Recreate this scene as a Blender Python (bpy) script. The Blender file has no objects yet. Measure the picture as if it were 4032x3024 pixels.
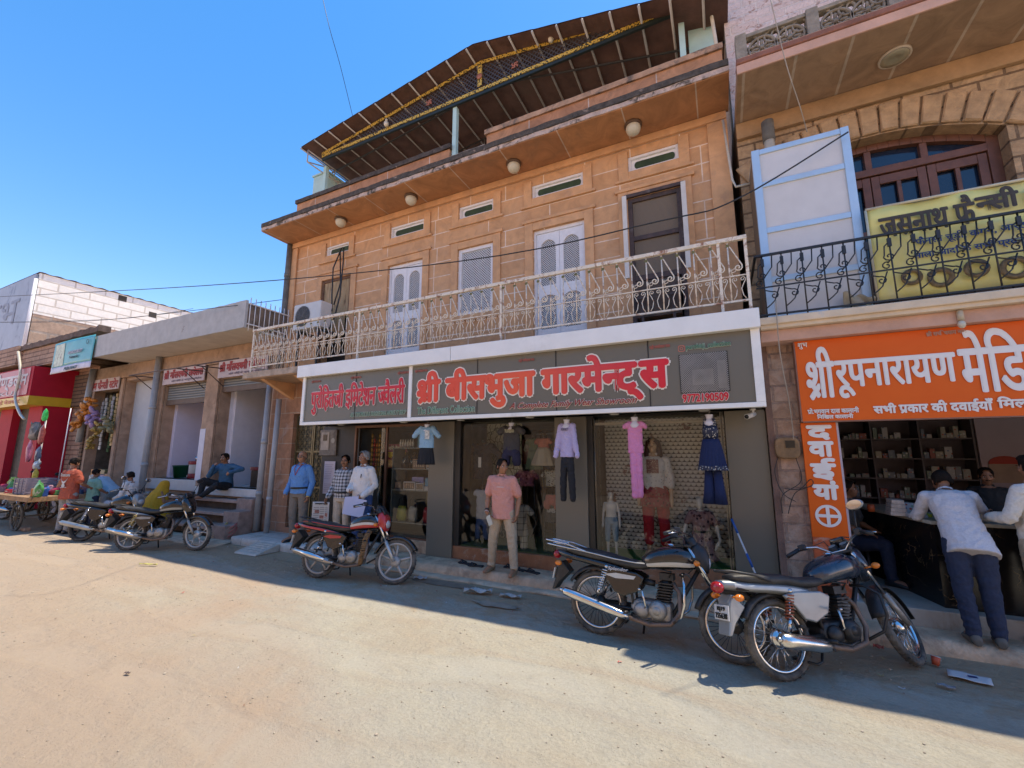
import bpy, bmesh, math, random
from mathutils import Vector, Matrix, noise as mnoise
R = math.radians
PI = math.pi
random.seed(7)
SC = bpy.context.scene
COL = SC.collection
V = Vector

# ------------------------------------------------------------------ camera, sky, sun, exposure
CAM_H = 1.92
_yaw, _pitch, _roll = 0.45323, 0.16147, 0.0013
_cy, _sy = math.cos(_yaw), math.sin(_yaw)
FW = V((-_sy * math.cos(_pitch), _cy * math.cos(_pitch), math.sin(_pitch)))
_r = V((_cy, _sy, 0)); _u = _r.cross(FW)
RT = math.cos(_roll) * _r + math.sin(_roll) * _u
UP = -math.sin(_roll) * _r + math.cos(_roll) * _u
cd = bpy.data.cameras.new('camera')
cam = bpy.data.objects.new('camera', cd); COL.objects.link(cam)
cd.sensor_width = 36; cd.lens = 1691.4 / 4032 * 36; cd.clip_start = 0.05; cd.clip_end = 500
mw = Matrix((RT, UP, -FW)).transposed().to_4x4(); mw.translation = V((0, 0, CAM_H))
cam.matrix_world = mw
SC.camera = cam

SUN = V((0.20, 0.215, 1.0)).normalized()
world = bpy.data.worlds.new('World'); SC.world = world; world.use_nodes = True
_nt = world.node_tree
_sky = _nt.nodes.new('ShaderNodeTexSky'); _sky.sky_type = 'NISHITA'; _sky.sun_disc = False
_sky.sun_elevation = math.asin(SUN.z); _sky.sun_rotation = math.atan2(SUN.x, SUN.y)
_sky.air_density = 1.0; _sky.dust_density = 0.1; _sky.ozone_density = 4.0; _sky.altitude = 200
_hs = _nt.nodes.new('ShaderNodeHueSaturation'); _hs.inputs['Saturation'].default_value = 1.32
_nt.links.new(_sky.outputs[0], _hs.inputs['Color']); _tw = _nt.nodes.new('ShaderNodeMix'); _tw.data_type = 'RGBA'; _tw.blend_type = 'MULTIPLY'; _tw.inputs[0].default_value = 1; _tw.inputs[7].default_value = (1.38, .79, .68, 1)
_nt.links.new(_hs.outputs[0], _tw.inputs[6]); _nt.links.new(_tw.outputs[2], _nt.nodes['Background'].inputs[0])
_nt.nodes['Background'].inputs[1].default_value = 0.143
sl = bpy.data.lights.new('sun', 'SUN'); sl.energy = 2.05; sl.angle = R(0.53); sl.color = (1.0, 0.90, 0.74)
so = bpy.data.objects.new('sun', sl); COL.objects.link(so)
so.rotation_euler = SUN.to_track_quat('Z', 'Y').to_euler(); so.location = (3, 4, 30)
SC.view_settings.view_transform = 'Standard'; SC.view_settings.look = 'None'
SC.view_settings.exposure = 1.6; SC.view_settings.gamma = 1.0
SC.cycles.max_bounces = 8; SC.cycles.diffuse_bounces = 4; SC.cycles.glossy_bounces = 4
SC.cycles.transparent_max_bounces = 12; SC.cycles.caustics_reflective = False; SC.cycles.caustics_refractive = False
SC.cycles.use_denoising = True

def px(x, y, Y):
    """world point seen at photo position (x, y) on the facade plane y = Y"""
    d = (x - 2016) * RT - (y - 1512) * UP + 1691.4 * FW
    t = Y / d.y
    return V((t * d.x, Y, CAM_H + t * d.z))

# ------------------------------------------------------------------ materials
MATS = {}
def _new(name):
    m = bpy.data.materials.new(name); m.use_nodes = True
    nt = m.node_tree; p = nt.nodes['Principled BSDF']
    return m, nt, p
def N(nt, t, **kw):
    n = nt.nodes.new(t)
    for k, v in kw.items(): setattr(n, k, v)
    return n
def L(nt, a, b): nt.links.new(a, b)
def c4(c): return (c[0], c[1], c[2], 1)
def noise(nt, vec, scale, detail=6, rough=.6, dist=0):
    n = N(nt, 'ShaderNodeTexNoise'); n.inputs['Scale'].default_value = scale
    n.inputs['Detail'].default_value = detail; n.inputs['Roughness'].default_value = rough
    n.inputs['Distortion'].default_value = dist
    L(nt, vec, n.inputs['Vector']); return n.outputs['Fac']
def ramp(nt, fac, stops, interp='LINEAR'):
    r = N(nt, 'ShaderNodeValToRGB'); r.color_ramp.interpolation = interp
    while len(r.color_ramp.elements) > len(stops): r.color_ramp.elements.remove(r.color_ramp.elements[-1])
    while len(r.color_ramp.elements) < len(stops): r.color_ramp.elements.new(.5)
    for e, (p, c) in zip(r.color_ramp.elements, stops):
        e.position = p; e.color = c4(c) if not isinstance(c, (int, float)) else (c, c, c, 1)
    L(nt, fac, r.inputs[0]); return r.outputs['Color']
def mix(nt, fac, a, b, mode='MIX'):
    m = N(nt, 'ShaderNodeMix', data_type='RGBA', blend_type=mode)
    for s, v in ((m.inputs[0], fac), (m.inputs[6], a), (m.inputs[7], b)):
        if isinstance(v, (int, float)): s.default_value = v
        elif isinstance(v, (tuple, list)): s.default_value = c4(v)
        else: L(nt, v, s)
    return m.outputs[2]
def bumpn(nt, p, h, strength, dist=.02):
    b = N(nt, 'ShaderNodeBump'); b.inputs['Strength'].default_value = strength; b.inputs['Distance'].default_value = dist
    L(nt, h, b.inputs['Height']); L(nt, b.outputs[0], p.inputs['Normal'])
def coords(nt, plane=None, out='Object'):
    t = N(nt, 'ShaderNodeTexCoord')
    if not plane: return t.outputs[out]
    s = N(nt, 'ShaderNodeSeparateXYZ'); c = N(nt, 'ShaderNodeCombineXYZ'); L(nt, t.outputs[out], s.inputs[0])
    for i, ch in enumerate(plane): L(nt, s.outputs['xyz'.index(ch)], c.inputs[i])
    return c.outputs[0]

def mat(name, col, rough=.6, var=.15, scale=5, bump=0, bscale=60, metal=0, col2=None, spec=.5, stain=None, sscale=2.5, sat=(.55, .7), coat=0, emit=0):
    """plain surface: base colour broken up by noise, optional second colour in patches, fine bump"""
    if name in MATS: return MATS[name]
    m, nt, p = _new(name); v = coords(nt)
    f = noise(nt, v, scale)
    a = tuple(max(0, x * (1 - var)) for x in col); b = tuple(min(1, x * (1 + var)) for x in col)
    c = ramp(nt, f, [(.3, a), (.7, b)])
    if stain:
        f2 = noise(nt, v, sscale, 8, .7, .6)
        c = mix(nt, ramp(nt, f2, [(sat[0], 0.), (sat[1], 1.)]), c, stain)
    L(nt, c, p.inputs['Base Color'])
    p.inputs['Roughness'].default_value = rough; p.inputs['Metallic'].default_value = metal
    p.inputs['Specular IOR Level'].default_value = spec
    if coat: p.inputs['Coat Weight'].default_value = coat; p.inputs['Coat Roughness'].default_value = .08
    if emit: L(nt, c, p.inputs['Emission Color']); p.inputs['Emission Strength'].default_value = emit
    if bump: bumpn(nt, p, noise(nt, v, bscale, 4), bump)
    MATS[name] = m; return m

def brick(name, c1, c2, mortar, bw, rh, ms, plane='xz', rough=.85, bump=.4, var=.3, nscale=4, stain=None, sat=(.58, .72), sscale=1.6, offset=.5, grain=0.3, freq=2, warp=0, squash=1.0):
    if name in MATS: return MATS[name]
    m, nt, p = _new(name); v = coords(nt, plane); v3 = coords(nt)
    if warp:
        nz = N(nt, 'ShaderNodeTexNoise'); nz.inputs['Scale'].default_value = 3; L(nt, v3, nz.inputs['Vector'])
        va = N(nt, 'ShaderNodeVectorMath', operation='MULTIPLY_ADD'); L(nt, nz.outputs['Color'], va.inputs[0])
        va.inputs[1].default_value = (warp, warp, 0); L(nt, v, va.inputs[2]); v = va.outputs[0]
    bt = N(nt, 'ShaderNodeTexBrick'); L(nt, v, bt.inputs['Vector'])
    bt.offset = offset; bt.offset_frequency = freq; bt.squash = squash; bt.squash_frequency = 3
    bt.inputs['Scale'].default_value = 1; bt.inputs['Brick Width'].default_value = bw; bt.inputs['Row Height'].default_value = rh
    bt.inputs['Mortar Size'].default_value = ms; bt.inputs['Mortar Smooth'].default_value = .25; bt.inputs['Bias'].default_value = 0
    bt.inputs['Color1'].default_value = c4(c1); bt.inputs['Color2'].default_value = c4(c2); bt.inputs['Mortar'].default_value = c4(mortar)
    f = noise(nt, v3, nscale, 8, .65, 1.2)
    sh = ramp(nt, f, [(.3, (1 - var,) * 3), (.7, (1 + var * .6,) * 3)])
    c = mix(nt, 1.0, bt.outputs['Color'], sh, 'MULTIPLY')
    if stain: c = mix(nt, ramp(nt, noise(nt, v3, sscale, 8, .7, .8), [(sat[0], 0.), (sat[1], 1.)]), c, stain)
    L(nt, c, p.inputs['Base Color']); p.inputs['Roughness'].default_value = rough
    h = N(nt, 'ShaderNodeMath', operation='MULTIPLY_ADD'); L(nt, noise(nt, v3, 28, 6), h.inputs[0]); h.inputs[1].default_value = grain
    inv = N(nt, 'ShaderNodeMath', operation='SUBTRACT'); inv.inputs[0].default_value = 1; L(nt, bt.outputs['Fac'], inv.inputs[1])
    L(nt, inv.outputs[0], h.inputs[2]); bumpn(nt, p, h.outputs[0], bump, .015)
    MATS[name] = m; return m

def glassmat(name, tint=(.8, .9, .85), alpha=.25, rough=.02):
    """thin pane: clear with Fresnel reflection"""
    if name in MATS: return MATS[name]
    m = bpy.data.materials.new(name); m.use_nodes = True; nt = m.node_tree; nt.nodes.clear()
    o = N(nt, 'ShaderNodeOutputMaterial'); mx = N(nt, 'ShaderNodeMixShader'); t = N(nt, 'ShaderNodeBsdfTransparent')
    g = N(nt, 'ShaderNodeBsdfGlossy'); g.inputs['Roughness'].default_value = rough
    fr = N(nt, 'ShaderNodeFresnel'); fr.inputs['IOR'].default_value = 1.5
    ma = N(nt, 'ShaderNodeMath', operation='MULTIPLY_ADD'); L(nt, fr.outputs[0], ma.inputs[0]); ma.inputs[1].default_value = .8; ma.inputs[2].default_value = alpha
    t.inputs[0].default_value = c4(tint); L(nt, ma.outputs[0], mx.inputs[0]); L(nt, t.outputs[0], mx.inputs[1]); L(nt, g.outputs[0], mx.inputs[2])
    L(nt, mx.outputs[0], o.inputs[0]); MATS[name] = m; return m

def plaid(name, base, line, cell=.07, w=.28, line2=None):
    if name in MATS: return MATS[name]
    m, nt, p = _new(name); v = coords(nt); s = N(nt, 'ShaderNodeSeparateXYZ'); L(nt, v, s.inputs[0])
    fs = []
    for ch in (0, 2):
        a = N(nt, 'ShaderNodeMath', operation='PINGPONG'); L(nt, s.outputs[ch], a.inputs[0]); a.inputs[1].default_value = cell / 2
        b = N(nt, 'ShaderNodeMath', operation='LESS_THAN'); L(nt, a.outputs[0], b.inputs[0]); b.inputs[1].default_value = cell / 2 * w
        fs.append(b.outputs[0])
    h = N(nt, 'ShaderNodeMath', operation='ADD'); L(nt, fs[0], h.inputs[0]); L(nt, fs[1], h.inputs[1])
    c = ramp(nt, h.outputs[0], [(0, base), (.25, tuple((a * .45 + b * .55) for a, b in zip(base, line))), (.75, line)], 'CONSTANT')
    hh = N(nt, 'ShaderNodeMath', operation='MULTIPLY'); L(nt, h.outputs[0], hh.inputs[0]); hh.inputs[1].default_value = .5
    nt.links.remove(c.node.inputs[0].links[0]); L(nt, hh.outputs[0], c.node.inputs[0])
    L(nt, c, p.inputs['Base Color']); p.inputs['Roughness'].default_value = .85
    bumpn(nt, p, noise(nt, v, 14, 4), .5, .02); MATS[name] = m; return m

def spots(name, base, cols, scale=14, th=.32, rough=.85):
    if name in MATS: return MATS[name]
    m, nt, p = _new(name); v = coords(nt)
    vo = N(nt, 'ShaderNodeTexVoronoi'); vo.inputs['Scale'].default_value = scale; L(nt, v, vo.inputs['Vector'])
    lt = N(nt, 'ShaderNodeMath', operation='LESS_THAN'); L(nt, vo.outputs['Distance'], lt.inputs[0]); lt.inputs[1].default_value = th
    sp = N(nt, 'ShaderNodeSeparateColor'); L(nt, vo.outputs['Color'], sp.inputs[0])
    cc = ramp(nt, sp.outputs[0], [(i / len(cols), c) for i, c in enumerate(cols)], 'CONSTANT')
    L(nt, mix(nt, lt.outputs[0], base, cc), p.inputs['Base Color']); p.inputs['Roughness'].default_value = rough
    bumpn(nt, p, noise(nt, v, 14, 4), .4, .02); MATS[name] = m; return m

def cloth(name, col, var=.1, bump=.5, bscale=9, rough=.85, pleat=0):
    if name in MATS: return MATS[name]
    m, nt, p = _new(name); v = coords(nt)
    f = noise(nt, v, 60, 3)
    L(nt, ramp(nt, f, [(.3, tuple(x * (1 - var) for x in col)), (.7, tuple(min(1, x * (1 + var)) for x in col))]), p.inputs['Base Color'])
    p.inputs['Roughness'].default_value = rough
    h = noise(nt, v, bscale, 5, .55, 1.5)
    bumpn(nt, p, h, bump, .03); MATS[name] = m; return m

# ------------------------------------------------------------------ mesh builder
class B:
    def __init__(s): s.bm = bmesh.new(); s.mi = 0; s.sm = False
    def face(s, vs):
        try:
            f = s.bm.faces.new(vs); f.material_index = s.mi; f.smooth = s.sm; return f
        except ValueError: return None
    def vs(s, pts): return [s.bm.verts.new(p) for p in pts]
    def box(s, x0, x1, y0, y1, z0, z1, M=None):
        p = [V((x, y, z)) for z in (z0, z1) for y in (y0, y1) for x in (x0, x1)]
        if M: p = [M @ q for q in p]
        v = s.vs(p)
        for f in ((0, 2, 3, 1), (4, 5, 7, 6), (0, 1, 5, 4), (2, 6, 7, 3), (0, 4, 6, 2), (1, 3, 7, 5)): s.face([v[i] for i in f])
        return s
    def quad(s, a, b, c, d): s.face(s.vs((a, b, c, d))); return s
    def ring(s, c, u, w, ru, rw, n, ph=0):
        return s.vs([c + u * (ru * math.cos(2 * PI * i / n + ph)) + w * (rw * math.sin(2 * PI * i / n + ph)) for i in range(n)])
    def skin(s, rings, closed_loop=False, caps=True):
        n = len(rings[0]); m = len(rings)
        for k in range(m if closed_loop else m - 1):
            a, b = rings[k], rings[(k + 1) % m]
            for i in range(n): s.face([a[i], a[(i + 1) % n], b[(i + 1) % n], b[i]])
        if caps and not closed_loop:
            s.face(list(reversed(rings[0]))); s.face(rings[-1])
        return s
    def tube(s, pts, r, n=8, closed=False, caps=True, flat=1.0, up=None):
        pts = [V(p) for p in pts]; rr = r if isinstance(r, (list, tuple)) else [r] * len(pts)
        rings = []; ref = up
        m = len(pts)
        for i, p in enumerate(pts):
            a = pts[(i - 1) % m] if (closed or i > 0) else p; b = pts[(i + 1) % m] if (closed or i < m - 1) else p
            t = (b - a).normalized() if (b - a).length > 1e-9 else V((0, 0, 1))
            if ref is None: ref = V((0, 0, 1)) if abs(t.z) < .9 else V((1, 0, 0))
            u = (ref - t * ref.dot(t))
            if u.length < 1e-5: u = V((1, 0, 0)) - t * t.x
            if u.length < 1e-5: u = V((0, 1, 0)) - t * t.y
            u.normalize(); w = t.cross(u); ref = u
            rings.append(s.ring(p, u, w, rr[i], rr[i] * flat, n))
        o = s.sm; s.sm = True; s.skin(rings, closed, caps); s.sm = o
        return s
    def cyl(s, p, q, r0, r1=None, n=16):
        return s.tube([p, q], [r0, r0 if r1 is None else r1], n)
    def lathe(s, prof, o, ax=(0, 0, 1), n=24, caps=False, smooth=True):
        o = V(o); ax = V(ax).normalized(); u = ax.orthogonal().normalized(); w = ax.cross(u)
        rings = [s.ring(o + ax * h, u, w, max(r, 1e-5), max(r, 1e-5), n) for r, h in prof]
        k = s.sm; s.sm = smooth; s.skin(rings, False, caps); s.sm = k; return s
    def torus(s, o, ax, prof, n=40):
        """closed profile (r, h) revolved about ax through o"""
        o = V(o); ax = V(ax).normalized(); u = ax.orthogonal().normalized(); w = ax.cross(u)
        k = s.sm; s.sm = True
        rings = []
        for i in range(n):
            d = u * math.cos(2 * PI * i / n) + w * math.sin(2 * PI * i / n)
            rings.append(s.vs([o + d * r + ax * h for r, h in prof]))
        s.skin(rings, True); s.sm = k; return s
    def ell(s, c, r, n=16, m=10, M=None):
        c = V(c); k = s.sm; s.sm = True; rings = []
        for j in range(1, m):
            t = PI * j / m
            rings.append([V((r[0] * math.sin(t) * math.cos(2 * PI * i / n), r[1] * math.sin(t) * math.sin(2 * PI * i / n), -r[2] * math.cos(t))) for i in range(n)])
        f = (lambda p: c + (M @ p)) if M else (lambda p: c + p)
        rr = [s.vs([f(p) for p in ring]) for ring in rings]
        a = s.bm.verts.new(f(V((0, 0, -r[2])))); b = s.bm.verts.new(f(V((0, 0, r[2]))))
        s.skin(rr, False, False)
        for i in range(n):
            s.face([a, rr[0][(i + 1) % n], rr[0][i]]); s.face([b, rr[-1][i], rr[-1][(i + 1) % n]])
        s.sm = k; return s
    def prism(s, pts, fn, d0, d1):
        """outline pts (a, b) extruded between depths; fn(a, b, d) -> point"""
        A = s.vs([fn(a, b, d0) for a, b in pts]); Z = s.vs([fn(a, b, d1) for a, b in pts])
        n = len(pts); s.face(list(reversed(A))); s.face(Z)
        for i in range(n): s.face([A[i], A[(i + 1) % n], Z[(i + 1) % n], Z[i]])
        return s
    def loft(s, secs, caps=True):
        k = s.sm; s.sm = True; s.skin([s.vs(q) for q in secs], False, caps); s.sm = k; return s
    def grid(s, fn, nu, nv):
        k = s.sm; s.sm = True
        v = [[s.bm.verts.new(fn(i / nu, j / nv)) for j in range(nv + 1)] for i in range(nu + 1)]
        for i in range(nu):
            for j in range(nv): s.face([v[i][j], v[i + 1][j], v[i + 1][j + 1], v[i][j + 1]])
        s.sm = k; return s
    def obj(s, name, mats, parent=None, bevel=0, smooth=None, solid=0, fix=True):
        if fix: bmesh.ops.recalc_face_normals(s.bm, faces=s.bm.faces[:])
        me = bpy.data.meshes.new(name); s.bm.to_mesh(me); s.bm.free()
        if smooth is not None: me.polygons.foreach_set('use_smooth', [smooth] * len(me.polygons))
        for m in (mats if isinstance(mats, (list, tuple)) else [mats]): me.materials.append(m)
        o = bpy.data.objects.new(name, me); COL.objects.link(o)
        if parent: put(o, parent)
        if solid:
            md = o.modifiers.new('solid', 'SOLIDIFY'); md.thickness = solid; md.offset = 0
        if bevel:
            md = o.modifiers.new('bevel', 'BEVEL'); md.width = bevel; md.segments = 2; md.limit_method = 'ANGLE'; md.angle_limit = R(40)
        return o

WORLDROOT = set()
def put(o, parent):
    o.parent = parent
    if parent.name in WORLDROOT: o.location = -parent.location
def tag(o, label=None, cat=None, group=None, kind=None):
    for k, v in (('label', label), ('category', cat), ('group', group), ('kind', kind)):
        if v: o[k] = v
    return o
def thing(name, label, cat, loc=(0, 0, 0), rot=(0, 0, 0), group=None, world=True, scale=1):
    """an Empty at the base of a thing; children of a 'world' thing are written in world coordinates"""
    o = bpy.data.objects.new(name, None); o.empty_display_size = .1; COL.objects.link(o)
    o.location = loc; o.rotation_euler = rot; o.scale = (scale,) * 3
    if world: WORLDROOT.add(o.name)
    return tag(o, label, cat, group)
def copy_tree(o, parent=None):
    c = o.copy(); COL.objects.link(c)
    if parent: c.parent = parent
    for ch in [q for q in o.children]: copy_tree(ch, c)
    return c

def holed_wall(b, x0, x1, z0, z1, y, depth, holes, fn=None):
    """front face in the plane y with rectangular holes and their reveals; fn maps (a, y, z) to a point"""
    P = fn or (lambda a, yy, z: V((a, yy, z)))
    xs = sorted(set([x0, x1] + [min(max(h[i], x0), x1) for h in holes for i in (0, 1)])); zs = sorted(set([z0, z1] + [min(max(h[i], z0), z1) for h in holes for i in (2, 3)]))
    for i in range(len(xs) - 1):
        for j in range(len(zs) - 1):
            cx, cz = (xs[i] + xs[i + 1]) / 2, (zs[j] + zs[j + 1]) / 2
            if any(h[0] < cx < h[1] and h[2] < cz < h[3] for h in holes): continue
            b.quad(P(xs[i], y, zs[j]), P(xs[i + 1], y, zs[j]), P(xs[i + 1], y, zs[j + 1]), P(xs[i], y, zs[j + 1]))
    for a0, a1, h0, h1 in [h[:4] for h in holes]:
        b.quad(P(a0, y, h0), P(a0, y, h1), P(a0, y + depth, h1), P(a0, y + depth, h0))
        b.quad(P(a1, y, h0), P(a1, y + depth, h0), P(a1, y + depth, h1), P(a1, y, h1))
        b.quad(P(a0, y, h1), P(a1, y, h1), P(a1, y + depth, h1), P(a0, y + depth, h1))
        b.quad(P(a0, y, h0), P(a0, y + depth, h0), P(a1, y + depth, h0), P(a1, y, h0))

# ------------------------------------------------------------------ lettering
def glyphs(s, half=False, stroke=False):
    """flat lettering as a bmesh in the xy plane, from Blender's own font"""
    c = bpy.data.curves.new('t', 'FONT'); c.body = s; c.size = 1; c.resolution_u = 3
    o = bpy.data.objects.new('t', c); COL.objects.link(o)
    bpy.context.view_layer.update()
    me = bpy.data.meshes.new_from_object(o.evaluated_get(bpy.context.evaluated_depsgraph_get()))
    bm = bmesh.new(); bm.from_mesh(me)
    bpy.data.objects.remove(o); bpy.data.curves.remove(c); bpy.data.meshes.remove(me)
    if not bm.verts: return bm
    bmesh.ops.remove_doubles(bm, verts=bm.verts[:], dist=1e-4)
    x1 = max(v.co.x for v in bm.verts)
    if half:
        bmesh.ops.bisect_plane(bm, geom=bm.verts[:] + bm.edges[:] + bm.faces[:], plane_co=(x1 - .17, 0, 0), plane_no=(1, 0, 0), clear_outer=True)
    if stroke:
        q = [bm.verts.new((x1 - .62 * 1 + a, b, 0)) for a, b in ((.02, .0), (.08, -.05), (.52, .2), (.52, .27))] if stroke == 1 else \
            [bm.verts.new((a, b, 0)) for a, b in ((.1, .02), (.16, -.04), (stroke, .16), (stroke, .24))]
        bm.faces.new(q)
    return bm
def lettering(text, x0, x1, z0, z1, y, bold=0, slant=0, fn=None):
    """tokens split by '|': '~' half form (right stem cut away), '^' adds the stroke of a joined ra.
    returns a B whose letters fill the box x0..x1, z0..z1 just in front of plane y"""
    parts = []; cx = 0
    for tok in text.split('|'):
        if tok == ' ': cx += .28; continue
        half = tok.startswith('~'); st = tok.startswith('^'); t = tok.lstrip('~^')
        bm = glyphs(t, half, .42 if st else False)
        if not bm.verts: continue
        a = min(v.co.x for v in bm.verts); b = max(v.co.x for v in bm.verts)
        if not t.startswith('ि'): pass
        for v in bm.verts: v.co.x += cx - a
        cx += (b - a) - .012
        parts.append(bm)
    A = [v.co for bm in parts for v in bm.verts]
    if not A: return B()
    ax, bx = min(v.x for v in A), max(v.x for v in A); az, bz = min(v.y for v in A), max(v.y for v in A)
    sx, sz = (x1 - x0) / (bx - ax), (z1 - z0) / (bz - az)
    out = B(); step = 0.00016
    offs = [(0, 0)] if not bold else [(math.cos(2 * PI * k / 8) * bold, math.sin(2 * PI * k / 8) * bold) for k in range(8)] + [(0, 0)]
    isl = 0
    for bm in parts:
        seen = set(); comp = []
        for f in bm.faces:
            if f in seen: continue
            st = [f]; seen.add(f); cur = []
            while st:
                g = st.pop(); cur.append(g)
                for ed in g.edges:
                    for h in ed.link_faces:
                        if h not in seen: seen.add(h); st.append(h)
            comp.append(cur)
        for cur in comp:
            isl += 1
            for k, (ox, oz) in enumerate(offs):
                dy = -(k * 5 + isl % 5) * step - .002; mp = {}
                for g in cur:
                    for v in g.verts:
                        if v not in mp:
                            X = x0 + (v.co.x - ax) * sx + ox; Z = z0 + (v.co.y - az) * sz + oz
                            X += slant * (Z - z0)
                            mp[v] = out.bm.verts.new(fn(X, y + dy, Z) if fn else (X, y + dy, Z))
                    out.face([mp[v] for v in g.verts])
        bm.free()
    return out
def write(name, text, box, y, m, parent, bold=0, outline=None, ow=.012, slant=0, fn=None):
    o = None
    if outline:
        lettering(text, *box, y, bold + ow, slant, fn).obj(name + '_outline', outline, parent, fix=False); y -= .0095
    return lettering(text, *box, y, bold, slant, fn).obj(name, m, parent, fix=False)
# ------------------------------------------------------------------ ground
def ground_mat():
    m, nt, p = _new('dusty_road'); v = coords(nt)
    big = noise(nt, v, .35, 6, .6, .4); mid = noise(nt, v, 1.7, 8, .7, .8); fine = noise(nt, v, 38, 6, .75); grit = noise(nt, v, 140, 3, .8)
    c = ramp(nt, big, [(.36, (.53, .45, .335)), (.47, (.56, .505, .395)), (.56, (.52, .485, .40)), (.68, (.53, .43, .325))])
    c = mix(nt, ramp(nt, mid, [(.48, 0.), (.66, .7)]), c, (.49, .43, .33))
    tm = N(nt, 'ShaderNodeMapping'); tm.inputs['Scale'].default_value = (.12, 1.6, 1); tm.inputs['Rotation'].default_value = (0, 0, .06); L(nt, v, tm.inputs['Vector'])
    tr = noise(nt, tm.outputs[0], 1.2, 5, .6, .3)
    c = mix(nt, ramp(nt, tr, [(.50, 0.), (.64, .6)]), c, (.53, .49, .405)); c = mix(nt, ramp(nt, tr, [(.30, .6), (.42, 0.)]), c, (.50, .40, .295))
    c = mix(nt, ramp(nt, fine, [(.35, (.72,) * 3), (.7, (1.12,) * 3)]), c, c, 'MULTIPLY') if False else mix(nt, 1.0, c, ramp(nt, fine, [(.32, (.84,) * 3), (.68, (1.08,) * 3)]), 'MULTIPLY')
    c = mix(nt, ramp(nt, grit, [(.64, 0.), (.74, .35)]), c, (.27, .21, .15))
    vo = N(nt, 'ShaderNodeTexVoronoi', feature='DISTANCE_TO_EDGE'); vo.inputs['Scale'].default_value = .55
    nz = N(nt, 'ShaderNodeTexNoise'); nz.inputs['Scale'].default_value = 2.2; nz.inputs['Detail'].default_value = 6; L(nt, v, nz.inputs['Vector'])
    va = N(nt, 'ShaderNodeVectorMath', operation='MULTIPLY_ADD'); L(nt, nz.outputs['Color'], va.inputs[0]); va.inputs[1].default_value = (.9, .9, 0); L(nt, v, va.inputs[2]); L(nt, va.outputs[0], vo.inputs['Vector'])
    sp = N(nt, 'ShaderNodeSeparateXYZ'); L(nt, v, sp.inputs[0]); wob = N(nt, 'ShaderNodeMapping'); wob.inputs['Scale'].default_value = (.14, .1, 1); L(nt, v, wob.inputs['Vector']); wn = noise(nt, wob.outputs[0], 1, 3)
    def mm(op, a_, b_, c_=None):
        q = N(nt, 'ShaderNodeMath', operation=op)
        for i, z in enumerate((a_, b_, c_)):
            if z is None: continue
            if isinstance(z, (int, float)): q.inputs[i].default_value = z
            else: L(nt, z, q.inputs[i])
        return q.outputs[0]
    yy = mm('MULTIPLY_ADD', wn, 3.0, mm('MULTIPLY_ADD', sp.outputs[0], .035, sp.outputs[1]))
    tk = mm('PINGPONG', yy, .62); tk = ramp(nt, tk, [(.0, 1.), (.16, .85), (.24, 0.)]); tk = mm('MULTIPLY', tk, ramp(nt, noise(nt, v, .9, 4, .6), [(.42, 0.), (.56, 1.)]))
    c = mix(nt, mm('MULTIPLY', tk, .3), c, (.58, .54, .45))
    rid = mm('PINGPONG', yy, .62); rid = ramp(nt, rid, [(.22, 0.), (.28, .16), (.40, 0.)]); c = mix(nt, rid, c, (.47, .35, .245))
    pk = mm('ADD', big, mm('ADD', mm('MULTIPLY_ADD', sp.outputs[0], -.055, -.13), mm('MULTIPLY_ADD', sp.outputs[1], -.085, .21))); c = mix(nt, ramp(nt, pk, [(.46, 0.), (.70, .7)]), c, (.53, .385, .27))
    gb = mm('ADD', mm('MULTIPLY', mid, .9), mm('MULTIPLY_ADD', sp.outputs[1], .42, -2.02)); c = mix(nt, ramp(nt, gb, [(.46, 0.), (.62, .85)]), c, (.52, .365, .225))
    c = mix(nt, 1.0, c, (.83, .835, .825), 'MULTIPLY')
    crk = ramp(nt, vo.outputs['Distance'], [(.0, 1.), (.006, 0.)])
    cm = mix(nt, ramp(nt, noise(nt, v, .8, 3), [(.62, 0.), (.68, 1.)]), (0, 0, 0), crk)
    c = mix(nt, mix(nt, 1., cm, (.6,) * 3, 'MULTIPLY'), c, (.13, .1, .08))
    L(nt, c, p.inputs['Base Color']); p.inputs['Roughness'].default_value = .95; p.inputs['Specular IOR Level'].default_value = .2
    a = N(nt, 'ShaderNodeMath', operation='MULTIPLY_ADD'); L(nt, fine, a.inputs[0]); a.inputs[1].default_value = .7; L(nt, mid, a.inputs[2])
    lump = mm('MULTIPLY', noise(nt, v, 6, 6, .62), mm('SUBTRACT', 2.6, mm('MULTIPLY', tk, 2.2)))
    a3 = N(nt, 'ShaderNodeMath', operation='MULTIPLY_ADD'); L(nt, lump, a3.inputs[0]); a3.inputs[1].default_value = 1.1; L(nt, a.outputs[0], a3.inputs[2]); a = a3
    a2 = N(nt, 'ShaderNodeMath', operation='MULTIPLY_ADD'); L(nt, grit, a2.inputs[0]); a2.inputs[1].default_value = .35; L(nt, a.outputs[0], a2.inputs[2])
    bumpn(nt, p, a2.outputs[0], .9, .03)
    return m
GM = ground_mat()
b = B()
def _gz(x, y):
    f = 1.0 if y < 5.8 else max(0, (6.3 - y) / .5)
    return f * (.012 * mnoise.noise(V((x * .6, y * .6, 3))) + .007 * mnoise.noise(V((x * 2.3, y * 2.3, 1)))) - (.0 if y < 6.2 else .03)
def _gp(u, w):
    x = -30 + 40 * u; y = -3 + 10 * w
    return V((x, y, _gz(x, y)))
b.grid(_gp, 330, 110)
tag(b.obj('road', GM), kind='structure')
b = B()
for x0, x1, y0, y1 in ((-200, -30, -60, 100), (10, 150, -60, 100), (-30, 10, -60, -3), (-30, 10, 7, 100)): b.quad((x0, y0, -.02), (x1, y0, -.02), (x1, y1, -.02), (x0, y1, -.02))
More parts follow.
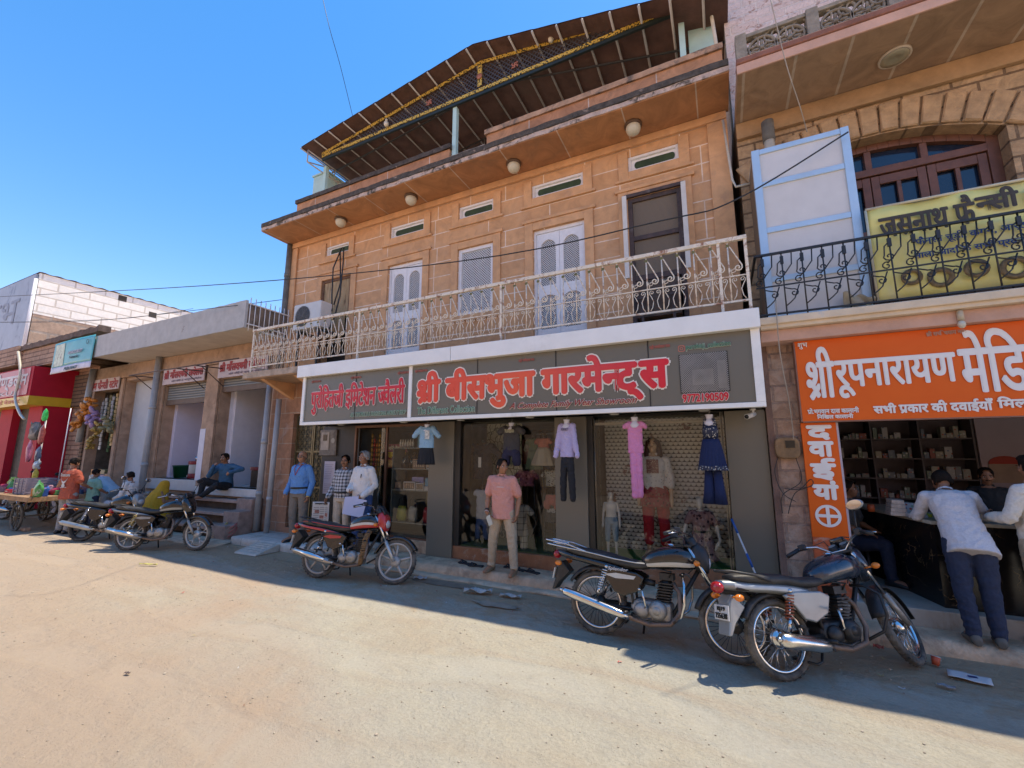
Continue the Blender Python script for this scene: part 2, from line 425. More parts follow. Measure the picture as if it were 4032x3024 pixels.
tag(b.obj('ground', GM), kind='structure')
# kerb step along the shop fronts: rough concrete, worn front edge
concrete = mat('worn_concrete', (.54, .42, .29), .95, .25, 3, .6, 45, stain=(.2, .16, .12), sat=(.56, .75))
kerbm = mat('kerb_stone', (.56, .39, .25), .95, .3, 5, .7, 40, stain=(.30, .17, .10), sat=(.5, .7), sscale=3)
def rough_slab(name, x0, x1, y0, y1, z, m, jit=.012, n=None, foot=.0, parent=None):
    b = B(); n = n or max(4, int((x1 - x0) / .12)); k = random.uniform(0, 99)
    def j(x, s): return jit * mnoise.noise(V((x * 3.1 + k, s, k)))
    rows = []
    for i in range(n + 1):
        x = x0 + (x1 - x0) * i / n
        rows.append([V((x, y0 - foot + j(x, 1), -.03)), V((x, y0 - foot + j(x, 2), z * .4)), V((x, y0 + j(x, 3) * 1.4, z - .018 + j(x, 4) * .5)), V((x, y0 + .03 + j(x, 5), z + j(x, 6) * .4)), V((x, (y0 + y1) / 2, z + j(x, 7) * .3)), V((x, y1, z))])
    vr = [b.vs(r) for r in rows]; b.sm = True
    for a, c in zip(vr, vr[1:]):
        for q in range(5): b.face([a[q], c[q], c[q + 1], a[q + 1]])
    b.face(vr[0]); b.face(list(reversed(vr[-1])))
    return b.obj(name, m, parent)
tag(rough_slab('kerb_step', -6.9, .92, 6.06, 7.2, .15, kerbm, foot=.05), kind='structure')
tag(rough_slab('gutter_apron', -7.2, .95, 5.86, 6.08, .035, concrete, .03), kind='structure')
tiles = brick('stone_paving', (.56, .52, .46), (.52, .48, .42), (.36, .33, .27), .55, .4, .012, 'xy', .7, .3, .2, 5, stain=(.3, .26, .2))
tag(rough_slab('entrance_slab', -9.7, -6.9, 6.06, 7.2, .15, tiles, .006), kind='structure')
# small concrete ramp in front of the slab
b = B(); b.prism([(5.55, .0), (6.05, .0), (6.05, .14), (5.58, .03)], lambda a, c, d: V((d, a, c)), -8.75, -8.1)
for i in range(5): b.box(-8.68, -8.18, 5.66 + i * .075, 5.69 + i * .075, .045 + i * .0175, .062 + i * .0175)
tag(b.obj('ramp', mat('ramp_cement', (.5, .46, .39), .9, .2, 8, .5, 60), bevel=.006), kind='structure')
tag(rough_slab('store_step', .92, 9, 5.94, 6.4, .12, kerbm, .015, foot=.05), kind='structure')
tag(rough_slab('left_apron', -13.2, -9.7, 5.6, 6.2, .04, concrete, .03), kind='structure')
# damp stain and puddle patches at the gutter
wet = mat('damp_earth', (.24, .175, .12), .75, .3, 6, .4, 40)
def patch(name, pts, z, m, label=None):
    b = B(); b.face(b.vs([(x, y, z) for x, y in pts])); o = b.obj(name, m); tag(o, kind='structure'); return o
def blotch(cx, cy, rx, ry, n=60, s=1):
    return [(cx + rx * math.cos(t) * (1 + .5 * mnoise.noise(V((math.cos(t) * 2.7 + s, math.sin(t) * 2.7, s)))), cy + ry * math.sin(t) * (1 + .5 * mnoise.noise(V((math.cos(t) * 2.3, math.sin(t) * 2.3 + s, s))))) for t in [2 * PI * i / n for i in range(n)]]
patch('damp_patch', blotch(-3.85, 5.68, .62, .10, s=2.3), .012, wet)
patch('damp_patch', blotch(-2.75, 5.2, .35, .09, s=8.7), .018, mat('damp_dust', (.32, .25, .18), .8, .3, 6, .4, 40))
# buildings on the far side of the street, behind the photographer (seen in the shop glass)
b = B(); b.box(-26, 14, -8, -7.5, 0, 4.6); b.box(-16, 6, -8, -7.4, 4.6, 7.4)
tag(b.obj('opposite_wall', brick('opposite_stone', (.78, .56, .36), (.72, .5, .32), (.65, .5, .38), .8, .3, .012, 'xz')), kind='structure')
# ------------------------------------------------------------------ main building: sandstone, two storeys, roof canopy
MB_ = thing('sandstone_building', 'two storey orange sandstone house with white mesh doors above the garment shop', 'building', (-4.8, 7.0, 0))
sand = brick('sandstone_blocks', (.66, .375, .19), (.60, .325, .155), (.82, .66, .52), 1.35, .335, .011, 'xz', .85, .25, .22, 3.2, stain=(.58, .35, .2), sat=(.52, .7), sscale=1.3, offset=.37, freq=3, squash=.62)
sandp = mat('plain_sandstone', (.64, .36, .18), .85, .16, 4, .35, 40, stain=(.46, .27, .16), sat=(.52, .75), sscale=3)
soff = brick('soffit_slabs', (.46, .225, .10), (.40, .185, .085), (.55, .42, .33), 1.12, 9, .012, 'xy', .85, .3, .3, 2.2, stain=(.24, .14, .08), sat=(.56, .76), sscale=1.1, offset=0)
black_stain = mat('weathered_edge', (.075, .062, .05), .95, .5, 9, .7, 30, stain=(.40, .30, .23), sat=(.60, .70), sscale=4)
pale_edge = mat('whitewashed_edge', (.50, .38, .31), .95, .25, 7, .8, 25, stain=(.10, .08, .06), sat=(.50, .60), sscale=5)
white_paint = mat('white_paint', (.78, .76, .76), .5, .06, 12, .08, 50, stain=(.5, .46, .42), sat=(.62, .8))
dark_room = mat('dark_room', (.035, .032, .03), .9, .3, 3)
HOLES = [(-8.86, -7.86, 4.05, 6.24), (-6.69, -5.70, 4.0, 6.21), (-4.78, -3.93, 4.72, 6.2), (-3.05, -2.02, 4.0, 6.22), (-1.22, -.34, 4.05, 6.36),
         (-8.80, -7.99, 6.885, 7.15), (-6.68, -5.70, 6.885, 7.18), (-4.78, -3.93, 6.89, 7.18), (-3.07, -2.02, 6.90, 7.19), (-1.19, -.34, 6.90, 7.2)]
b = B(); holed_wall(b, -10.1, .42, 3.72, 7.5, 7.2, .3, HOLES)
b.quad((-10.1, 7.2, 3.72), (-10.1, 7.2, 7.5), (-10.1, 13, 7.5), (-10.1, 13, 3.72)); b.quad((.42, 7.2, 3.72), (.42, 13, 3.72), (.42, 13, 7.5), (.42, 7.2, 7.5))
b.quad((-10.1, 13, 0), (-10.1, 13, 7.5), (.42, 13, 7.5), (.42, 13, 0)); 
WALL = b.obj('wall', sand, MB_)
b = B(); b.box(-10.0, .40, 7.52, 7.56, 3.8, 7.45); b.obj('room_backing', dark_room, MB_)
b = B(); b.box(-10.1, .42, 7.2, 13, 7.5, 7.7); b.obj('roof_slab', concrete, MB_)
# raised stone surrounds
b = B()
for i, (a, c, z0, z1) in enumerate(HOLES):
    w = .17; y0 = 7.165
    if i >= 5:
        b.box(a - w, a, y0, 7.19, z0 - .14, z1 + .1); b.box(c, c + w, y0, 7.19, z0 - .14, z1 + .1); b.box(a, c, y0 + .003, 7.19, z0 - .14, z0 - .001)
        b.box(a - w - .06, c + w + .06, y0 - .02, 7.19, z0 - .19, z0 - .141)
    else:
        lo = z0 if i != 2 else z0 - .12
        b.box(a - w, a, y0, 7.19, lo, z1 + .16); b.box(c, c + w, y0, 7.19, lo, z1 + .16); b.box(a, c, y0 + .003, 7.19, z1 + .001, z1 + .157)
        b.box(a - w - .05, c + w + .05, y0 - .022, 7.19, z1 + .16, z1 + .22)
        if i == 2: b.box(a, c, y0 - .03, 7.19, z0 - .12, z0 - .001)
b.obj('window_surrounds', sandp, MB_, bevel=.006)
b = B(); b.box(-10.1, .42, 7.13, 7.19, 7.36, 7.495); b.box(.12, .42, 7.15, 7.19, 3.73, 7.355); b.box(-10.1, -9.86, 7.15, 7.19, 3.73, 7.355); b.obj('band_course', sandp, MB_, bevel=.008)
# the deep stone ledge
b = B(); n = 60
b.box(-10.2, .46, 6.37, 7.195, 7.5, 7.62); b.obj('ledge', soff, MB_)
def ragged(name, x0, x1, y, z0, z1, d, m, amp, k, parent):
    b = B(); n = 150; a = []; c = []
    for i in range(n + 1):
        x = x0 + (x1 - x0) * i / n
        lo = z0 + amp * .6 * mnoise.noise(V((x * 2.3, k, 0))); hi = z1 + amp * mnoise.noise(V((x * 3.1, k, 5)))
        yy = y + .014 * mnoise.noise(V((x * 4, k, 9)))
        a.append((V((x, yy, lo)), V((x, yy, hi)), V((x, y + d, hi)), V((x, y + d, lo))))
    r = [b.vs(q) for q in a]; b.skin(r); return b.obj(name, m, parent)
ragged('ledge_edge', -10.21, .465, 6.35, 7.515, 7.60, .06, pale_edge, .022, 2, MB_)
ragged('ledge_crust', -10.205, .462, 6.335, 7.605, 7.71, .5, black_stain, .016, 4, MB_)
# parapet with stone panels and coping
parap = brick('parapet_panels', (.47, .25, .13), (.42, .21, .11), (.55, .45, .38), 1.25, .42, .012, 'xz', .9, .4, .35, 3, stain=(.13, .10, .08), sat=(.60, .74), sscale=1.2)
b = B(); b.box(-10.1, -5.08, 7.2, 7.4, 7.71, 8.70); b.box(-5.08, -4.12, 7.22, 7.38, 7.71, 8.42); b.box(-4.12, .44, 7.2, 7.4, 7.71, 8.70); b.obj('parapet', parap, MB_)
ragged('coping', -10.13, -5.04, 7.16, 8.7, 8.81, .28, black_stain, .012, 7, MB_); ragged('coping', -4.16, .46, 7.16, 8.7, 8.81, .28, mat('coping_stone', (.42, .27, .17), .95, .3, 6, .6, 30, stain=(.12, .1, .08), sat=(.5, .62)), .012, 8, MB_)
ragged('coping', -5.03, -4.17, 7.18, 8.42, 8.49, .22, mat('grey_coping', (.36, .32, .27), .95, .3, 6, .6, 30), .012, 9, MB_)
# ceiling lamps under the ledge
for x, z in ((-7.9, 7.4), (-5.78, 7.4), (-3.28, 7.4), (-1.01, 7.4)):
    b = B(); b.lathe([(.0, 0), (.145, 0), (.15, -.03), (.12, -.05), (0, -.05)], (x, 6.8, 7.5)); l = b.obj('lamp_base', mat('lamp_base', (.09, .05, .03), .5), MB_)
    b = B(); b.lathe([(.118, -.05), (.125, -.09), (.105, -.15), (.06, -.19), (0, -.2)], (x, 6.8, 7.5)); b.obj('lamp_globe', mat('milk_glass', (.55, .52, .42), .3, .05, 8), l)
# openings
def lattice(b, x0, x1, z0, z1, y, step, w, t=.004, clip=None):
    Lx, Lz = x1 - x0, z1 - z0
    k = -Lz
    def seg(p, q):
        d = (q - p); n = V((-d.z, 0, d.x)).normalized() * (w / 2)
        b.quad(p - n, q - n, q + n, p + n)
    while k < Lx:
        k += step
        a = max(0, k); c = min(Lx, k + Lz)
        if c > a:
            seg(V((x0 + a, y, z0 + a - k)), V((x0 + c, y, z0 + c - k)))
            seg(V((x0 + a, y - t, z1 - a + k)), V((x0 + c, y - t, z1 - c + k)))
mesh_m = mat('white_mesh', (.74, .73, .72), .6, .05)
curtain = mat('grey_curtain', (.06, .055, .05), .9, .35, 7)
def arch_leaf(par, x0, x1, z0, z1, y):
    f = B(); w = .075; mz = z0 + (z1 - z0) * .40
    f.box(x0, x0 + w, y, y + .045, z0, z1); f.box(x1 - w, x1, y, y + .045, z0, z1)
    f.box(x0 + w, x1 - w, y + .002, y + .043, z0, z0 + .17); f.box(x0 + w, x1 - w, y + .002, y + .043, mz, mz + .19); f.box(x0 + w, x1 - w, y + .002, y + .043, z1 - .14, z1)
    a, c = x0 + w, x1 - w; m = (a + c) / 2; r = (c - a) / 2; top = z1 - .141
    for sg in (-1, 1):
        pts = [(m + sg * r, top)] + [(m + sg * r * math.cos(t), top - r * 1.05 + r * 1.05 * math.sin(t)) for t in [PI / 2 * i / 10 for i in range(11)]]
        f.prism(pts, lambda p, q, d: V((p, d, q)), y + .004, y + .04)
        pts = [(m + sg * r, mz - .001)] + [(m + sg * r * math.cos(t), mz - .001 - r * .5 + r * .5 * math.sin(t)) for t in [PI / 2 * i / 8 for i in range(9)]]
        f.prism(pts, lambda p, q, d: V((p, d, q)), y + .004, y + .04)
    leaf = f.obj('door_leaf', white_paint, par, bevel=.004)
    for za, zb in ((z0 + .17, mz), (mz + .19, z1 - .14)): g = B(); lattice(g, a, c, za, zb, y + .025, .044, .009); g.obj('mesh_screen', mesh_m, leaf)
    g = B(); g.quad((a, y + .06, z0 + .1), (c, y + .06, z0 + .1), (c, y + .06, z1 - .1), (a, y + .06, z1 - .1)); g.obj('curtain', curtain, leaf)
    return leaf
for a, c, z0, z1 in (HOLES[1], HOLES[3]):
    f = B(); f.box(a, a + .05, 7.235, 7.33, z0, z1); f.box(c - .05, c, 7.235, 7.33, z0, z1); f.box(a + .05, c - .05, 7.237, 7.33, z1 - .07, z1)
    fr = f.obj('door_frame', white_paint, MB_, bevel=.004); m = (a + c) / 2
    for x0, x1 in ((a + .055, m - .003), (m + .003, c - .055)): arch_leaf(MB_, x0, x1, z0 + .05, z1 - .075, 7.255)
a, c, z0, z1 = HOLES[2]
f = B(); w = .075
f.box(a, a + w, 7.22, 7.3, z0, z1); f.box(c - w, c, 7.22, 7.3, z0, z1); f.box(a + w, c - w, 7.223, 7.3, z1 - w, z1); f.box(a + w, c - w, 7.223, 7.3, z0, z0 + w)
wf = f.obj('window', white_paint, MB_, bevel=.004); g = B(); lattice(g, a + w, c - w, z0 + w, z1 - w, 7.25, .055, .012); g.obj('mesh_screen', mesh_m, wf)
g = B(); g.quad((a, 7.31, z0), (c, 7.31, z0), (c, 7.31, z1), (a, 7.31, z1)); g.obj('curtain', mat('striped_curtain', (.13, .125, .12), .9, .4, 9), wf)
green = mat('green_glass', (.035, .06, .02), .5, .3, 6)
for a, c, z0, z1 in HOLES[5:]:
    f = B(); w = .045
    f.box(a, a + w, 7.215, 7.29, z0, z1); f.box(c - w, c, 7.215, 7.29, z0, z1); f.box(a + w, c - w, 7.217, 7.29, z1 - w, z1); f.box(a + w, c - w, 7.217, 7.29, z0, z0 + w)
    f.box(a + w, c - w, 7.262, 7.28, z0 + w, z1 - w)
    v = f.obj('vent_window', white_paint, MB_, bevel=.003)
    pts = []; zc = (z0 + z1) / 2 - .01; r = .068; xa, xc = a + .15, c - .11
    for t in range(9): pts.append((xc + r * .7 * math.cos(-PI / 2 + PI * t / 8), zc + r * math.sin(-PI / 2 + PI * t / 8)))
    for t in range(9): pts.append((xa + r * .7 * math.cos(PI / 2 + PI * t / 8), zc + r * math.sin(PI / 2 + PI * t / 8)))
    g = B(); g.prism(pts, lambda p, q, d: V((p, d, q)), 7.256, 7.261); g.obj('pane', green, v)
# brown window with a bamboo blind, open white shutters to each side
a, c, z0, z1 = HOLES[4]
brownwood = mat('weathered_brown_wood', (.075, .05, .045), .7, .35, 9, .4, 30, stain=(.22, .2, .19), sat=(.6, .75))
f = B(); f.box(a, a + .075, 7.16, 7.24, z0, z1); f.box(c - .075, c, 7.16, 7.24, z0, z1); f.box(a + .075, c - .075, 7.162, 7.24, z1 - .08, z1); f.box(a + .075, c - .075, 7.162, 7.24, 5.56, 5.64); f.box(a + .075, c - .075, 7.162, 7.24, 4.82, 4.92); f.box(a - .05, c + .05, 7.10, 7.15, z1 + .0, z1 + .06)
wf = f.obj('window', brownwood, MB_, bevel=.005)
bam, nt, p = _new('bamboo_blind'); v = coords(nt); wv = N(nt, 'ShaderNodeTexWave'); wv.inputs['Scale'].default_value = 22; wv.inputs['Distortion'].default_value = 1.5; wv.bands_direction = 'X'; L(nt, v, wv.inputs['Vector'])
L(nt, ramp(nt, wv.outputs['Fac'], [(.25, (.09, .065, .045)), (.8, (.32, .25, .18))]), p.inputs['Base Color']); p.inputs['Roughness'].default_value = .85; bumpn(nt, p, wv.outputs['Fac'], .5, .01)
g = B(); g.box(a + .075, c - .075, 7.2, 7.215, 4.92, z1 - .08); g.obj('blind', bam, wf)
cream = mat('cream_shutter', (.66, .62, .56), .6, .08, 6)
for x in (a - .075, c + .005): g = B(); g.box(x, x + .075, 7.02, 7.06, 4.85, z1 + .0); g.obj('shutter', cream, wf, bevel=.004)
g = B(); g.box(a + .1, c - .1, 7.0, 7.4, 4.12, 4.74); k = g.obj('cooler_box', mat('rusty_dark_box', (.09, .06, .045), .8, .4, 6, .4), MB_)
for x in (a + .18, c - .22):
    g = B(); g.box(x, x + .04, 6.9, 6.94, 3.75, 4.6); g.box(x - .06, x + .1, 6.88, 6.9, 4.4, 4.44); g.obj('bracket', brownwood, k)
# torn plywood in the left opening
a, c, z0, z1 = HOLES[0]
f = B(); f.box(a, a + .06, 7.2, 7.27, z0, z1); f.box(c - .06, c, 7.2, 7.27, z0, z1); f.box(a + .06, c - .06, 7.202, 7.27, z1 - .07, z1)
wf = f.obj('window', mat('old_wood', (.17, .085, .045), .8, .3, 8, .4), MB_, bevel=.004)
ply, nt, p = _new('torn_plywood'); v = coords(nt); mp = N(nt, 'ShaderNodeMapping'); mp.inputs['Scale'].default_value = (7, 1, 1.2); L(nt, v, mp.inputs['Vector'])
L(nt, ramp(nt, noise(nt, mp.outputs[0], 1.5, 6, .6, 1), [(.3, (.12, .08, .045)), (.45, (.40, .27, .14)), (.7, (.5, .37, .22))]), p.inputs['Base Color']); p.inputs['Roughness'].default_value = .9
g = B(); cols = 9
for i in range(cols):
    x0 = a + .06 + (c - a - .12) * i / cols; x1 = x0 + (c - a - .12) / cols
    lo = 4.3 + .25 * (i % 3) + random.uniform(0, .5) * (1 if i > 4 else .3)
    g.prism([(x0, z1 - .07), (x1, z1 - .07), (x1 - .012, lo + .08), ((x0 + x1) / 2, lo - .05), (x0 + .004, lo + .05)], lambda p, q, d: V((p, d + .05 * math.sin(p * 9) * (z1 - q) * .3, q)), 7.225, 7.232)
g.obj('plywood_panel', ply, wf)
# balcony slab
b = B(); b.box(-9.72, .47, 6.0, 7.19, 3.58, 3.72); b.obj('balcony_slab', mat('balcony_stone', (.37, .24, .15), .9, .3, 4, .5, 30, stain=(.16, .12, .09)), MB_)
ragged('balcony_edge', -9.74, .475, 5.975, 3.60, 3.735, .05, mat('balcony_edge', (.44, .33, .24), .95, .3, 6, .6, 30, stain=(.14, .1, .08)), .012, 12, MB_)
b = B()
for x in (-9.3, -8.2): b = B(); b.prism([(6.1, 3.58), (6.9, 3.58), (6.9, 3.2)], lambda p, q, d: V((d, p, q)), x, x + .12); b.obj('balcony_bracket', sandp, MB_)
# ground-floor wall behind the shop and on the left, with the side jamb
b = B(); holed_wall(b, -9.95, -7.9, .15, 3.58, 6.9, .25, [(-9.12, -7.9, .28, 2.85)]); b.quad((-9.95, 6.9, .0), (-9.95, 6.9, 3.58), (-9.95, 13, 3.58), (-9.95, 13, 0)); b.box(-9.12, -7.9, 6.88, 7.12, .15, .28)
b.obj('ground_floor_wall', brick('pinkish_stone_wall', (.40, .22, .13), (.36, .19, .115), (.45, .33, .25), .7, .36, .012, 'xz', .9, .5, .3, 4, stain=(.45, .33, .28)), MB_)
# jali gate
GOLD = mat('dull_brass_grille', (.20, .165, .09), .45, .25, 8, metal=.6)
gt = thing('patterned_gate', 'tall dark metal gate with a geometric star grille behind the three standing men', 'gate', (-8.6, 7.0, .28))
b = B()
for x0, x1 in ((-9.1, -8.52), (-8.50, -7.92)):
    b.box(x0, x0 + .035, 6.98, 7.02, .3, 2.83); b.box(x1 - .035, x1, 6.98, 7.02, .3, 2.83)
    for z in (.3, 1.15, 1.95, 2.79): b.box(x0 + .036, x1 - .036, 6.985, 7.015, z, z + .035)
b.obj('gate_frame', GOLD, gt)
for x0, x1 in ((-9.06, -8.56), (-8.46, -7.96)):
    b = B(); s = (x1 - x0) / 3
    for i in range(3):
        for j in range(14):
            cx, cz = x0 + s * (i + .5), .42 + s * (j + .5)
            if cz > 2.75: continue
            for k in range(4):
                t = PI * k / 4; d = V((math.cos(t), 0, math.sin(t))) * (s * (.5 if k % 2 == 0 else .7)); c = V((cx, 7.0, cz)); n = V((-d.z, 0, d.x)).normalized() * .006
                b.quad(c - d - n, c + d - n, c + d + n, c - d + n)
            b.torus((cx, 6.995, cz), (0, 1, 0), [(s * .34, -.004), (s * .38, -.004), (s * .38, .004), (s * .34, .004)], 14)
    b.obj('star_grille', GOLD, gt)
b = B(); b.box(-9.12, -7.9, 7.09, 7.11, .28, 2.85); b.obj('backing_sheet', mat('gate_backing', (.05, .055, .045), .5, .5, 12), gt)
# rain pipes
pvc = mat('grey_pvc_pipe', (.36, .37, .38), .5, .12, 5, .1, stain=(.25, .22, .2), sat=(.6, .8))
def pipe(label, pts, r, m=pvc, collars=()):
    t = thing('drain_pipe', label, 'pipe', pts[-1] if pts[-1][2] < pts[0][2] else pts[0])
    b = B(); b.tube(pts, r, 14); b.obj('pipe', m, t)
    for z in collars:
        p = pts[0]
        for q in range(len(pts) - 1):
            a, c = pts[q], pts[q + 1]
            if min(a[2], c[2]) <= z <= max(a[2], c[2]) and abs(a[2] - c[2]) > .01:
                f = (z - a[2]) / (c[2] - a[2]); p = [a[i] + (c[i] - a[i]) * f for i in range(3)]
        b = B(); b.cyl((p[0], p[1], z - .05), (p[0], p[1], z + .05), r * 1.13, n=14); b.obj('collar', m, t)
pipe('fat grey plastic pipe against the left corner of the sandstone house', [(-9.9, 6.76, 3.58), (-9.9, 6.74, .15)], .068, collars=(1.0, 2.2))
pipe('thinner grey plastic pipe beside the patterned gate', [(-9.42, 6.7, 3.2), (-9.42, 6.67, .15)], .06, collars=(.9,))
pipe('dark weathered downpipe on the upper left corner of the sandstone house', [(-10.12, 7.12, 7.48), (-10.12, 7.12, 3.8)], .075, mat('old_grey_pipe', (.15, .145, .13), .8, .3, 6, .3), collars=(6.6, 5.2))
# ------------------------------------------------------------------ ornate white railing
rustw = mat('rusty_white_iron', (.80, .70, .56), .6, .1, 9, .3, 50, stain=(.32, .15, .08), sat=(.50, .64), sscale=9)
rl = thing('balcony_railing', 'rusty white wrought iron railing with scrolls along the sandstone balcony', 'railing', (-4.5, 6.05, 3.72))
b = B(); b.box(-9.6, .46, 6.02, 6.075, 4.70, 4.755); b.box(-9.6, -9.565, 6.071, 7.15, 4.715, 4.75); b.obj('top_rail', rustw, rl, bevel=.004)
b = B(); b.box(-9.6, .46, 6.035, 6.065, 3.86, 3.885); b.box(-9.6, .46, 6.04, 6.06, 4.21, 4.225); b.box(-9.6, -9.575, 6.066, 7.15, 3.86, 3.885); b.obj('lower_rail', rustw, rl)
for x in (-9.58, -6.31, -3.15, .12, .44): b = B(); b.box(x - .018, x + .018, 6.032, 6.068, 3.73, 4.714); b.obj('post', rustw, rl)
def spiral(c, r0, turns, a0, sgn, n=14):
    return [(c[0] + r0 * (1 - .78 * i / n) * math.cos(a0 + sgn * 2 * PI * turns * i / n), c[1] + r0 * (1 - .78 * i / n) * math.sin(a0 + sgn * 2 * PI * turns * i / n)) for i in range(n + 1)]
def scroll_unit(w):
    b = B(); y = 0
    T = lambda pts, r=.010: b.tube([(p[0], y, p[1]) for p in pts], r, 5, up=V((0, 1, 0)))
    T([(0, 3.885), (0, 4.715)], .0105)
    T([(.0, 4.66), (.03, 4.62), (.10, 4.47), (.15, 4.36)] + spiral((.105, 4.33), .05, 1.3, .4, -1), .0095)
    T(spiral((.05, 4.30), .04, 1.2, 2.4, 1, 10)[::-1] + [(.03, 4.23)], .006)
    T(spiral((.055, 4.165), .035, 1.2, -2.6, -1, 10)[::-1] + [(.045, 4.11), (.075, 4.04), (.06, 3.95), (.03, 3.90)], .006)
    T(spiral((.145, 4.165), .035, 1.2, 5.7, 1, 10)[::-1] + [(.155, 4.11), (.125, 4.04), (.14, 3.95), (.17, 3.90)], .006)
    return b
NU = 48; uw = 10.02 / NU
u0 = scroll_unit(uw).obj('scroll_baluster', rustw); u0.parent = rl; u0.location = V((-9.58, 6.05, 0)) - rl.location
clip_m = mat('olive_clip', (.16, .15, .05), .6)
b = B(); b.box(-.02, .02, -.012, .012, 4.63, 4.665); k0 = b.obj('clip', clip_m); k0.parent = u0
for i in range(1, NU):
    u = u0.copy(); COL.objects.link(u); u.location.x = -9.58 + i * uw - rl.location.x
    k = k0.copy(); COL.objects.link(k); k.parent = u
b = B()
for i in range(9):
    y = 6.15 + i * .11; b.tube([(-9.585, y, 3.885), (-9.585, y, 4.715)], .0065, 5); b.tube([(-9.585, y, 4.66), (-9.585, y + .06, 4.45), (-9.585, y + .09, 4.3), (-9.585, y + .03, 4.24), (-9.585, y + .07, 4.08), (-9.585, y + .03, 3.9)], .006, 5)
b.obj('side_scrolls', rustw, rl)
# white bar grille standing on the ledge at the left end
gr = thing('bar_grille', 'plain white upright bar grille at the left end of the balcony', 'grille', (-9.95, 6.6, 4.85))
b = B()
for i in range(9): y = 6.12 + i * .125; b.tube([(-9.95, y, 4.8), (-9.95, y, 5.62)], .011, 6)
b.box(-9.965, -9.935, 6.08, 7.16, 4.95, 4.975); b.box(-9.965, -9.935, 6.08, 7.16, 5.45, 5.475); b.obj('bars', mesh_m, gr)
# AC outdoor unit behind the railing
acm = mat('aircon_white', (.60, .59, .56), .45, .06, 6, stain=(.42, .36, .3), sat=(.6, .8))
ac = thing('air_conditioner', 'white outdoor air conditioner unit on brackets behind the left of the railing', 'air conditioner', (-8.45, 6.6, 4.75))
b = B(); b.box(-8.9, -8.0, 6.5, 6.82, 4.76, 5.38); b.obj('casing', acm, ac, bevel=.02)
b = B()
for k in range(9): b.torus((-8.58, 6.49, 5.07), (0, 1, 0), [(.05 + k * .024, -.003), (.056 + k * .024, -.003), (.056 + k * .024, .003), (.05 + k * .024, .003)], 28)
for k in range(8): t = PI * k / 8; d = V((math.cos(t), 0, math.sin(t))) * .25; b.tube([V((-8.58, 6.487, 5.07)) - d, V((-8.58, 6.487, 5.07)) + d], .003, 4)
b.obj('fan_grille', mat('grey_plastic', (.18, .18, .18), .5), ac)
b = B(); b.lathe([(0, 0), (.24, 0)], (-8.58, 6.4975, 5.07), (0, -1, 0), 28); b.obj('fan_opening', mat('fan_dark', (.05, .05, .05), .6), ac)
b = B()
for x in (-8.78, -8.12): b.box(x, x + .04, 6.5, 7.16, 4.70, 4.75); b.box(x, x + .04, 6.55, 6.59, 3.75, 4.695)
b.obj('stand', mat('black_iron', (.04, .04, .04), .6), ac)
wires = mat('black_cable', (.025, .025, .025), .6)
def cable(name, label, pts, r=.008, m=wires, cat='cable', n=6, sub=6, group=None):
    P = [V(p) for p in pts]; out = []
    for i in range(len(P) - 1):
        p0 = P[max(i - 1, 0)]; p1, p2 = P[i], P[i + 1]; p3 = P[min(i + 2, len(P) - 1)]
        for k in range(sub):
            t = k / sub; out.append(.5 * ((2 * p1) + (p2 - p0) * t + (2 * p0 - 5 * p1 + 4 * p2 - p3) * t * t + (3 * p1 - p0 - 3 * p2 + p3) * t ** 3))
    out.append(P[-1]); b = B(); b.tube(out, r, n); o = b.obj(name, m); tag(o, label, cat, group); return o
for k, pts in enumerate(([(-8.15, 7.1, 6.95), (-8.28, 7.0, 6.4), (-8.2, 6.95, 5.7), (-7.98, 6.8, 5.2)], [(-8.1, 7.12, 6.95), (-7.95, 7.0, 6.5), (-7.93, 6.95, 5.6), (-7.9, 6.8, 5.0), (-8.0, 6.7, 4.6)], [(-8.2, 7.1, 6.92), (-8.05, 7.05, 6.0), (-8.05, 6.9, 5.4)])):
    b = B(); P = [V(p) for p in pts]; b.tube(P, .016, 6); b.obj('refrigerant_pipe', wires, ac)
# ------------------------------------------------------------------ roof canopy
RC = thing('roof_canopy', 'brown tiled sheet canopy on trusses over the terrace of the sandstone house', 'canopy', (-4.6, 8, 8.8))
tile_top = mat('brown_tile_sheet', (.125, .062, .045), .7, .35, 3, .3, 20, stain=(.11, .07, .05), sat=(.55, .7), sscale=1.5)
steelw = mat('pale_steel', (.42, .41, .38), .5, .15, 6, metal=.2)
steeld = mat('dark_steel', (.05, .05, .05), .5, .2, 6)
XR, ZR, XL_, XRR = -4.3, 10.70, -9.66, .6
def rz(x): return ZR - (.122 if x < XR else .235) * abs(x - XR)
b = B(); nx = 190; 
def roofp(top):
    def f(u, w):
        x = XL_ + (XRR - XL_) * u; y = 6.85 + 7.5 * w
        ph = ((x - XL_) / .52) % 1
        return V((x, y, rz(x) + .012 * ph + (.03 if top else 0) + .02 * ((y * 1.6) % 1) * (1 if w > 0 else 0)))
    return f
b.grid(roofp(True), nx, 24); b.grid(roofp(False), nx, 24); b.obj('roof_sheet', tile_top, RC)
for i in range(20):
    x = XL_ + .52 * i
    b = B(); b.tube([(x, 6.84, rz(x) - .02), (x, 14.2, rz(x) - .02)], .024, 4, caps=True); b.obj('rafter', steelw, RC)
b = B()
for y in (7.9, 9.2, 10.6, 12):
    for x0, x1 in ((XL_, XR), (XR, XRR)): b.tube([(x0, y, rz(x0) - .07), (x1, y, rz(x1) - .07)], .03, 4)
b.obj('purlins', steeld, RC)
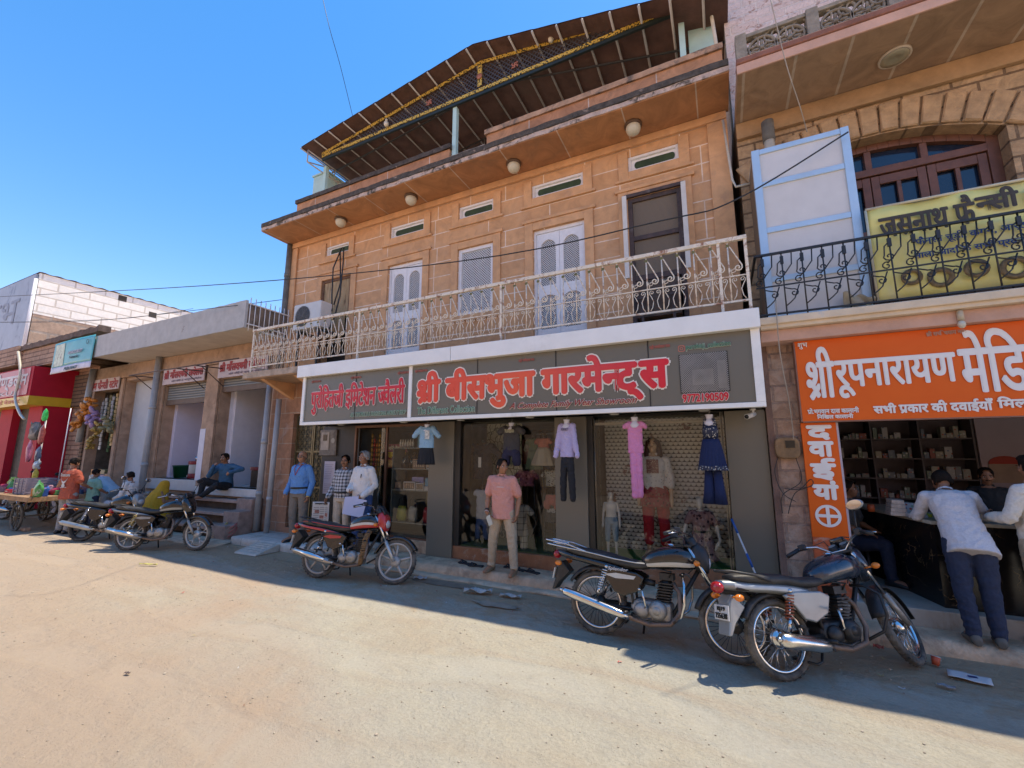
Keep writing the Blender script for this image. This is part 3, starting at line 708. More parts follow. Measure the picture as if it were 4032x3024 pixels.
# decorated front truss
gold, nt, p = _new('gold_scroll_band'); v = coords(nt); vo = N(nt, 'ShaderNodeTexVoronoi'); vo.inputs['Scale'].default_value = 32; L(nt, v, vo.inputs['Vector'])
c = ramp(nt, vo.outputs['Distance'], [(.42, (.70, .46, .08)), (.58, (.62, .40, .06)), (.66, (.05, .04, .02))]); L(nt, c, p.inputs['Base Color']); p.inputs['Roughness'].default_value = .45; p.inputs['Metallic'].default_value = .3
XA, XB, YT = -9.25, -.12, 7.22; ZC = 9.84
def zt(x): return 10.58 - (.63 * (XR - x) / (XR - XA) if x < XR else .70 * (x - XR) / (XB - XR))
b = B(); b.box(XA, XB, YT - .02, YT + .03, ZC - .07, ZC + .005); b.obj('truss_chord', mat('dark_green_steel', (.012, .02, .016), .5), RC)
b = B(); b.box(XA, XB, YT - .035, YT - .021, ZC + .008, ZC + .085)
for s, e in ((XA, XR), (XR, XB)):
    b.prism([(s, zt(s) - .038), (e, zt(e) - .038), (e, zt(e) + .038), (s, zt(s) + .038)], lambda q, r, d: V((q, d, r)), YT - .04, YT - .026)
b.box(XR - .055, XR + .055, YT - .05, YT - .041, ZC + .125, 10.5)
b.obj('gold_band', gold, RC)
b = B(); lattice(b, XA + .1, XB - .1, ZC + .12, 10.56, YT + .01, .11, .022)
# trim the lattice to the triangle under the top chords
for co, no in (((XR, 0, 10.54), (-.63, 0, XR - XA)), ((XR, 0, 10.54), (.70, 0, XB - XR))):
    bmesh.ops.bisect_plane(b.bm, geom=b.bm.verts[:] + b.bm.edges[:] + b.bm.faces[:], plane_co=co, plane_no=V(no).normalized(), clear_outer=True)
b.obj('truss_lattice', mat('truss_mesh', (.05, .05, .055), .5), RC)
redp = mat('red_emblem', (.34, .13, .08), .5)
for cx, cz in ((-5.7, 10.13), (-3.45, 10.14)):
    b = B(); s = .06; w = .014; y0, y1 = YT - .03, YT - .018
    b.box(cx - w, cx + w, y0, y1, cz - s, cz + s); b.box(cx - s, cx - w, y0, y1, cz - w, cz + w); b.box(cx + w, cx + s, y0, y1, cz - w, cz + w)
    b.box(cx + w, cx + s + w, y0, y1, cz + s - 2 * w, cz + s); b.box(cx - s - w, cx - w, y0, y1, cz - s, cz - s + 2 * w)
    b.box(cx - s - w, cx - s + w, y0, y1, cz + w, cz + s); b.box(cx + s - w, cx + s + w, y0, y1, cz - s, cz - w); b.obj('emblem', redp, RC)
b = B(); b.lathe([(0, 0), (.07, 0), (.07, .012), (0, .012)], (XR, YT - .06, 10.2), (0, -1, 0), 20); b.obj('medallion', redp, RC)
for x, z in ((-6.95, 9.98), (-2.6, 10.32)): b = B(); b.ell((x, YT - .08, z), (.06, .06, .08)); b.cyl((x, YT - .08, z + .07), (x, YT - .08, z + .13), .03); b.obj('bulb', mat('bulb_glass', (.6, .56, .45), .2), RC)
# white end truss on the left eave, posts, inner truss
b = B()
for x, y0 in ((-9.5, 6.95),):
    for i in range(8):
        y = y0 + i * .9
        b.tube([(x, y, rz(x) - .08), (x, y, rz(x) - .42)], .02, 4); b.tube([(x, y, rz(x) - .42), (x, y + .9, rz(x) - .08)], .018, 4)
    b.tube([(x, y0, rz(x) - .42), (x, y0 + 7.2, rz(x) - .42)], .024, 4); b.tube([(x, y0, rz(x) - .08), (x, y0 + 7.2, rz(x) - .08)], .024, 4)
for yy in (9.2, 11.5):
    b.tube([(XA, yy, 9.75), (XR, yy, 10.1), (XB, yy, 9.75)], .025, 4)
    for i in range(15):
        x = XA + (XB - XA) * i / 14; zz = 10.1 - .35 * (abs(x - XR) / (4.95 if x < XR else 4.18)); b.tube([(x, yy, zz), (x, yy, rz(x) - .05)], .016, 4)
b.obj('white_truss', steelw, RC)
teal = mat('pale_teal_paint', (.42, .62, .60), .7, .08, 4, .2, 30, stain=(.5, .6, .57), sat=(.55, .75))
for x, y in ((-5.0, 7.3), (-.16, 7.45), (-9.36, 7.45)):
    b = B(); b.box(x - .05, x + .05, y - .05, y + .05, 8.42 if x == -5.0 else 8.6, 9.77); b.obj('post', teal, RC)
for x0, x1, y0, zz in ((-10.05, -9.5, 7.6, 9.75), (-.06, .36, 7.6, 9.95)):
    t = thing('roof_tank' if x0 > -5 else 'roof_pillar', 'pale teal block on the right end of the terrace' if x0 > -5 else 'pale teal masonry pillar at the left end of the terrace', 'pillar', ((x0 + x1) / 2, 7.8, 7.7))
    b = B(); b.box(x0, x1, y0, y0 + .6, 7.7, zz); b.obj('block', teal, t, bevel=.01)
    b = B(); b.box(x0 - .03, x1 + .03, y0 - .03, y0 + .63, zz + .002, zz + .05); b.obj('cap', teal, t)
# thin white pipe up the joint to the next house
pipe('thin cream plastic pipe rising past the right end of the terrace', [(.40, 7.3, 8.4), (.30, 7.5, 10.6)], .03, mat('cream_pvc', (.6, .56, .46), .5))
pipe('thin yellowed pipe down the joint between the two houses', [(.36, 7.1, 7.3), (.42, 7.08, 6.2), (.46, 7.05, 6.05), (.75, 7.05, 6.05)], .018, mat('cream_pvc', (.6, .56, .46), .5))
# ------------------------------------------------------------------ people, mannequins and garments
def remeshed(b, name, m, parent, voxel, it=3, fac=.5, cuts=(), crease=0):
    """one continuous surface grown round the closed pieces in b"""
    bmesh.ops.recalc_face_normals(b.bm, faces=b.bm.faces[:])
    me = bpy.data.meshes.new('t'); b.bm.to_mesh(me); b.bm.free()
    o = bpy.data.objects.new('t', me); COL.objects.link(o)
    r = o.modifiers.new('r', 'REMESH'); r.mode = 'VOXEL'; r.voxel_size = voxel; r.use_smooth_shade = True
    s = o.modifiers.new('s', 'SMOOTH'); s.factor = fac; s.iterations = it
    bpy.context.view_layer.update()
    n = bpy.data.meshes.new_from_object(o.evaluated_get(bpy.context.evaluated_depsgraph_get()))
    bpy.data.objects.remove(o); bpy.data.meshes.remove(me)
    if cuts:
        bm = bmesh.new(); bm.from_mesh(n)
        for co, no in cuts: bmesh.ops.bisect_plane(bm, geom=bm.verts[:] + bm.edges[:] + bm.faces[:], plane_co=co, plane_no=no, clear_outer=True)
        bm.to_mesh(n); bm.free()
    if crease:
        N_ = [v.normal.copy() for v in n.vertices]
        for v, nn in zip(n.vertices, N_):
            c = v.co.copy(); d = V((c.x * 9 + 5 * c.z, c.y * 9, c.z * 13 - 6 * abs(c.x)))
            r_ = 1 - abs(mnoise.noise(d)) * 2.2
            v.co = c + nn * crease * (r_ * .8 + mnoise.noise(c * 26) * .35 - .35)
    n.polygons.foreach_set('use_smooth', [True] * len(n.polygons))
    n.materials.clear(); n.materials.append(m); n.name = name
    k = bpy.data.objects.new(name, n); COL.objects.link(k)
    if parent: put(k, parent)
    return k
def seg(b, pts, rad, n=12):
    pts = [V(p) for p in pts]; out = []; rr = []
    for i in range(len(pts) - 1):
        L_ = max(1, int((pts[i + 1] - pts[i]).length / .05))
        for k in range(L_): t = k / L_; out.append(pts[i].lerp(pts[i + 1], t)); rr.append(rad[i] + (rad[i + 1] - rad[i]) * t)
    out.append(pts[-1]); rr.append(rad[-1])
    b.tube(out, rr, n)
    for p, r in ((pts[0], rad[0]), (pts[-1], rad[-1])): b.ell(p, (r * .99,) * 3, n, 8)
    for p, r in list(zip(pts, rad))[1:-1]: b.ell(p, (r,) * 3, n, 8)
STAND = dict(pel=(0, 0, .93), che=(0, -.01, 1.25), nek=(0, .015, 1.44), hed=(0, -.01, 1.585),
             sl=(-.168, .01, 1.365), sr=(.168, .01, 1.365), el=(-.225, .02, 1.11), er=(.225, .02, 1.11), wl=(-.235, -.05, .865), wr=(.235, -.05, .865),
             hl=(-.235, -.075, .70), hr=(.235, -.075, .70), cl=(-.095, 0, .90), cr=(.095, 0, .90), kl=(-.11, -.015, .49), kr=(.11, -.015, .49),
             al=(-.115, .02, .085), ar=(.115, .02, .085), tl=(-.135, -.17, .03), tr=(.135, -.17, .03), nl=(1, 0, 0), nr=(-1, 0, 0), curl=.5)
def torso(b, P, infl=0, top=1.0, bottom=0, belly=0, wide=1, n=18, neck=True, flare=0):
    pel, che, nek = P['pel'], P['che'], P['nek']
    lat = (P['sr'] - P['sl']).normalized(); lat2 = (P['cr'] - P['cl']).normalized()
    ax = (nek - pel)
    S = [(-.16 if bottom else -.10, .155, .105), (-.04, .168, .118), (.10, .155 + belly * .25, .108 + belly), (.20, .150 + belly * .2, .106 + belly * .9), (.32, .162, .112 + belly * .2), (.41, .170, .112), (.455, .150, .095), (.49, .10, .07), (.52, .062, .06)]
    if not neck: S = S[:-1]
    if bottom: S[0] = (-bottom, .165 + flare, .115 + flare)
    secs = []
    for h, rx, ry in S:
        t = h / .51
        c = pel.lerp(che, t / .63) if t < .63 else che.lerp(nek, (t - .63) / .37)
        if t < 0: c = pel + (pel - pel.lerp(che, .3)).normalized() * (-h) * 1
        l = lat2.lerp(lat, min(1, max(0, t))).normalized()
        tg = ((che - pel) if t < .63 else (nek - che) * .5 + (che - pel) * .5).normalized()
        f = l.cross(tg).normalized()
        c = c + f * (-0.35 * belly if .05 < h < .3 else 0)
        rx, ry = rx * wide + infl, ry + infl
        secs.append([c + l * (rx * math.copysign(abs(math.cos(a)) ** .85, math.cos(a))) + f * (ry * math.copysign(abs(math.sin(a)) ** .85, math.sin(a))) for a in [2 * PI * i / n for i in range(n)]])
    b.loft(secs)
    for k, s in (('sl', 1), ('sr', 1)):
        seg(b, [P[k], P[k].lerp(P['nek'], .6) + V((0, 0, -.03))], [.050 + infl, .046 + infl])
def hand(b, w, h, nrm, curl=.5, thumb=1, r=.0085, open_=0):
    """palm, five separate fingers; w wrist, h finger-tip direction, nrm out of the palm"""
    w, h = V(w), V(h); d = (h - w).normalized(); k = (h - w).length / .185
    nrm = V(nrm); nrm = (nrm - d * nrm.dot(d)).normalized(); c = d.cross(nrm) * thumb
    pts = [w + d * .005 * k, w + d * .05 * k, w + d * .092 * k]
    secs = []
    for p, a, t in ((w - d * .01, .024, .018), (w + d * .03 * k, .034, .017), (w + d * .065 * k, .04, .015), (w + d * .098 * k, .037, .012)):
        secs.append([p + c * (a * k * math.cos(q)) + nrm * (t * k * math.sin(q)) for q in [2 * PI * i / 12 for i in range(12)]])
    b.loft(secs)
    for i, (o, L_) in enumerate(((-.028, .062), (-.0095, .078), (.0095, .083), (.028, .074))):
        p = w + d * (.088 - (.006 if i in (0,) else 0)) * k + c * o * k; dirv = d + c * (o * (1.2 + open_ * 4)); q = [p]; ang = 0
        for j, f in enumerate((.45, .32, .23)):
            ang += curl * (.5 + .13 * i * 0 + (.75 if j else .35)); dd = (dirv.normalized() * math.cos(ang) + nrm * math.sin(ang))
            q.append(q[-1] + dd * L_ * f * k)
        seg(b, q, [r * k * 1.08, r * k, r * k * .95, r * k * .8], 8)
    p = w + d * .03 * k + c * .03 * k; q = [p, p + (d * .55 + c * .75 + nrm * .25).normalized() * .036 * k, p + (d * .9 + c * .75 + nrm * .55).normalized() * .066 * k, p + (d * 1.25 + c * .5 + nrm * .85).normalized() * .085 * k]
    seg(b, q, [.0125 * k, .0105 * k, .0095 * k, .008 * k], 8)
def head_frame(hed, yaw=0, pitch=0, roll=0):
    return Matrix.Translation(V(hed)) @ Matrix.Rotation(R(yaw), 4, 'Z') @ Matrix.Rotation(R(pitch), 4, 'X') @ Matrix.Rotation(R(roll), 4, 'Y')
def head(b, F, face=True):
    R3 = F.to_3x3(); E = lambda c, r, M=None: b.ell(F @ V(c), r, 14, 10, R3 if M is None else R3 @ M)
    E((0, .012, .025), (.074, .092, .088)); E((0, -.022, -.035), (.058, .066, .075)); E((0, -.05, -.082), (.03, .03, .024))
    if face:
        E((0, -.072, .022), (.052, .02, .012))
        b.loft([[F @ V(p) for p in q] for q in ([(-.007, -.078, .018), (.007, -.078, .018), (.004, -.09, .016), (-.004, -.09, .016)], [(-.009, -.08, -.005), (.009, -.08, -.005), (.005, -.101, -.008), (-.005, -.101, -.008)], [(-.017, -.08, -.026), (.017, -.08, -.026), (.010, -.112, -.026), (-.010, -.112, -.026)], [(-.014, -.08, -.033), (.014, -.08, -.033), (.007, -.104, -.034), (-.007, -.104, -.034)])])
        E((0, -.083, -.053), (.022, .011, .0055)); E((0, -.081, -.063), (.018, .011, .006))
        for s in (-1, 1):
            E((s * .042, -.055, -.02), (.024, .026, .026)); E((s * .075, .015, -.005), (.009, .02, .031), Matrix.Rotation(s * .25, 3, 'Z'))
def ellobj(name, items, m, parent):
    b = B()
    for c, r, M in items: b.ell(c, r, 10, 8, M)
    return b.obj(name, m, parent)
SKIN = {}
def skin(c):
    c = tuple(x * k for x, k in zip(c, (1.55, 1.45, 1.3)))
    k = 'skin_%d' % (c[0] * 1000)
    return mat(k, c, .5, .08, 9, .12, 70)
HAIR = mat('black_hair', (.014, .010, .008), .75, .3, 40, .5, 90, spec=.15); GREYHAIR = mat('grey_hair', (.30, .29, .28), .6, .3, 40, .5, 90); SALT = mat('salt_pepper_hair', (.10, .095, .09), .6, .5, 60, .5, 90)
def person(label, loc, yaw=0, H=1.70, pose=None, skinc=(.26, .13, .075), shirt=None, pants=None, shoe=None, hair=HAIR, sleeve='long', hem=.0, belly=.0, look=(0, 0, 0), voxel=.0075, bald=False, moustache=False, wide=1, hands=True, group=None, name='person', cat='person', eyes=True, shoes=True, mannequin=False, belt=None, longhair=False, cloth_gap=.013, pantcut=1.0, face=True, headless=False, hairm=None):
    P = {k: (V(v) if isinstance(v, tuple) else v) for k, v in {**STAND, **(pose or {})}.items()}
    root = thing(name, label, cat, loc, (0, 0, R(yaw)), group, world=False, scale=H / 1.70)
    b = B(); F = head_frame(P['hed'], *look)
    torso(b, P, 0, belly=belly, wide=wide)
    if not headless: seg(b, [P['nek'] - V((0, 0, .03)), P['nek'].lerp(P['hed'], .55)], [.055, .05]); head(b, F, face)
    else: seg(b, [P['nek'] - V((0, 0, .03)), P['nek'].lerp(P['hed'], .35)], [.055, .05])
    for s in 'lr':
        seg(b, [P['s' + s], P['e' + s], P['w' + s]], [.05, .041, .027])
        e, w = P['e' + s], P['w' + s]; b.ell(e.lerp(w, .25), (.046,) * 3, 10, 8)
        if hands: hand(b, w, P['h' + s], P['n' + s], P['curl'], 1 if s == 'l' else -1)
        else: seg(b, [w, w.lerp(P['h' + s], .5), P['h' + s]], [.026, .035, .012])
        seg(b, [P['c' + s], P['k' + s], P['a' + s]], [.083, .055, .037]); k, a = P['k' + s], P['a' + s]; b.ell(k.lerp(a, .28) + V((0, .012, 0)), (.053, .056, .08), 10, 8)
        seg(b, [a - V((0, 0, .02)), a.lerp(P['t' + s], .6), P['t' + s] + V((0, 0, 0))], [.042, .036, .026])
    body = remeshed(b, 'body', mannequin or skin(skinc), root, voxel, 2)
    R3 = F.to_3x3()
    if eyes and not headless:
        ellobj('eyes', [(F @ V((s * .031, -.0745, .006)), (.0145, .009, .0085), R3) for s in (-1, 1)], mat('eye_white', (.55, .5, .46), .3), root)
        ellobj('irises', [(F @ V((s * .031, -.082, .006)), (.007, .004, .0075), R3) for s in (-1, 1)], mat('iris_brown', (.02, .012, .008), .2), root)
        ellobj('eyebrows', [(F @ V((s * .032, -.087, .026)), (.021, .006, .0042), R3) for s in (-1, 1)], hair, root)
    if moustache: ellobj('moustache', [(F @ V((s * .014, -.094, -.043)), (.02, .007, .006), R3 @ Matrix.Rotation(s * .25, 3, 'Y')) for s in (-1, 1)], hairm or hair, root)
    if not bald and not headless and hair:
        b = B(); k = .008
        b.ell(F @ V((0, .022, .037)), (.082, .098, .09), 18, 12, R3); b.ell(F @ V((0, -.035, .085)), (.062, .055, .034), 14, 10, R3)
        for s in (-1, 1): b.ell(F @ V((s * .066, .03, .0)), (.016, .05, .05), 10, 8, R3)
        if longhair:
            for s in (-1, 1): seg(b, [F @ V((s * .06, .04, .04)), F @ V((s * .085, .04, -.1)), F @ V((s * .10, -.02, -.26)), F @ V((s * .09, -.05, -.36))], [.05, .05, .05, .02])
            seg(b, [F @ V((0, .07, .02)), F @ V((0, .08, -.25))], [.07, .07])
        no = R3 @ V((0, -.72, -.69)); cuts = [(F @ V((0, -.063, .062)), (R3 @ V((0, -1, -.38))).normalized())] if not longhair else [(F @ V((0, -.068, .045)), (R3 @ V((0, -1, -.1))).normalized())]
        if not longhair: cuts.append((F @ V((0, .02, -.045)), (R3 @ V((0, .25, -1))).normalized()))
        for v in b.bm.verts: v.co += V((mnoise.noise(v.co * 60), mnoise.noise(v.co * 60 + V((9, 0, 0))), mnoise.noise(v.co * 60 + V((0, 9, 0))))) * .004
        remeshed(b, 'hair', hair, root, .007, 1, .5, cuts)
    elif bald and not headless:
        b = B(); b.ell(F @ V((0, .03, .0)), (.0785, .085, .055), 16, 10, R3)
        remeshed(b, 'hair', hair, root, .007, 1, .5, [(F @ V((0, -.02, 0)), (R3 @ V((0, -1, 0))).normalized()), (F @ V((0, 0, .05)), (R3 @ V((0, -.4, 1))).normalized()), (F @ V((0, 0, -.05)), (R3 @ V((0, 0, -1))).normalized())])
    g = cloth_gap
    if shirt:
        b = B(); torso(b, P, g + .003, bottom=.10 + hem, belly=belly, wide=wide, neck=False, flare=.012 if hem else 0)
        for s in 'lr':
            S, E_, W = P['s' + s], P['e' + s], P['w' + s]
            if sleeve == 'long': seg(b, [S, E_, W.lerp(E_, .06)], [.050 + g, .044 + g, .034 + g])
            elif sleeve == '3q': seg(b, [S, E_, E_.lerp(W, .45)], [.052 + g, .047 + g, .046 + g])
            elif sleeve == 'short': seg(b, [S, S.lerp(E_, .72)], [.054 + g, .060 + g])
        if sleeve in ('long', 'short', '3q'): b.torus(P['nek'] + V((0, -.008, .012)), (P['nek'] - P['che']).normalized(), [(.062, -.015), (.07, -.015), (.066, .02), (.058, .02)], 20)
        remeshed(b, 'shirt', shirt, root, .0095, 3, crease=.0095)
    if pants:
        b = B(); pel = P['pel']
        lat2 = (P['cr'] - P['cl']).normalized(); f = V((0, 1, 0)); up = (P['che'] - pel).normalized(); f = lat2.cross(up)
        secs = []
        for h, rx, ry in ((-.10, .165, .12), (-.03, .172, .124), (.05, .166, .116 + belly * .3), (.085, .160 + belly * .1, .110 + belly * .5)):
            secs.append([pel + up * h + lat2 * (rx * wide + g * .6) * math.cos(a) + f * (ry + g * .6) * math.sin(a) for a in [2 * PI * i / 18 for i in range(18)]])
        b.loft(secs)
        for s in 'lr':
            C_, K, A = P['c' + s], P['k' + s], P['a' + s]; A2 = K.lerp(A, pantcut * .97)
            seg(b, [C_ + V((0, 0, -.02)), K, A2], [.097 + g, .064 + g, (.046 if pantcut > .8 else .06) + g]); b.ell(A2 + V((0, -.008, .008)), (.05 + g, .056 + g, .022), 12, 8)
        remeshed(b, 'trousers', pants, root, .0095, 3, crease=.0085)
    if belt:
        b = B(); pel = P['pel']; up = (P['che'] - pel).normalized(); lat2 = (P['cr'] - P['cl']).normalized(); f = lat2.cross(up); rings = []
        for h in (.058, .095):
            rings.append(b.vs([pel + up * h + lat2 * ((.168 + belly * .1) * wide + g) * math.cos(a) + f * (.122 + belly * .5 + g) * math.sin(a) for a in [2 * PI * i / 28 for i in range(28)]]))
        b.sm = True; b.skin(rings, False, False); bo = b.obj('belt', belt, root, solid=.006)
        b = B(); c = pel + up * .076 - f * (.124 + belly * .5 + g) ; M3 = Matrix((lat2, f, up)).transposed()
        b.box(-.022, .022, -.008, .002, -.02, .02, Matrix.Translation(c) @ M3.to_4x4()); b.obj('buckle', mat('buckle_steel', (.5, .48, .42), .3, metal=1), bo)
    if shoes and shoe:
        for s in 'lr':
            a, t = P['a' + s], P['t' + s]; d = V((t.x - a.x, t.y - a.y, 0))
            if d.length < .05: d = V((0, -1, 0)) * .1
            d.normalize(); c = V((-d.y, d.x, 0)); g0 = V((a.x, a.y, a.z - .085)); up = V((0, 0, 1)); b = B()
            secs = []
            for q, w, h in ((-.075, .03, .07), (-.05, .042, .10), (.0, .043, .105), (.06, .046, .085), (.12, .051, .064), (.165, .046, .052), (.195, .026, .035)):
                secs.append([g0 + d * q + c * (w * math.cos(x)) + up * (h / 2 + h / 2 * math.sin(x)) for x in [2 * PI * i / 12 for i in range(12)]])
            b.loft(secs); remeshed(b, 'shoe', shoe, root, .008, 2)
    return root
def child(root, b, name, m): return b.obj(name, m, root)
# garments on clear plastic hangers
hangm = mat('white_torso_hanger', (.62, .62, .72), .4, .05); hookm = mat('hook_steel', (.45, .42, .38), .35, metal=1)
def hanging(name, label, cat, x, y, ztop, tilt=0, sc=1.0, group='garments hung from the shop soffit'):
    t = thing(name, label, cat, (x, y, ztop - .9), (0, 0, R(tilt)), group, world=False, scale=sc)
    b = B(); z = .9
    b.tube([(0, 0, z - .07), (0, 0, z - .03), (.016, 0, z - .01), (.014, 0, z + .012), (0, 0, z + .02), (-.012, 0, z + .012)], .0035, 6); h = b.obj('hook', hookm, t)
    b = B(); b.lathe([(.0, -.05), (.05, -.05), (.05, -.062), (.042, -.075), (.042, -.12), (.075, -.16), (.05, -.2)], (0, 0, z), n=18); o = b.obj('hanger', hangm, h)
    return t, z
def tee(t, ztop, w, d, length, mname, sl=None, sang=.9, voxel=.008, flare=0, neckw=.05, it=3):
    """a shirt or top: shoulders at ztop, half-width w, half-depth d; sleeve length sl at sang from the vertical"""
    b = B(); n = 18; secs = []
    for f, k in ((0, .45), (.04, .85), (.12, 1.0), (.3, .95), (.6, .97), (1, 1 + flare)):
        secs.append([V((w * k * math.cos(a), d * (k if f > .1 else .6) * math.sin(a) * (1 + .06 * math.sin(5 * a + f * 9)), ztop - .03 - length * f)) for a in [2 * PI * i / n for i in range(n)]])
    b.loft(secs[::-1])
    if sl:
        for s in (-1, 1):
            p = V((s * w * .82, 0, ztop - .07)); q = p + V((s * math.sin(sang), -.08, -math.cos(sang))) * sl
            seg(b, [p, p.lerp(q, .5) + V((0, -.01, 0)), q], [.06 * w / .19 + .012, .055 * w / .19 + .01, .05 * w / .19 + .008])
    return remeshed(b, 'top', mname, t, voxel, it, crease=.009)
def legs(t, ztop, w, d, length, m, gap=.055, splay=.02, r0=.075, r1=.055, name='trousers', voxel=.008):
    b = B(); n = 16
    b.loft([[V((w * k * math.cos(a), d * math.sin(a), ztop - z)) for a in [2 * PI * i / n for i in range(n)]] for z, k in ((0, .92), (.06, 1), (.16, 1.03))][::-1])
    for s in (-1, 1): seg(b, [(s * (w - r0), 0, ztop - .1), (s * (w - r0 + splay), -.01, ztop - length * .55), (s * (w - r0 + splay * 1.3), .0, ztop - length + r1)], [r0, (r0 + r1) / 2, r1])
    return remeshed(b, name, m, t, voxel, 3, cuts=[((0, 0, ztop - length + .01), (0, 0, -1))], crease=.008)
def skirt(t, ztop, w0, d0, w1, d1, length, m, pleats=16, amp=.06, name='skirt'):
    b = B(); n = pleats * 6; secs = []
    for j in range(9):
        f = j / 8; w, d = w0 + (w1 - w0) * f ** .8, d0 + (d1 - d0) * f ** .8; k = amp * f
        secs.append([V((w * (1 + k * math.sin(pleats * a)) * math.cos(a), d * (1 + k * math.sin(pleats * a)) * math.sin(a), ztop - length * f)) for a in [2 * PI * i / n for i in range(n)]])
    b.loft(secs[::-1]); return b.obj(name, m, t)
# ------------------------------------------------------------------ shop sign box
grey_acp, nt, p = _new('grey_composite_panel'); p.inputs['Base Color'].default_value = (.165, .15, .118, 1); p.inputs['Roughness'].default_value = .38; p.inputs['Metallic'].default_value = .1
bumpn(nt, p, noise(nt, coords(nt), 2.2, 2), .05, .05)
white_acp = mat('white_composite_panel', (.86, .84, .80), .35, .05, 3, stain=(.62, .59, .55), sat=(.58, .85), sscale=1.5)
SG = thing('shop_signboard', 'long grey signboard in a white frame with big red lettering above the garment shop', 'signboard', (-3.5, 5.95, 2.49))
b = B(); b.box(-7.6, .42, 5.96, 6.5, 2.50, 3.46); b.obj('panel', grey_acp, SG)
b = B()
b.box(-7.66, .5, 5.935, 6.04, 2.485, 2.545); b.box(-7.66, -7.585, 5.935, 6.5, 2.546, 3.455); b.box(.40, .5, 5.935, 6.5, 2.546, 3.455); b.box(-4.93, -4.86, 5.94, 5.99, 2.547, 3.455); b.obj('frame', white_acp, SG, bevel=.004)
b = B(); b.box(-7.76, -4.01, 5.86, 6.6, 3.456, 3.70); b.box(-4.0, .51, 5.86, 6.6, 3.456, 3.70); b.obj('top_cap', white_acp, SG, bevel=.006)
b = B()
for x in (-6.2, -3.53, -2.17, -.835): b.box(x - .006, x + .006, 5.953, 5.958, 2.546, 3.455)
b.obj('panel_seam', mat('seam_black', (.01, .01, .01), .6), SG)
b = B(); b.box(-7.6, .48, 6.045, 6.92, 2.50, 2.53); b.obj('soffit', mat('dark_soffit', (.035, .03, .026), .5, .2, 4), SG)
TY = 5.955
sred, nt, p = _new('red_gradient_vinyl'); s_ = N(nt, 'ShaderNodeSeparateXYZ'); L(nt, coords(nt), s_.inputs[0]); mr = N(nt, 'ShaderNodeMapRange'); L(nt, s_.outputs[0], mr.inputs[0]); mr.inputs[1].default_value = -4.8; mr.inputs[2].default_value = -.6
L(nt, ramp(nt, mr.outputs[0], [(0, (.80, .07, .035)), (.5, (.85, .12, .05)), (.75, (.70, .06, .06)), (1, (.74, .012, .03))]), p.inputs['Base Color']); p.inputs['Roughness'].default_value = .4
vred = mat('red_vinyl', (.66, .014, .03), .4, .05); vcream = mat('cream_vinyl', (.88, .80, .70), .5, .03); vpink = mat('pale_pink_vinyl', (.85, .66, .60), .5, .03); vgreen = mat('green_vinyl', (.03, .20, .11), .5); vpale = mat('pale_mint_vinyl', (.62, .66, .56), .5, .03); smallred = mat('faded_red_vinyl', (.36, .11, .08), .5)
write('main_lettering', '^शी| |बी|स|भु|जा| |गा|र|मे|~न|ट्|स', (-4.72, -.60, 2.665, 3.31), TY, sred, SG, .026, vcream, .022)
write('jewellery_lettering', 'पु|रो|हि|त|जी| |इ|मि|टे|श|न| |~ज|वै|ल|री'.replace('हि', 'िह').replace('मि', 'िम'), (-7.38, -5.02, 2.69, 3.26), TY, vred, SG, .011, vpink, .014)
write('novelty_lettering', 'ALL TYPE MULTI & TRADITIONAL NOVELTY SHOP', (-6.30, -4.98, 2.605, 2.685), TY, vgreen, SG, 0, vpale, .005, slant=.2)
write('collection_lettering', 'The Different Collection', (-4.72, -3.57, 2.59, 2.715), TY, vgreen, SG, 0, vpale, .006)
write('showroom_lettering', 'A Complete Family Wear Showroom', (-2.95, -1.04, 2.58, 2.70), TY, mat('maroon_vinyl', (.33, .035, .03), .5), SG, .002, vcream, .006, slant=.45)
write('phone_lettering', '9772190509', (-.43, .10, 2.585, 2.685), TY, vred, SG, .004, vpink, .007)
write('handle_lettering', 'purohitji_collection', (-.35, .17, 3.255, 3.345), TY, vgreen, SG, .001, vpale, .004)
for x, s in ((-7.42, 'श्री गणेशाय नमः'), (-6.34, 'श्री गणेशाय नमः'), (-5.19, 'श्री रामदेवाय नमः'), (-4.80, 'श्री गणेशाय नमः'), (-2.78, 'श्री गणेशाय नमः'), (-.81, 'श्री रामदेवाय नमः')): write('blessing_lettering', s, (x, x + .26, 3.325, 3.385), TY, smallred, SG, .004)
b = B(); cx, cz = -.408, 3.298
for o_, i_ in ((.042, .034),):
    ps = lambda r: [(cx + r * math.copysign(abs(math.cos(a)) ** .45, math.cos(a)), cz + r * math.copysign(abs(math.sin(a)) ** .45, math.sin(a))) for a in [2 * PI * i / 32 for i in range(32)]]
    O, I = b.vs([(x, 5.951, z) for x, z in ps(o_)]), b.vs([(x, 5.951, z) for x, z in ps(i_)])
    for i in range(32): b.face([O[i], O[(i + 1) % 32], I[(i + 1) % 32], I[i]])
b.lathe([(.013, 0), (.02, 0)], (cx, 5.951, cz), (0, -1, 0), 20); b.lathe([(0, 0), (.005, 0)], (cx + .024, 5.951, cz + .024), (0, -1, 0), 10); b.obj('camera_emblem', mat('coral_vinyl', (.62, .2, .14), .5), SG)
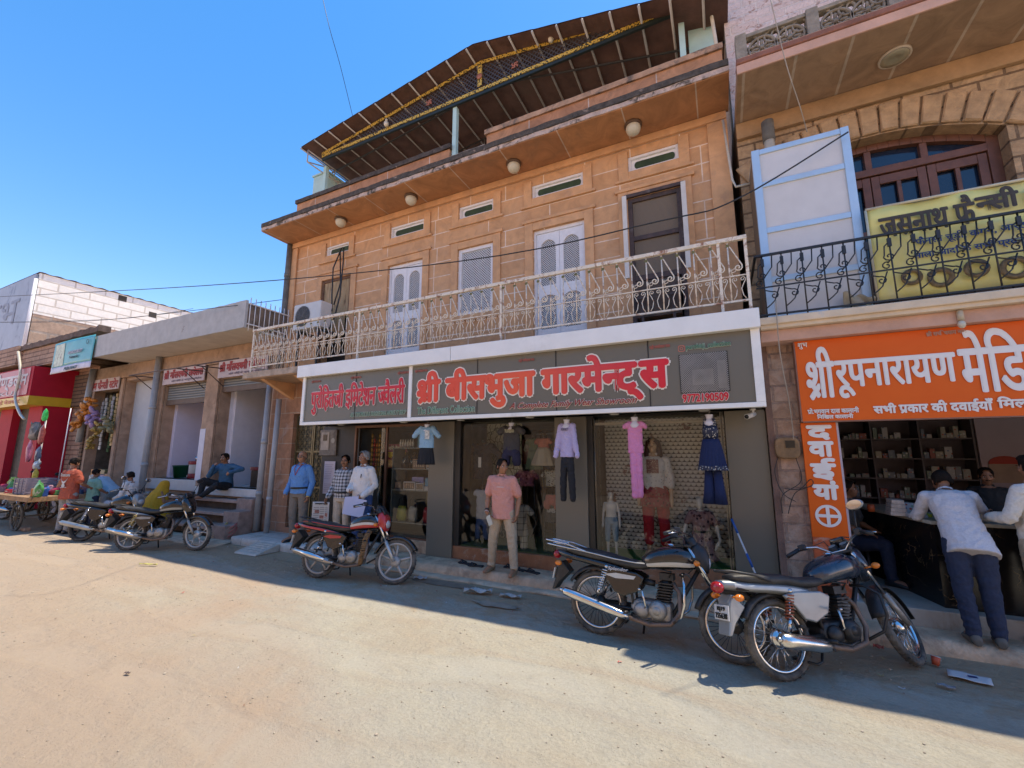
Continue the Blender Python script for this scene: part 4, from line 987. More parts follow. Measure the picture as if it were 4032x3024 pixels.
# perforated vent with the dark recess and a unit behind it
b = B(); b.box(-.45, .13, 5.9515, 5.9555, 2.70, 3.215); b.obj('vent_recess', mat('vent_dark', (.025, .024, .02), .7, .4, 5), SG)
b = B(); b.box(0, .10, 5.949, 5.951, 2.74, 3.1); b.box(-.3, -.05, 5.949, 5.951, 2.8, 3.0); b.obj('unit_behind_vent', mat('vent_inside', (.20, .19, .155), .6, .3, 8), SG)
b = B(); lattice(b, -.44, .12, 2.705, 3.21, 5.945, .026, .007); b.obj('vent_mesh', mat('vent_mesh', (.34, .33, .31), .4, metal=.6), SG)
for x in (-6.9, -5.3, -4.05, -2.75, -1.4, -.2):
    t = thing('downlight', 'small round downlight in the shop soffit', 'light', (x, 6.3, 2.49), group='downlights in the shop soffit'); b = B(); b.lathe([(0, -.012), (.055, -.012), (.07, -.003), (.07, 0)], (x, 6.3, 2.4985), n=20); b.obj('lens', mat('downlight_white', (.6, .58, .52), .4), t)
    for n_, w_ in ((-6.9, 'above the star gate, leftmost of the soffit lights'), (-5.3, 'between the open door and the jewellery window'), (-4.05, 'just right of the light blue top on the first grey pillar'), (-2.75, 'right of the dark grey toddler top'), (-1.4, 'left of the pink dress'), (-.2, 'above the navy frock')):
        if n_ == x: t['label'] = 'small round downlight ' + w_
# CCTV
cc = thing('security_camera', 'white bullet security camera under the right end of the sign', 'camera', (.34, 6.25, 2.38)); camw = mat('camera_white', (.6, .58, .54), .4)
b = B(); b.lathe([(0, 0), (.035, 0), (.035, -.02), (.012, -.03), (.012, -.06)], (.37, 6.25, 2.498)); b.obj('mount', camw, cc); b = B(); b.tube([(.38, 6.30, 2.43), (.29, 6.13, 2.385)], .034, 16); b.obj('barrel', camw, cc); b = B(); b.tube([(.2925, 6.135, 2.386), (.288, 6.125, 2.383)], .026, 16); b.obj('lens', mat('lens_black', (.01, .01, .01), .1), cc)
# ------------------------------------------------------------------ shop front
SF = thing('garment_shop', 'grey panelled garment shop front with three glazed bays under the signboard', 'shop front', (-3.5, 6.6, .15))
b = B()
for x0, x1 in ((-4.86, -4.32), (-2.41, -1.89), (.04, .52)): b.box(x0, x1, 6.5, 6.9, .15, 2.5); b.obj('pillar', grey_acp, SF, bevel=.005); b = B()
b.bm.free()
edge = mat('dark_jamb', (.02, .018, .016), .4)
for x0, x1 in ((-4.318, -4.20), (-1.888, -1.80)): b = B(); b.box(x0, x1, 6.53, 6.9, .37, 2.5); b.obj('jamb', edge, SF)
rust_stone = mat('rust_stained_plinth', (.30, .13, .06), .8, .25, 6, .4, 40, stain=(.40, .33, .26), sat=(.55, .72), sscale=5)
b = B(); b.box(-5.96, -4.862, 6.56, 7.0, .15, .37); b.obj('plinth', kerbm, SF, bevel=.01); b = B(); b.box(-4.318, -2.412, 6.53, 7.0, .15, .36); b.obj('plinth', rust_stone, SF, bevel=.008); b = B(); b.box(-1.888, .038, 6.53, 7.0, .15, .42); b.obj('plinth', rust_stone, SF, bevel=.008)
b = B(); b.box(-7.9, -5.96, 6.56, 8.5, .15, .24); b.obj('threshold', tiles, SF)
gl = glassmat('shop_glass', (.93, .95, .93), .02)
for x0, x1, z0, y in ((-5.94, -4.87, .37, 6.62), (-4.2, -2.415, .37, 6.58), (-1.80, .035, .43, 6.58)): b = B(); b.quad((x0, y, z0), (x1, y, z0), (x1, y, 2.5), (x0, y, 2.5)); b.obj('glass_pane', gl, SF)
b = B()
for x in (-5.99, -4.9): b.box(x, x + .04, 6.6, 6.65, .37, 2.44)
b.box(-5.949, -4.901, 6.601, 6.649, .37, .4); b.box(-6.78, -4.87, 6.6, 6.66, 2.441, 2.49); b.box(-6.82, -6.78, 6.6, 6.66, .24, 2.49); b.obj('door_frame', mat('copper_brown_frame', (.16, .085, .055), .4, metal=.4), SF)
b = B(); b.tube([(-1.79, 6.6, .43), (-1.79, 6.6, 2.48)], .014, 6); b.tube([(.0, 6.6, .43), (.0, 6.6, 2.48)], .014, 6); b.box(-.02, .02, 6.592, 6.605, .43, 2.49); b.box(-1.8, .03, 6.6, 6.63, 2.36, 2.40); b.obj('metal_trim', mat('display_trim', (.30, .28, .24), .4, metal=.6), SF)
# interior: floor, ceiling, back and dividing walls (dim, lit from outside)
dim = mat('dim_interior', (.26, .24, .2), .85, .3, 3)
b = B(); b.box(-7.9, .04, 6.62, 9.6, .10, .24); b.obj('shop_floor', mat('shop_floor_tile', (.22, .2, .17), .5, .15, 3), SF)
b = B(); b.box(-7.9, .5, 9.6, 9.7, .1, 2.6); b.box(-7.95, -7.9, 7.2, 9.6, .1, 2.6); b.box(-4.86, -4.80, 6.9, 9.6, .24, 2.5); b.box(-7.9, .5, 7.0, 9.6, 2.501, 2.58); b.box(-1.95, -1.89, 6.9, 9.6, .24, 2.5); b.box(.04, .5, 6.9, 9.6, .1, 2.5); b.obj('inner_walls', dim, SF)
# scalloped wallpaper display bay on the right
scal, nt, p = _new('scalloped_wallpaper'); v = coords(nt, 'xz'); s_ = N(nt, 'ShaderNodeSeparateXYZ'); L(nt, v, s_.inputs[0])
def mth(nt, op, a, b_=None, c_=None):
    n = N(nt, 'ShaderNodeMath', operation=op)
    for i, q in enumerate((a, b_, c_)):
        if q is None: continue
        if isinstance(q, (int, float)): n.inputs[i].default_value = q
        else: L(nt, q, n.inputs[i])
    return n.outputs[0]
u_ = mth(nt, 'DIVIDE', s_.outputs[0], .075); w_ = mth(nt, 'DIVIDE', s_.outputs[1], .062); row = mth(nt, 'FLOOR', w_); u2 = mth(nt, 'ADD', u_, mth(nt, 'MULTIPLY', mth(nt, 'MODULO', row, 2.0), .5))
fx = mth(nt, 'SUBTRACT', mth(nt, 'FRACT', mth(nt, 'ADD', u2, 100.0)), .5); fz = mth(nt, 'SUBTRACT', mth(nt, 'FRACT', w_), 1.0)
dd = mth(nt, 'SQRT', mth(nt, 'ADD', mth(nt, 'MULTIPLY', fx, fx), mth(nt, 'MULTIPLY', mth(nt, 'MULTIPLY', fz, fz), .36)))
c = ramp(nt, dd, [(.0, (.70, .68, .64)), (.40, (.62, .60, .56)), (.52, (.46, .45, .42)), (.56, (.06, .055, .05))])
fl = noise(nt, coords(nt), 2.6, 2, .5); fl2 = noise(nt, coords(nt), 17, 4, .7)
fm = mth(nt, 'MULTIPLY', ramp(nt, fl, [(.60, 0.), (.64, 1.)]), ramp(nt, fl2, [(.48, 0.), (.52, 1.)]))
c = mix(nt, fm, c, (.16, .05, .035)); L(nt, c, p.inputs['Base Color']); p.inputs['Roughness'].default_value = .6
b = B(); b.quad((-1.80, 7.3, .42), (.03, 7.3, .42), (.03, 7.3, 2.5), (-1.80, 7.3, 2.5)); b.obj('wallpaper', scal, SF)
b = B(); b.box(-1.80, .03, 6.6, 7.29, .36, .43); b.obj('display_base', mat('artificial_turf', (.06, .22, .04), .9, .4, 40, .8, 120), SF)
leafp = brick('leaf_wallpaper', (.46, .47, .36), (.38, .39, .29), (.1, .105, .075), .09, .22, .012, 'yz', .6, .1, .5, 8, warp=.5)
leafq = brick('leaf_curtain', (.52, .53, .41), (.42, .43, .32), (.12, .125, .09), .09, .24, .012, 'xz', .6, .1, .5, 8, warp=.5)
b = B(); b.quad((-1.885, 6.62, .42), (-1.885, 7.3, .42), (-1.885, 7.3, 2.5), (-1.885, 6.62, 2.5)); b.quad((.03, 6.62, .42), (.03, 7.3, .42), (.03, 7.3, 2.5), (.03, 6.62, 2.5)); b.obj('side_lining', leafp, SF)
b = B(); b.box(-4.2, -2.42, 6.6, 7.9, .30, .37); b.obj('display_base', mat('green_carpet', (.14, .2, .08), .9, .3, 30, .5, 90), SF)
b = B(); b.box(-4.2, -3.45, 7.5, 7.53, .37, 2.5); b.obj('leaf_screen', leafq, SF)
# shelves with folded cloth at the back of the middle bay and in the jewellery window
SHC = [(.28, .12, .12), (.10, .16, .26), (.42, .38, .2), (.07, .16, .1), (.32, .3, .28), (.18, .08, .2), (.35, .2, .08), (.12, .12, .13), (.4, .32, .3)]
shm = [mat('folded_cloth_%s' % n, c, .85, .15, 9) for n, c in zip(('red', 'blue', 'mustard', 'green', 'grey', 'plum', 'orange', 'charcoal', 'blush'), SHC)]
def shelf_unit(label, x0, x1, y, zs, name='shelf_unit', m=None, depth=.35):
    t = thing(name, label, 'shelf', ((x0 + x1) / 2, y, zs[0])); b = B()
    for z in zs: b.box(x0 + .021, x1 - .021, y, y + depth, z, z + .02)
    b.box(x0, x0 + .02, y, y + depth, zs[0], zs[-1] + .02); b.box(x1 - .02, x1, y, y + depth, zs[0], zs[-1] + .02); b.obj('frame', m or mat('dark_shelf', (.06, .05, .045), .6), t); return t
shelf_unit('dark shelving stacked with folded cloth at the back of the middle window', -3.4, -2.45, 8.3, (.4, .85, 1.25, 1.65, 2.05, 2.4))
n_ = 0
for z in (.87, 1.27, 1.67, 2.07):
    for i in range(4):
        x = -3.35 + i * .225; h = random.uniform(.16, .3); b = B()
        for k in range(int(h / .045)): dx = random.uniform(-.008, .008); b.box(x + dx, x + .2 + dx, 8.29, 8.6, z + k * .045, z + k * .045 + .04)
        o = b.obj('cloth_stack', random.choice(shm), bevel=.008); tag(o, 'stack of folded cloth on the dark shelves behind the middle window', 'cloth', 'folded cloth stacks in the shop')
# jewellery window
shelf_unit('glass and metal shelving inside the jewellery window', -5.9, -4.9, 6.72, (.62, 1.22, 1.62, 2.02), m=mat('glass_shelf', (.2, .22, .2), .2))
jbox = [('white_box', (.6, .58, .55)), ('blue_box', (.16, .36, .5)), ('tan_box', (.35, .2, .1)), ('lavender_box', (.35, .33, .55)), ('red_tin', (.42, .05, .06)), ('black_case', (.02, .02, .022))]
jm = {n: mat('package_' + n, c, .5, .12, 14) for n, c in jbox}
def pack(label, x0, x1, y, z0, z1, mname, win=True, d=.14, cat='box'):
    t = thing('display_box', label, cat, ((x0 + x1) / 2, y, z0)); b = B(); b.box(x0, x1, y, y + d, z0, z1); b.obj('carton', jm[mname], t, bevel=.004)
    if win:
        b = B(); b.box(x0 + .015, x1 - .015, y - .003, y - .0005, z0 + .015, z1 - .015); o = b.obj('window', mat('pack_window', (.12, .11, .1), .2), t)
        b = B()
        for k in range(5): xx = x0 + .02 + (x1 - x0 - .04) * (k + .1) / 5; b.box(xx, xx + (x1 - x0 - .04) / 5 * .7, y - .006, y - .0035, z0 + .03, z1 - .03)
        b.obj('contents', mat('pack_contents', (.35, .25, .18), .3, .6, 22), o)
pack('brown bangle box beside the necklace busts in the jewellery window', -5.42, -5.12, 6.75, 1.64, 1.82, 'tan_box'); pack('white framed trinket box at the right of the second shelf', -5.10, -4.93, 6.75, 1.64, 1.82, 'white_box')
pack('white framed tray box on the third shelf of the jewellery window', -5.62, -5.34, 6.74, 1.24, 1.39, 'white_box'); pack('lavender box lying behind the white tray box', -5.56, -5.28, 6.92, 1.24, 1.47, 'lavender_box', False)
pack('white box with round windows leaning beside the blue cartons', -5.32, -5.14, 6.74, 1.24, 1.37, 'white_box'); pack('light blue carton on top of the pile at the right of the third shelf', -5.12, -4.94, 6.76, 1.32, 1.47, 'blue_box', False); pack('white carton under the light blue carton in the jewellery window', -5.12, -4.93, 6.74, 1.24, 1.315, 'white_box', False)
pack('black slim case at the left of the third shelf', -5.85, -5.68, 6.76, 1.24, 1.40, 'black_case')
for k in range(6): x = -5.82 + k * .062; b = B(); b.lathe([(0, 0), (.02, 0), (.022, .1), (.012, .13), (.012, .16), (0, .165)], (x, 6.85, 2.042)); o = b.obj('cream_bottle', jm['white_box']); tag(o, 'white lotion bottle in the row on the top shelf of the jewellery window', 'bottle', 'white bottles on the top shelf')
for k, (x, mn) in enumerate(((-5.40, 'blue_box'), (-5.25, 'red_tin'), (-5.1, 'lavender_box'))): pack(('blue carton beside the white bottles on the top shelf', 'red carton in the middle of the top shelf', 'lavender carton at the right of the top shelf')[k], x, x + .12, 6.85, 2.042, 2.26, mn, False)
for x in (-5.3, -5.15): b = B(); b.lathe([(0, 0), (.06, 0), (.06, .16), (.05, .18), (0, .18)], (x, 6.95, 1.642 + .2)); 
b.bm.free()
velvet = mat('black_velvet', (.012, .012, .013), .8)
for k, x in enumerate((-5.72, -5.52)):
    t = thing('necklace_bust', 'black velvet necklace bust with a silver V chain, %s one in the jewellery window' % ('left' if k == 0 else 'right'), 'display bust', (x, 6.9, 1.64)); b = B()
    b.loft([[V((x + w * math.cos(a), 6.9 + d * math.sin(a) + o_, z)) for a in [2 * PI * i / 14 for i in range(14)]] for z, w, d, o_ in ((1.642, .09, .05, 0), (1.72, .10, .05, 0), (1.82, .085, .045, .02), (1.88, .035, .03, .03), (1.95, .032, .03, .035))]); b.obj('bust', velvet, t)
    b = B(); b.tube([(x - .055, 6.865, 1.86), (x - .02, 6.845, 1.78), (x, 6.842, 1.74), (x + .02, 6.845, 1.78), (x + .055, 6.865, 1.86)], .006, 6); b.obj('necklace', mat('silver_chain', (.7, .66, .55), .2, metal=1), t)
bagc = [('yellow', (.42, .40, .06)), ('cream', (.45, .42, .33)), ('red', (.40, .04, .05)), ('tan', (.35, .24, .1))]
for (n, c), x, z, w in zip(bagc, (-5.72, -5.45, -5.08, -5.05), (.64, .64, .64, .95), (.12, .11, .13, .1)):
    t = thing('handbag', '%s handbag in a clear bag at the bottom of the jewellery window' % n if n != 'tan' else 'tan handbag hanging at the right above the red one', 'handbag', (x, 6.85, z)); b = B(); bm_ = mat('bag_' + n, c, .35, .15, 9, .2, 20)
    b.loft([[V((x + ww * math.cos(a), 6.85 + dd_ * math.sin(a), z + h)) for a in [2 * PI * i / 14 for i in range(14)]] for h, ww, dd_ in ((0, w * .8, .05), (.06, w, .07), (.2, w * .9, .06), (.28, w * .75, .03))]); b.obj('bag_body', bm_, t)
    b = B(); b.tube([(x - w * .6, 6.83, z + .27), (x - w * .5, 6.83, z + .4), (x, 6.83, z + .45), (x + w * .5, 6.83, z + .4), (x + w * .6, 6.83, z + .27)], .008, 6); b.obj('handle', velvet, t)
# open doorway on the left: maroon hanging strips and a backwards shop poster inside
b = B(); b.box(-7.88, -6.83, 7.4, 7.45, .24, 2.48); b.obj('dark_partition', dim, SF)
pst = thing('counter_poster', 'maroon and yellow poster inside the jewellery doorway', 'poster', (-6.15, 7.2, 1.6)); b = B(); b.box(-6.45, -5.95, 7.2, 7.215, 1.62, 2.12); b.obj('sheet', mat('maroon_poster', (.20, .02, .05), .4), pst)
b = B(); b.box(-6.43, -5.97, 7.194, 7.199, 1.64, 1.8); b.obj('photo_panel', mat('poster_photo', (.5, .3, .1), .5, .7, 14), pst)
write('lettering', 'जनआधार', (-6.43, -5.97, 1.83, 1.95), 7.195, mat('poster_yellow', (.65, .5, .03), .5), pst, .008); write('small_lettering', 'मिनी बैंक सेवा', (-6.43, -5.97, 2.0, 2.09), 7.195, vpale, pst, .002)
for k in range(7):
    x = -6.72 + (k % 4) * .07; z1 = 2.3 - .1 * (k % 3); b = B()
    for q in range(9): b.ell((x, 7.0 + .08 * (k // 4), z1 - q * .1), (.028, .02, .045), 8, 6)
    b.tube([(x, 7.0 + .08 * (k // 4), z1 + .1), (x, 7.0 + .08 * (k // 4), z1 - .85)], .004, 4); o = b.obj('trinket_strip', mat('trinket_%s' % ('gold', 'red', 'amber')[k % 3], ((.35, .22, .06), (.3, .05, .04), (.4, .17, .05))[k % 3], .35, .4, 20)); tag(o, 'hanging strip of gold and red trinkets in the jewellery doorway', 'trinkets', 'trinket strips hung in the doorway')
b = B(); b.tube([(-6.1, 6.585, .9), (-6.1, 6.585, 1.5)], .012, 8); b.box(-6.12, -6.03, 6.62, 6.63, .24, 2.43); b.obj('glass_door', glassmat('door_glass', (.93, .95, .93), .02), SF)
# meter box and notice
mb = thing('meter_box', 'weathered metal electricity meter box on the left of the jewellery door', 'meter box', (-7.7, 6.75, 1.88)); b = B(); b.box(-7.95, -7.45, 6.7, 6.88, 1.88, 2.44); b.obj('case', mat('meter_metal', (.16, .14, .12), .5, .4, 8, .2, 30, metal=.4, stain=(.06, .045, .035)), mb, bevel=.01)
b = B(); b.box(-7.9, -7.66, 6.69, 6.697, 2.0, 2.38); d_ = b.obj('door', mat('meter_door', (.36, .31, .26), .5, .25, 8, stain=(.2, .12, .08)), mb); b = B(); b.box(-7.84, -7.72, 6.683, 6.689, 2.2, 2.33); b.obj('window', mat('meter_glass', (.04, .03, .02), .2), d_); b = B(); b.lathe([(.0, 0), (.055, 0)], (-7.55, 6.697, 2.2), (0, -1, 0), 20); b.obj('dial', mat('dial_grey', (.3, .3, .28), .3), mb)
nb = thing('paper_notice', 'tall white printed notice on the wall behind the standing men', 'notice', (-7.6, 6.72, 1.1)); b = B(); b.box(-7.78, -7.46, 6.72, 6.725, 1.08, 1.76); b.obj('sheet', mat('notice_paper', (.62, .55, .60), .8, .05), nb); b = B()
for k in range(16):
    if k in (5, 6): continue
    b.box(-7.75, -7.5 - .08 * random.random(), 6.716, 6.7195, 1.13 + k * .037, 1.137 + k * .037)
b.obj('print_lines', mat('faint_ink', (.3, .25, .3), .8), nb)
b = B(); b.quad((-7.9, 6.9, .24), (-7.9, 7.4, .24), (-7.9, 7.4, 2.6), (-7.9, 6.9, 2.6)); b.box(-7.9, -6.83, 6.74, 6.8, .24, 2.5); b.obj('side_panel', mat('dark_side_panel', (.03, .028, .026), .5), SF)
# ------------------------------------------------------------------ hanging garments
def C_(n, c, **k): return cloth(n, c, **k)
t, z = hanging('hanging_outfit', 'light blue tee and black pleated skirt hung in front of the first grey pillar', 'outfit', -4.69, 6.2, 2.485, 12)
tee(t, z - .06, .14, .07, .37, C_('light_blue_jersey', (.26, .42, .55)), .17, .75); b = B(); b.box(.0, .085, -.083, -.078, z - .31, z - .16); b.obj('print', mat('tee_print', (.55, .55, .52), .7, .4, 30), t); skirt(t, z - .45, .12, .06, .16, .085, .30, C_('black_pleat', (.012, .012, .015)), 12, .08)
t, z = hanging('hanging_outfit', 'dark grey toddler top with a banner print over navy shorts, inside the middle window', 'outfit', -3.16, 6.47, 2.485, 0)
tee(t, z - .08, .155, .07, .40, C_('charcoal_jersey', (.055, .05, .05)), .10, 1.0); write('print', 'TUXEDO', (-.085, .085, z - .215, z - .165), -.083, mat('shirt_print', (.42, .4, .27), .6), t, .003); legs(t, z - .44, .15, .07, .33, C_('navy_cotton', (.025, .022, .05)), r0=.075, r1=.072, name='shorts')
t, z = hanging('hanging_outfit', 'lavender long sleeved sweatshirt over slim black trousers, on the second grey pillar', 'outfit', -2.1, 6.2, 2.485, -6)
tee(t, z - .08, .115, .06, .50, C_('lavender_jersey', (.46, .40, .62)), .45, .18); write('print', 'PERFECT', (-.06, .06, z - .22, z - .185), -.072, mat('print_grey', (.15, .13, .2), .7), t, .002); legs(t, z - .6, .105, .05, .66, C_('black_denim', (.014, .014, .017)), r0=.056, r1=.045)
t, z = hanging('hanging_outfit', 'pink cap sleeved top and straight pink trousers hung before the wallpaper bay', 'outfit', -1.1, 6.2, 2.485, 10)
pink = C_('pink_rib', (.66, .24, .44)); tee(t, z - .08, .105, .045, .44, pink, .06, 1.0); legs(t, z - .48, .085, .042, .69, pink, r0=.047, r1=.047, splay=-.004)
t, z = hanging('hanging_outfit', 'navy pleated frock and flared trousers with a mirror work bodice, hung by the right pillar', 'outfit', -.14, 6.2, 2.485, -12)
mirr = spots('mirror_work', (.012, .018, .05), [(.6, .58, .5), (.5, .48, .42)], 42, .30, .5); navy = C_('navy_chiffon', (.008, .018, .075))
b = B(); b.loft([[V((w * math.cos(a), d * math.sin(a), zz)) for a in [2 * PI * i / 18 for i in range(18)]] for zz, w, d in ((z - .37, .095, .055), (z - .25, .10, .06), (z - .19, .085, .05))]); b.obj('bodice', mirr, t)
b = B()
for s in (-1, 1): b.tube([(s * .07, -.04, z - .2), (s * .055, -.045, z - .11), (s * .05, .03, z - .10), (s * .06, .05, z - .2)], .012, 6)
b.obj('strap', mirr, t); skirt(t, z - .37, .10, .06, .17, .12, .38, navy, 22, .06); skirt(t, z - .71, .168, .12, .178, .126, .06, mirr, 22, .06, 'hem_band')
for s in (-1, 1):
    b = B(); n = 60
    b.loft([[V((s * (.05 + .02 * f) + (w) * (1 + .07 * math.sin(12 * a)) * math.cos(a), w * .8 * math.sin(a), z - .74 - .45 * f)) for a in [2 * PI * i / n for i in range(n)]] for f, w in ((1, .075), (.6, .058), (.0, .045))]); b.obj('trouser_leg', navy, t)
# ------------------------------------------------------------------ mannequins in the windows
MSK = mat('mannequin_skin', (.55, .37, .23), .4, .04); MWH = mat('mannequin_white', (.70, .68, .62), .3, .04); MBK = mat('mannequin_black', (.015, .014, .014), .4)
redp_ = C_('dark_red_cotton', (.36, .012, .022)); kurti = spots('white_floral_cotton', (.68, .65, .6), [(.2, .16, .14), (.35, .28, .26), (.52, .5, .46)], 30, .22)
paisley = spots('red_paisley', (.30, .04, .05), [(.30, .09, .08), (.10, .01, .015), (.28, .14, .11)], 26, .42)
m = person('female mannequin with long auburn hair in a white kurti and dark red trousers', (-.98, 6.98, .43), 0, 1.74, dict(wl=(-.22, -.03, .87), wr=(.23, -.03, .87)), mannequin=MSK, shirt=kurti, pants=redp_, sleeve='3q', hem=-.02, hair=mat('auburn_hair', (.05, .016, .012), .4, .4, 40, .5, 80), longhair=True, shoe=None, eyes=True, name='mannequin', cat='mannequin', voxel=.01, hands=False, pantcut=.72, wide=.92)
skirt(m, 1.0, .165, .125, .235, .17, .30, paisley, 9, .04, 'kurti_skirt'); b = B(); b.box(-.085, .085, -.142, -.125, 1.18, 1.38); b.obj('bead_yoke', spots('bead_work', (.22, .10, .08), [(.6, .5, .42), (.5, .4, .33)], 46, .3), m)
gk = dict(eyes=False, face=False, name='mannequin', cat='mannequin', hands=False, voxel=.01, hair=None, shoe=None)
floral = spots('mauve_ring_print', (.34, .22, .22), [(.05, .02, .03), (.12, .05, .06), (.45, .32, .32)], 15, .40)
m = person('faceless white child mannequin in a mauve ring print frock', (-.36, 6.85, .12), -5, 1.20, dict(el=(-.28, 0, 1.15), er=(.28, 0, 1.15), wl=(-.33, -.08, .92), wr=(.34, -.08, .9)), mannequin=MWH, shirt=floral, sleeve='short', **gk); skirt(m, 1.03, .155, .125, .29, .22, .52, floral, 8, .05); b = B(); b.torus((0, 0, 1.04), (0, 0, 1), [(.155, -.02), (.163, -.02), (.163, .02), (.155, .02)], 28); b.obj('belt', velvet, m)
m = person('small faceless white mannequin in pale blue shorts at the left of the wallpaper bay', (-1.63, 6.85, .42), 8, .92, None, mannequin=MWH, pants=C_('pale_blue_denim', (.24, .36, .46)), pantcut=.25, **gk)
g2 = {**gk, 'headless': True}
m = person('toddler form in a black and white windowpane shirt and shorts', (-3.18, 6.82, -.02), 6, 1.30, dict(el=(-.3, 0, 1.22), er=(.32, 0, 1.22), wl=(-.34, 0, 1.0), wr=(.4, -.02, 1.05)), mannequin=MBK, shirt=plaid('windowpane_check', (.46, .43, .38), (.03, .03, .03), .13, .14), pants=plaid('windowpane_check', (.46, .43, .38), (.03, .03, .03), .13, .14), sleeve='short', hem=.05, pantcut=.2, **g2)
def bust(label, x, y, z, top, w, d, length, sl, extra=None, zt=None):
    t = thing('dress_form', label, 'dress form', (x, y, z), world=False); b = B(); b.lathe([(0, 0), (.035, 0), (.03, .06), (.05, .1)], (0, 0, -.03)); b.tube([(0, 0, -length), (0, 0, -.37 - z + .0)], .01, 6); b.obj('stand', MBK, t); tee(t, 0.02, w, d, length, top, sl, .9); 
    if extra: extra(t)
    return t
tul, nt, p = _new('cream_tulle'); p.inputs['Base Color'].default_value = (.5, .44, .33, 1); p.inputs['Roughness'].default_value = .9; p.inputs['Alpha'].default_value = .8; bumpn(nt, p, noise(nt, coords(nt), 30, 4), .6, .02)
bust('coral frock with a puffy cream tulle skirt in the middle window', -2.74, 6.85, 2.2, C_('coral_satin', (.42, .14, .10)), .11, .07, .2, .06, lambda t: skirt(t, -.17, .10, .08, .22, .17, .30, tul, 9, .08))
bust('sage green frock behind the dark grey toddler top', -2.98, 7.0, 2.2, C_('sage_cotton', (.14, .20, .13)), .10, .06, .25, .06, lambda t: skirt(t, -.22, .09, .06, .16, .12, .32, C_('sage_cotton', (.14, .20, .13)), 10, .06))
bust('maroon floral baby top on a stand behind the man in pink', -3.12, 7.0, 1.64, spots('maroon_floral', (.22, .07, .09), [(.35, .16, .17), (.07, .015, .02), (.16, .05, .1)], 20, .42), .14, .08, .26, .10)
bust('black and white leafy baby top at the right of the middle window', -2.62, 6.95, 1.66, spots('leafy_print', (.40, .40, .34), [(.05, .05, .045), (.3, .3, .26), (.1, .1, .09)], 34, .42), .13, .075, .26, .08)
bust('near black kurta with a price tag at the left of the middle window', -4.0, 7.0, 2.1, C_('aubergine_black', (.012, .008, .016)), .2, .11, .62, .35, lambda t: B().box(-.03, .03, -.125, -.12, -.42, -.24).obj('price_tag', jm['white_box'], t))
bust('pale top and blue trousers on a form beside the leaf screen', -3.92, 6.85, 1.3, C_('pale_shirt', (.34, .36, .42)), .12, .07, .5, .06, lambda t: legs(t, -.45, .11, .06, .42, C_('blue_denim', (.05, .09, .22)), r0=.055, r1=.05))
rl_ = thing('clothes_rail', 'steel clothes rail crossing the back of the middle window', 'rail', (-3.3, 7.75, 2.3)); b = B(); b.tube([(-4.15, 7.75, 2.3), (-2.45, 7.75, 2.3)], .012, 6); b.obj('bar', hookm, rl_)
tp = thing('hung_shirt', 'small shirt among those packed on the rail of the middle window', 'shirt', (-3.42, 7.75, 2.2), (0, 0, R(55)), 'shirts packed on the rail in the middle window', world=False); tee(tp, .02, .15, .05, .46, shm[0], .16, .5, .012)
for i in range(1, 9):
    c = copy_tree(tp); c.location.x = -3.42 + i * .115; c.rotation_euler.z = R(50 + 13 * math.sin(i * 2.1)); k = c.children[0]; k.data = k.data.copy(); k.data.materials[0] = shm[(i * 4) % 9]
t = thing('wall_fan', 'black and cream wheel shaped ornament low in the middle window', 'ornament', (-3.82, 6.9, .6)); b = B(); b.torus((-3.82, 6.9, .62), (0, 1, 0), [(.17, -.01), (.2, -.01), (.2, .01), (.17, .01)], 32)
for k in range(5): a = 2 * PI * k / 5; b.tube([(-3.82, 6.9, .62), (-3.82 + .18 * math.cos(a), 6.9, .62 + .18 * math.sin(a))], .014, 6)
b.obj('rim', MBK, t); b = B(); b.lathe([(0, 0), (.17, 0)], (-3.82, 6.91, .62), (0, -1, 0), 30); b.obj('disc', mat('cream_disc', (.36, .34, .29), .6), t)
t = thing('shorts_pack', 'coral shorts folded over a rail at the bottom right of the middle window', 'shorts', (-2.58, 6.8, .6)); legs(t, .86, .12, .04, .24, C_('coral_cotton', (.45, .13, .10)), r0=.06, r1=.06, name='shorts'); t2 = t.children[0]; t2.location = (0, 0, 0); t2.location.z = -.2
t = thing('dark_tee', 'charcoal tee with white letters pinned low in the middle window', 'tee', (-2.6, 6.86, .8), world=False); tee(t, .38, .13, .05, .34, C_('charcoal_jersey', (.055, .05, .05)), .1, .9); write('print', 'GIVES', (-.07, .07, .18, .24), -.055, mat('print_white', (.5, .48, .45), .6), t, .004)
# broom against the pillar, slippers, litter
t = thing('mop_pole', 'blue and white mop handle leaning on the right grey pillar', 'mop', (.32, 6.2, .15)); wpole = mat('white_pole', (.6, .6, .6), .4); bp = mat('blue_grip', (.02, .10, .35), .5)
P0, P1 = V((.36, 6.16, .16)), V((.03, 6.47, 1.09)); b = B(); b.tube([P0, P1], .011, 8); b.obj('pole', wpole, t)
for f0, f1 in ((.82, 1.0), (.42, .58)): b = B(); b.tube([P0.lerp(P1, f0), P0.lerp(P1, f1)], .0145, 8); b.obj('grip', bp, t)
b = B()
for k in range(16): b.tube([P0 + V((random.uniform(-.03, .03), random.uniform(-.03, .03), .08)), P0 + V((random.uniform(-.09, .09), random.uniform(-.06, .06), .0))], .008, 4)
b.obj('mop_head', mat('mop_cotton', (.35, .33, .3), .9), t)
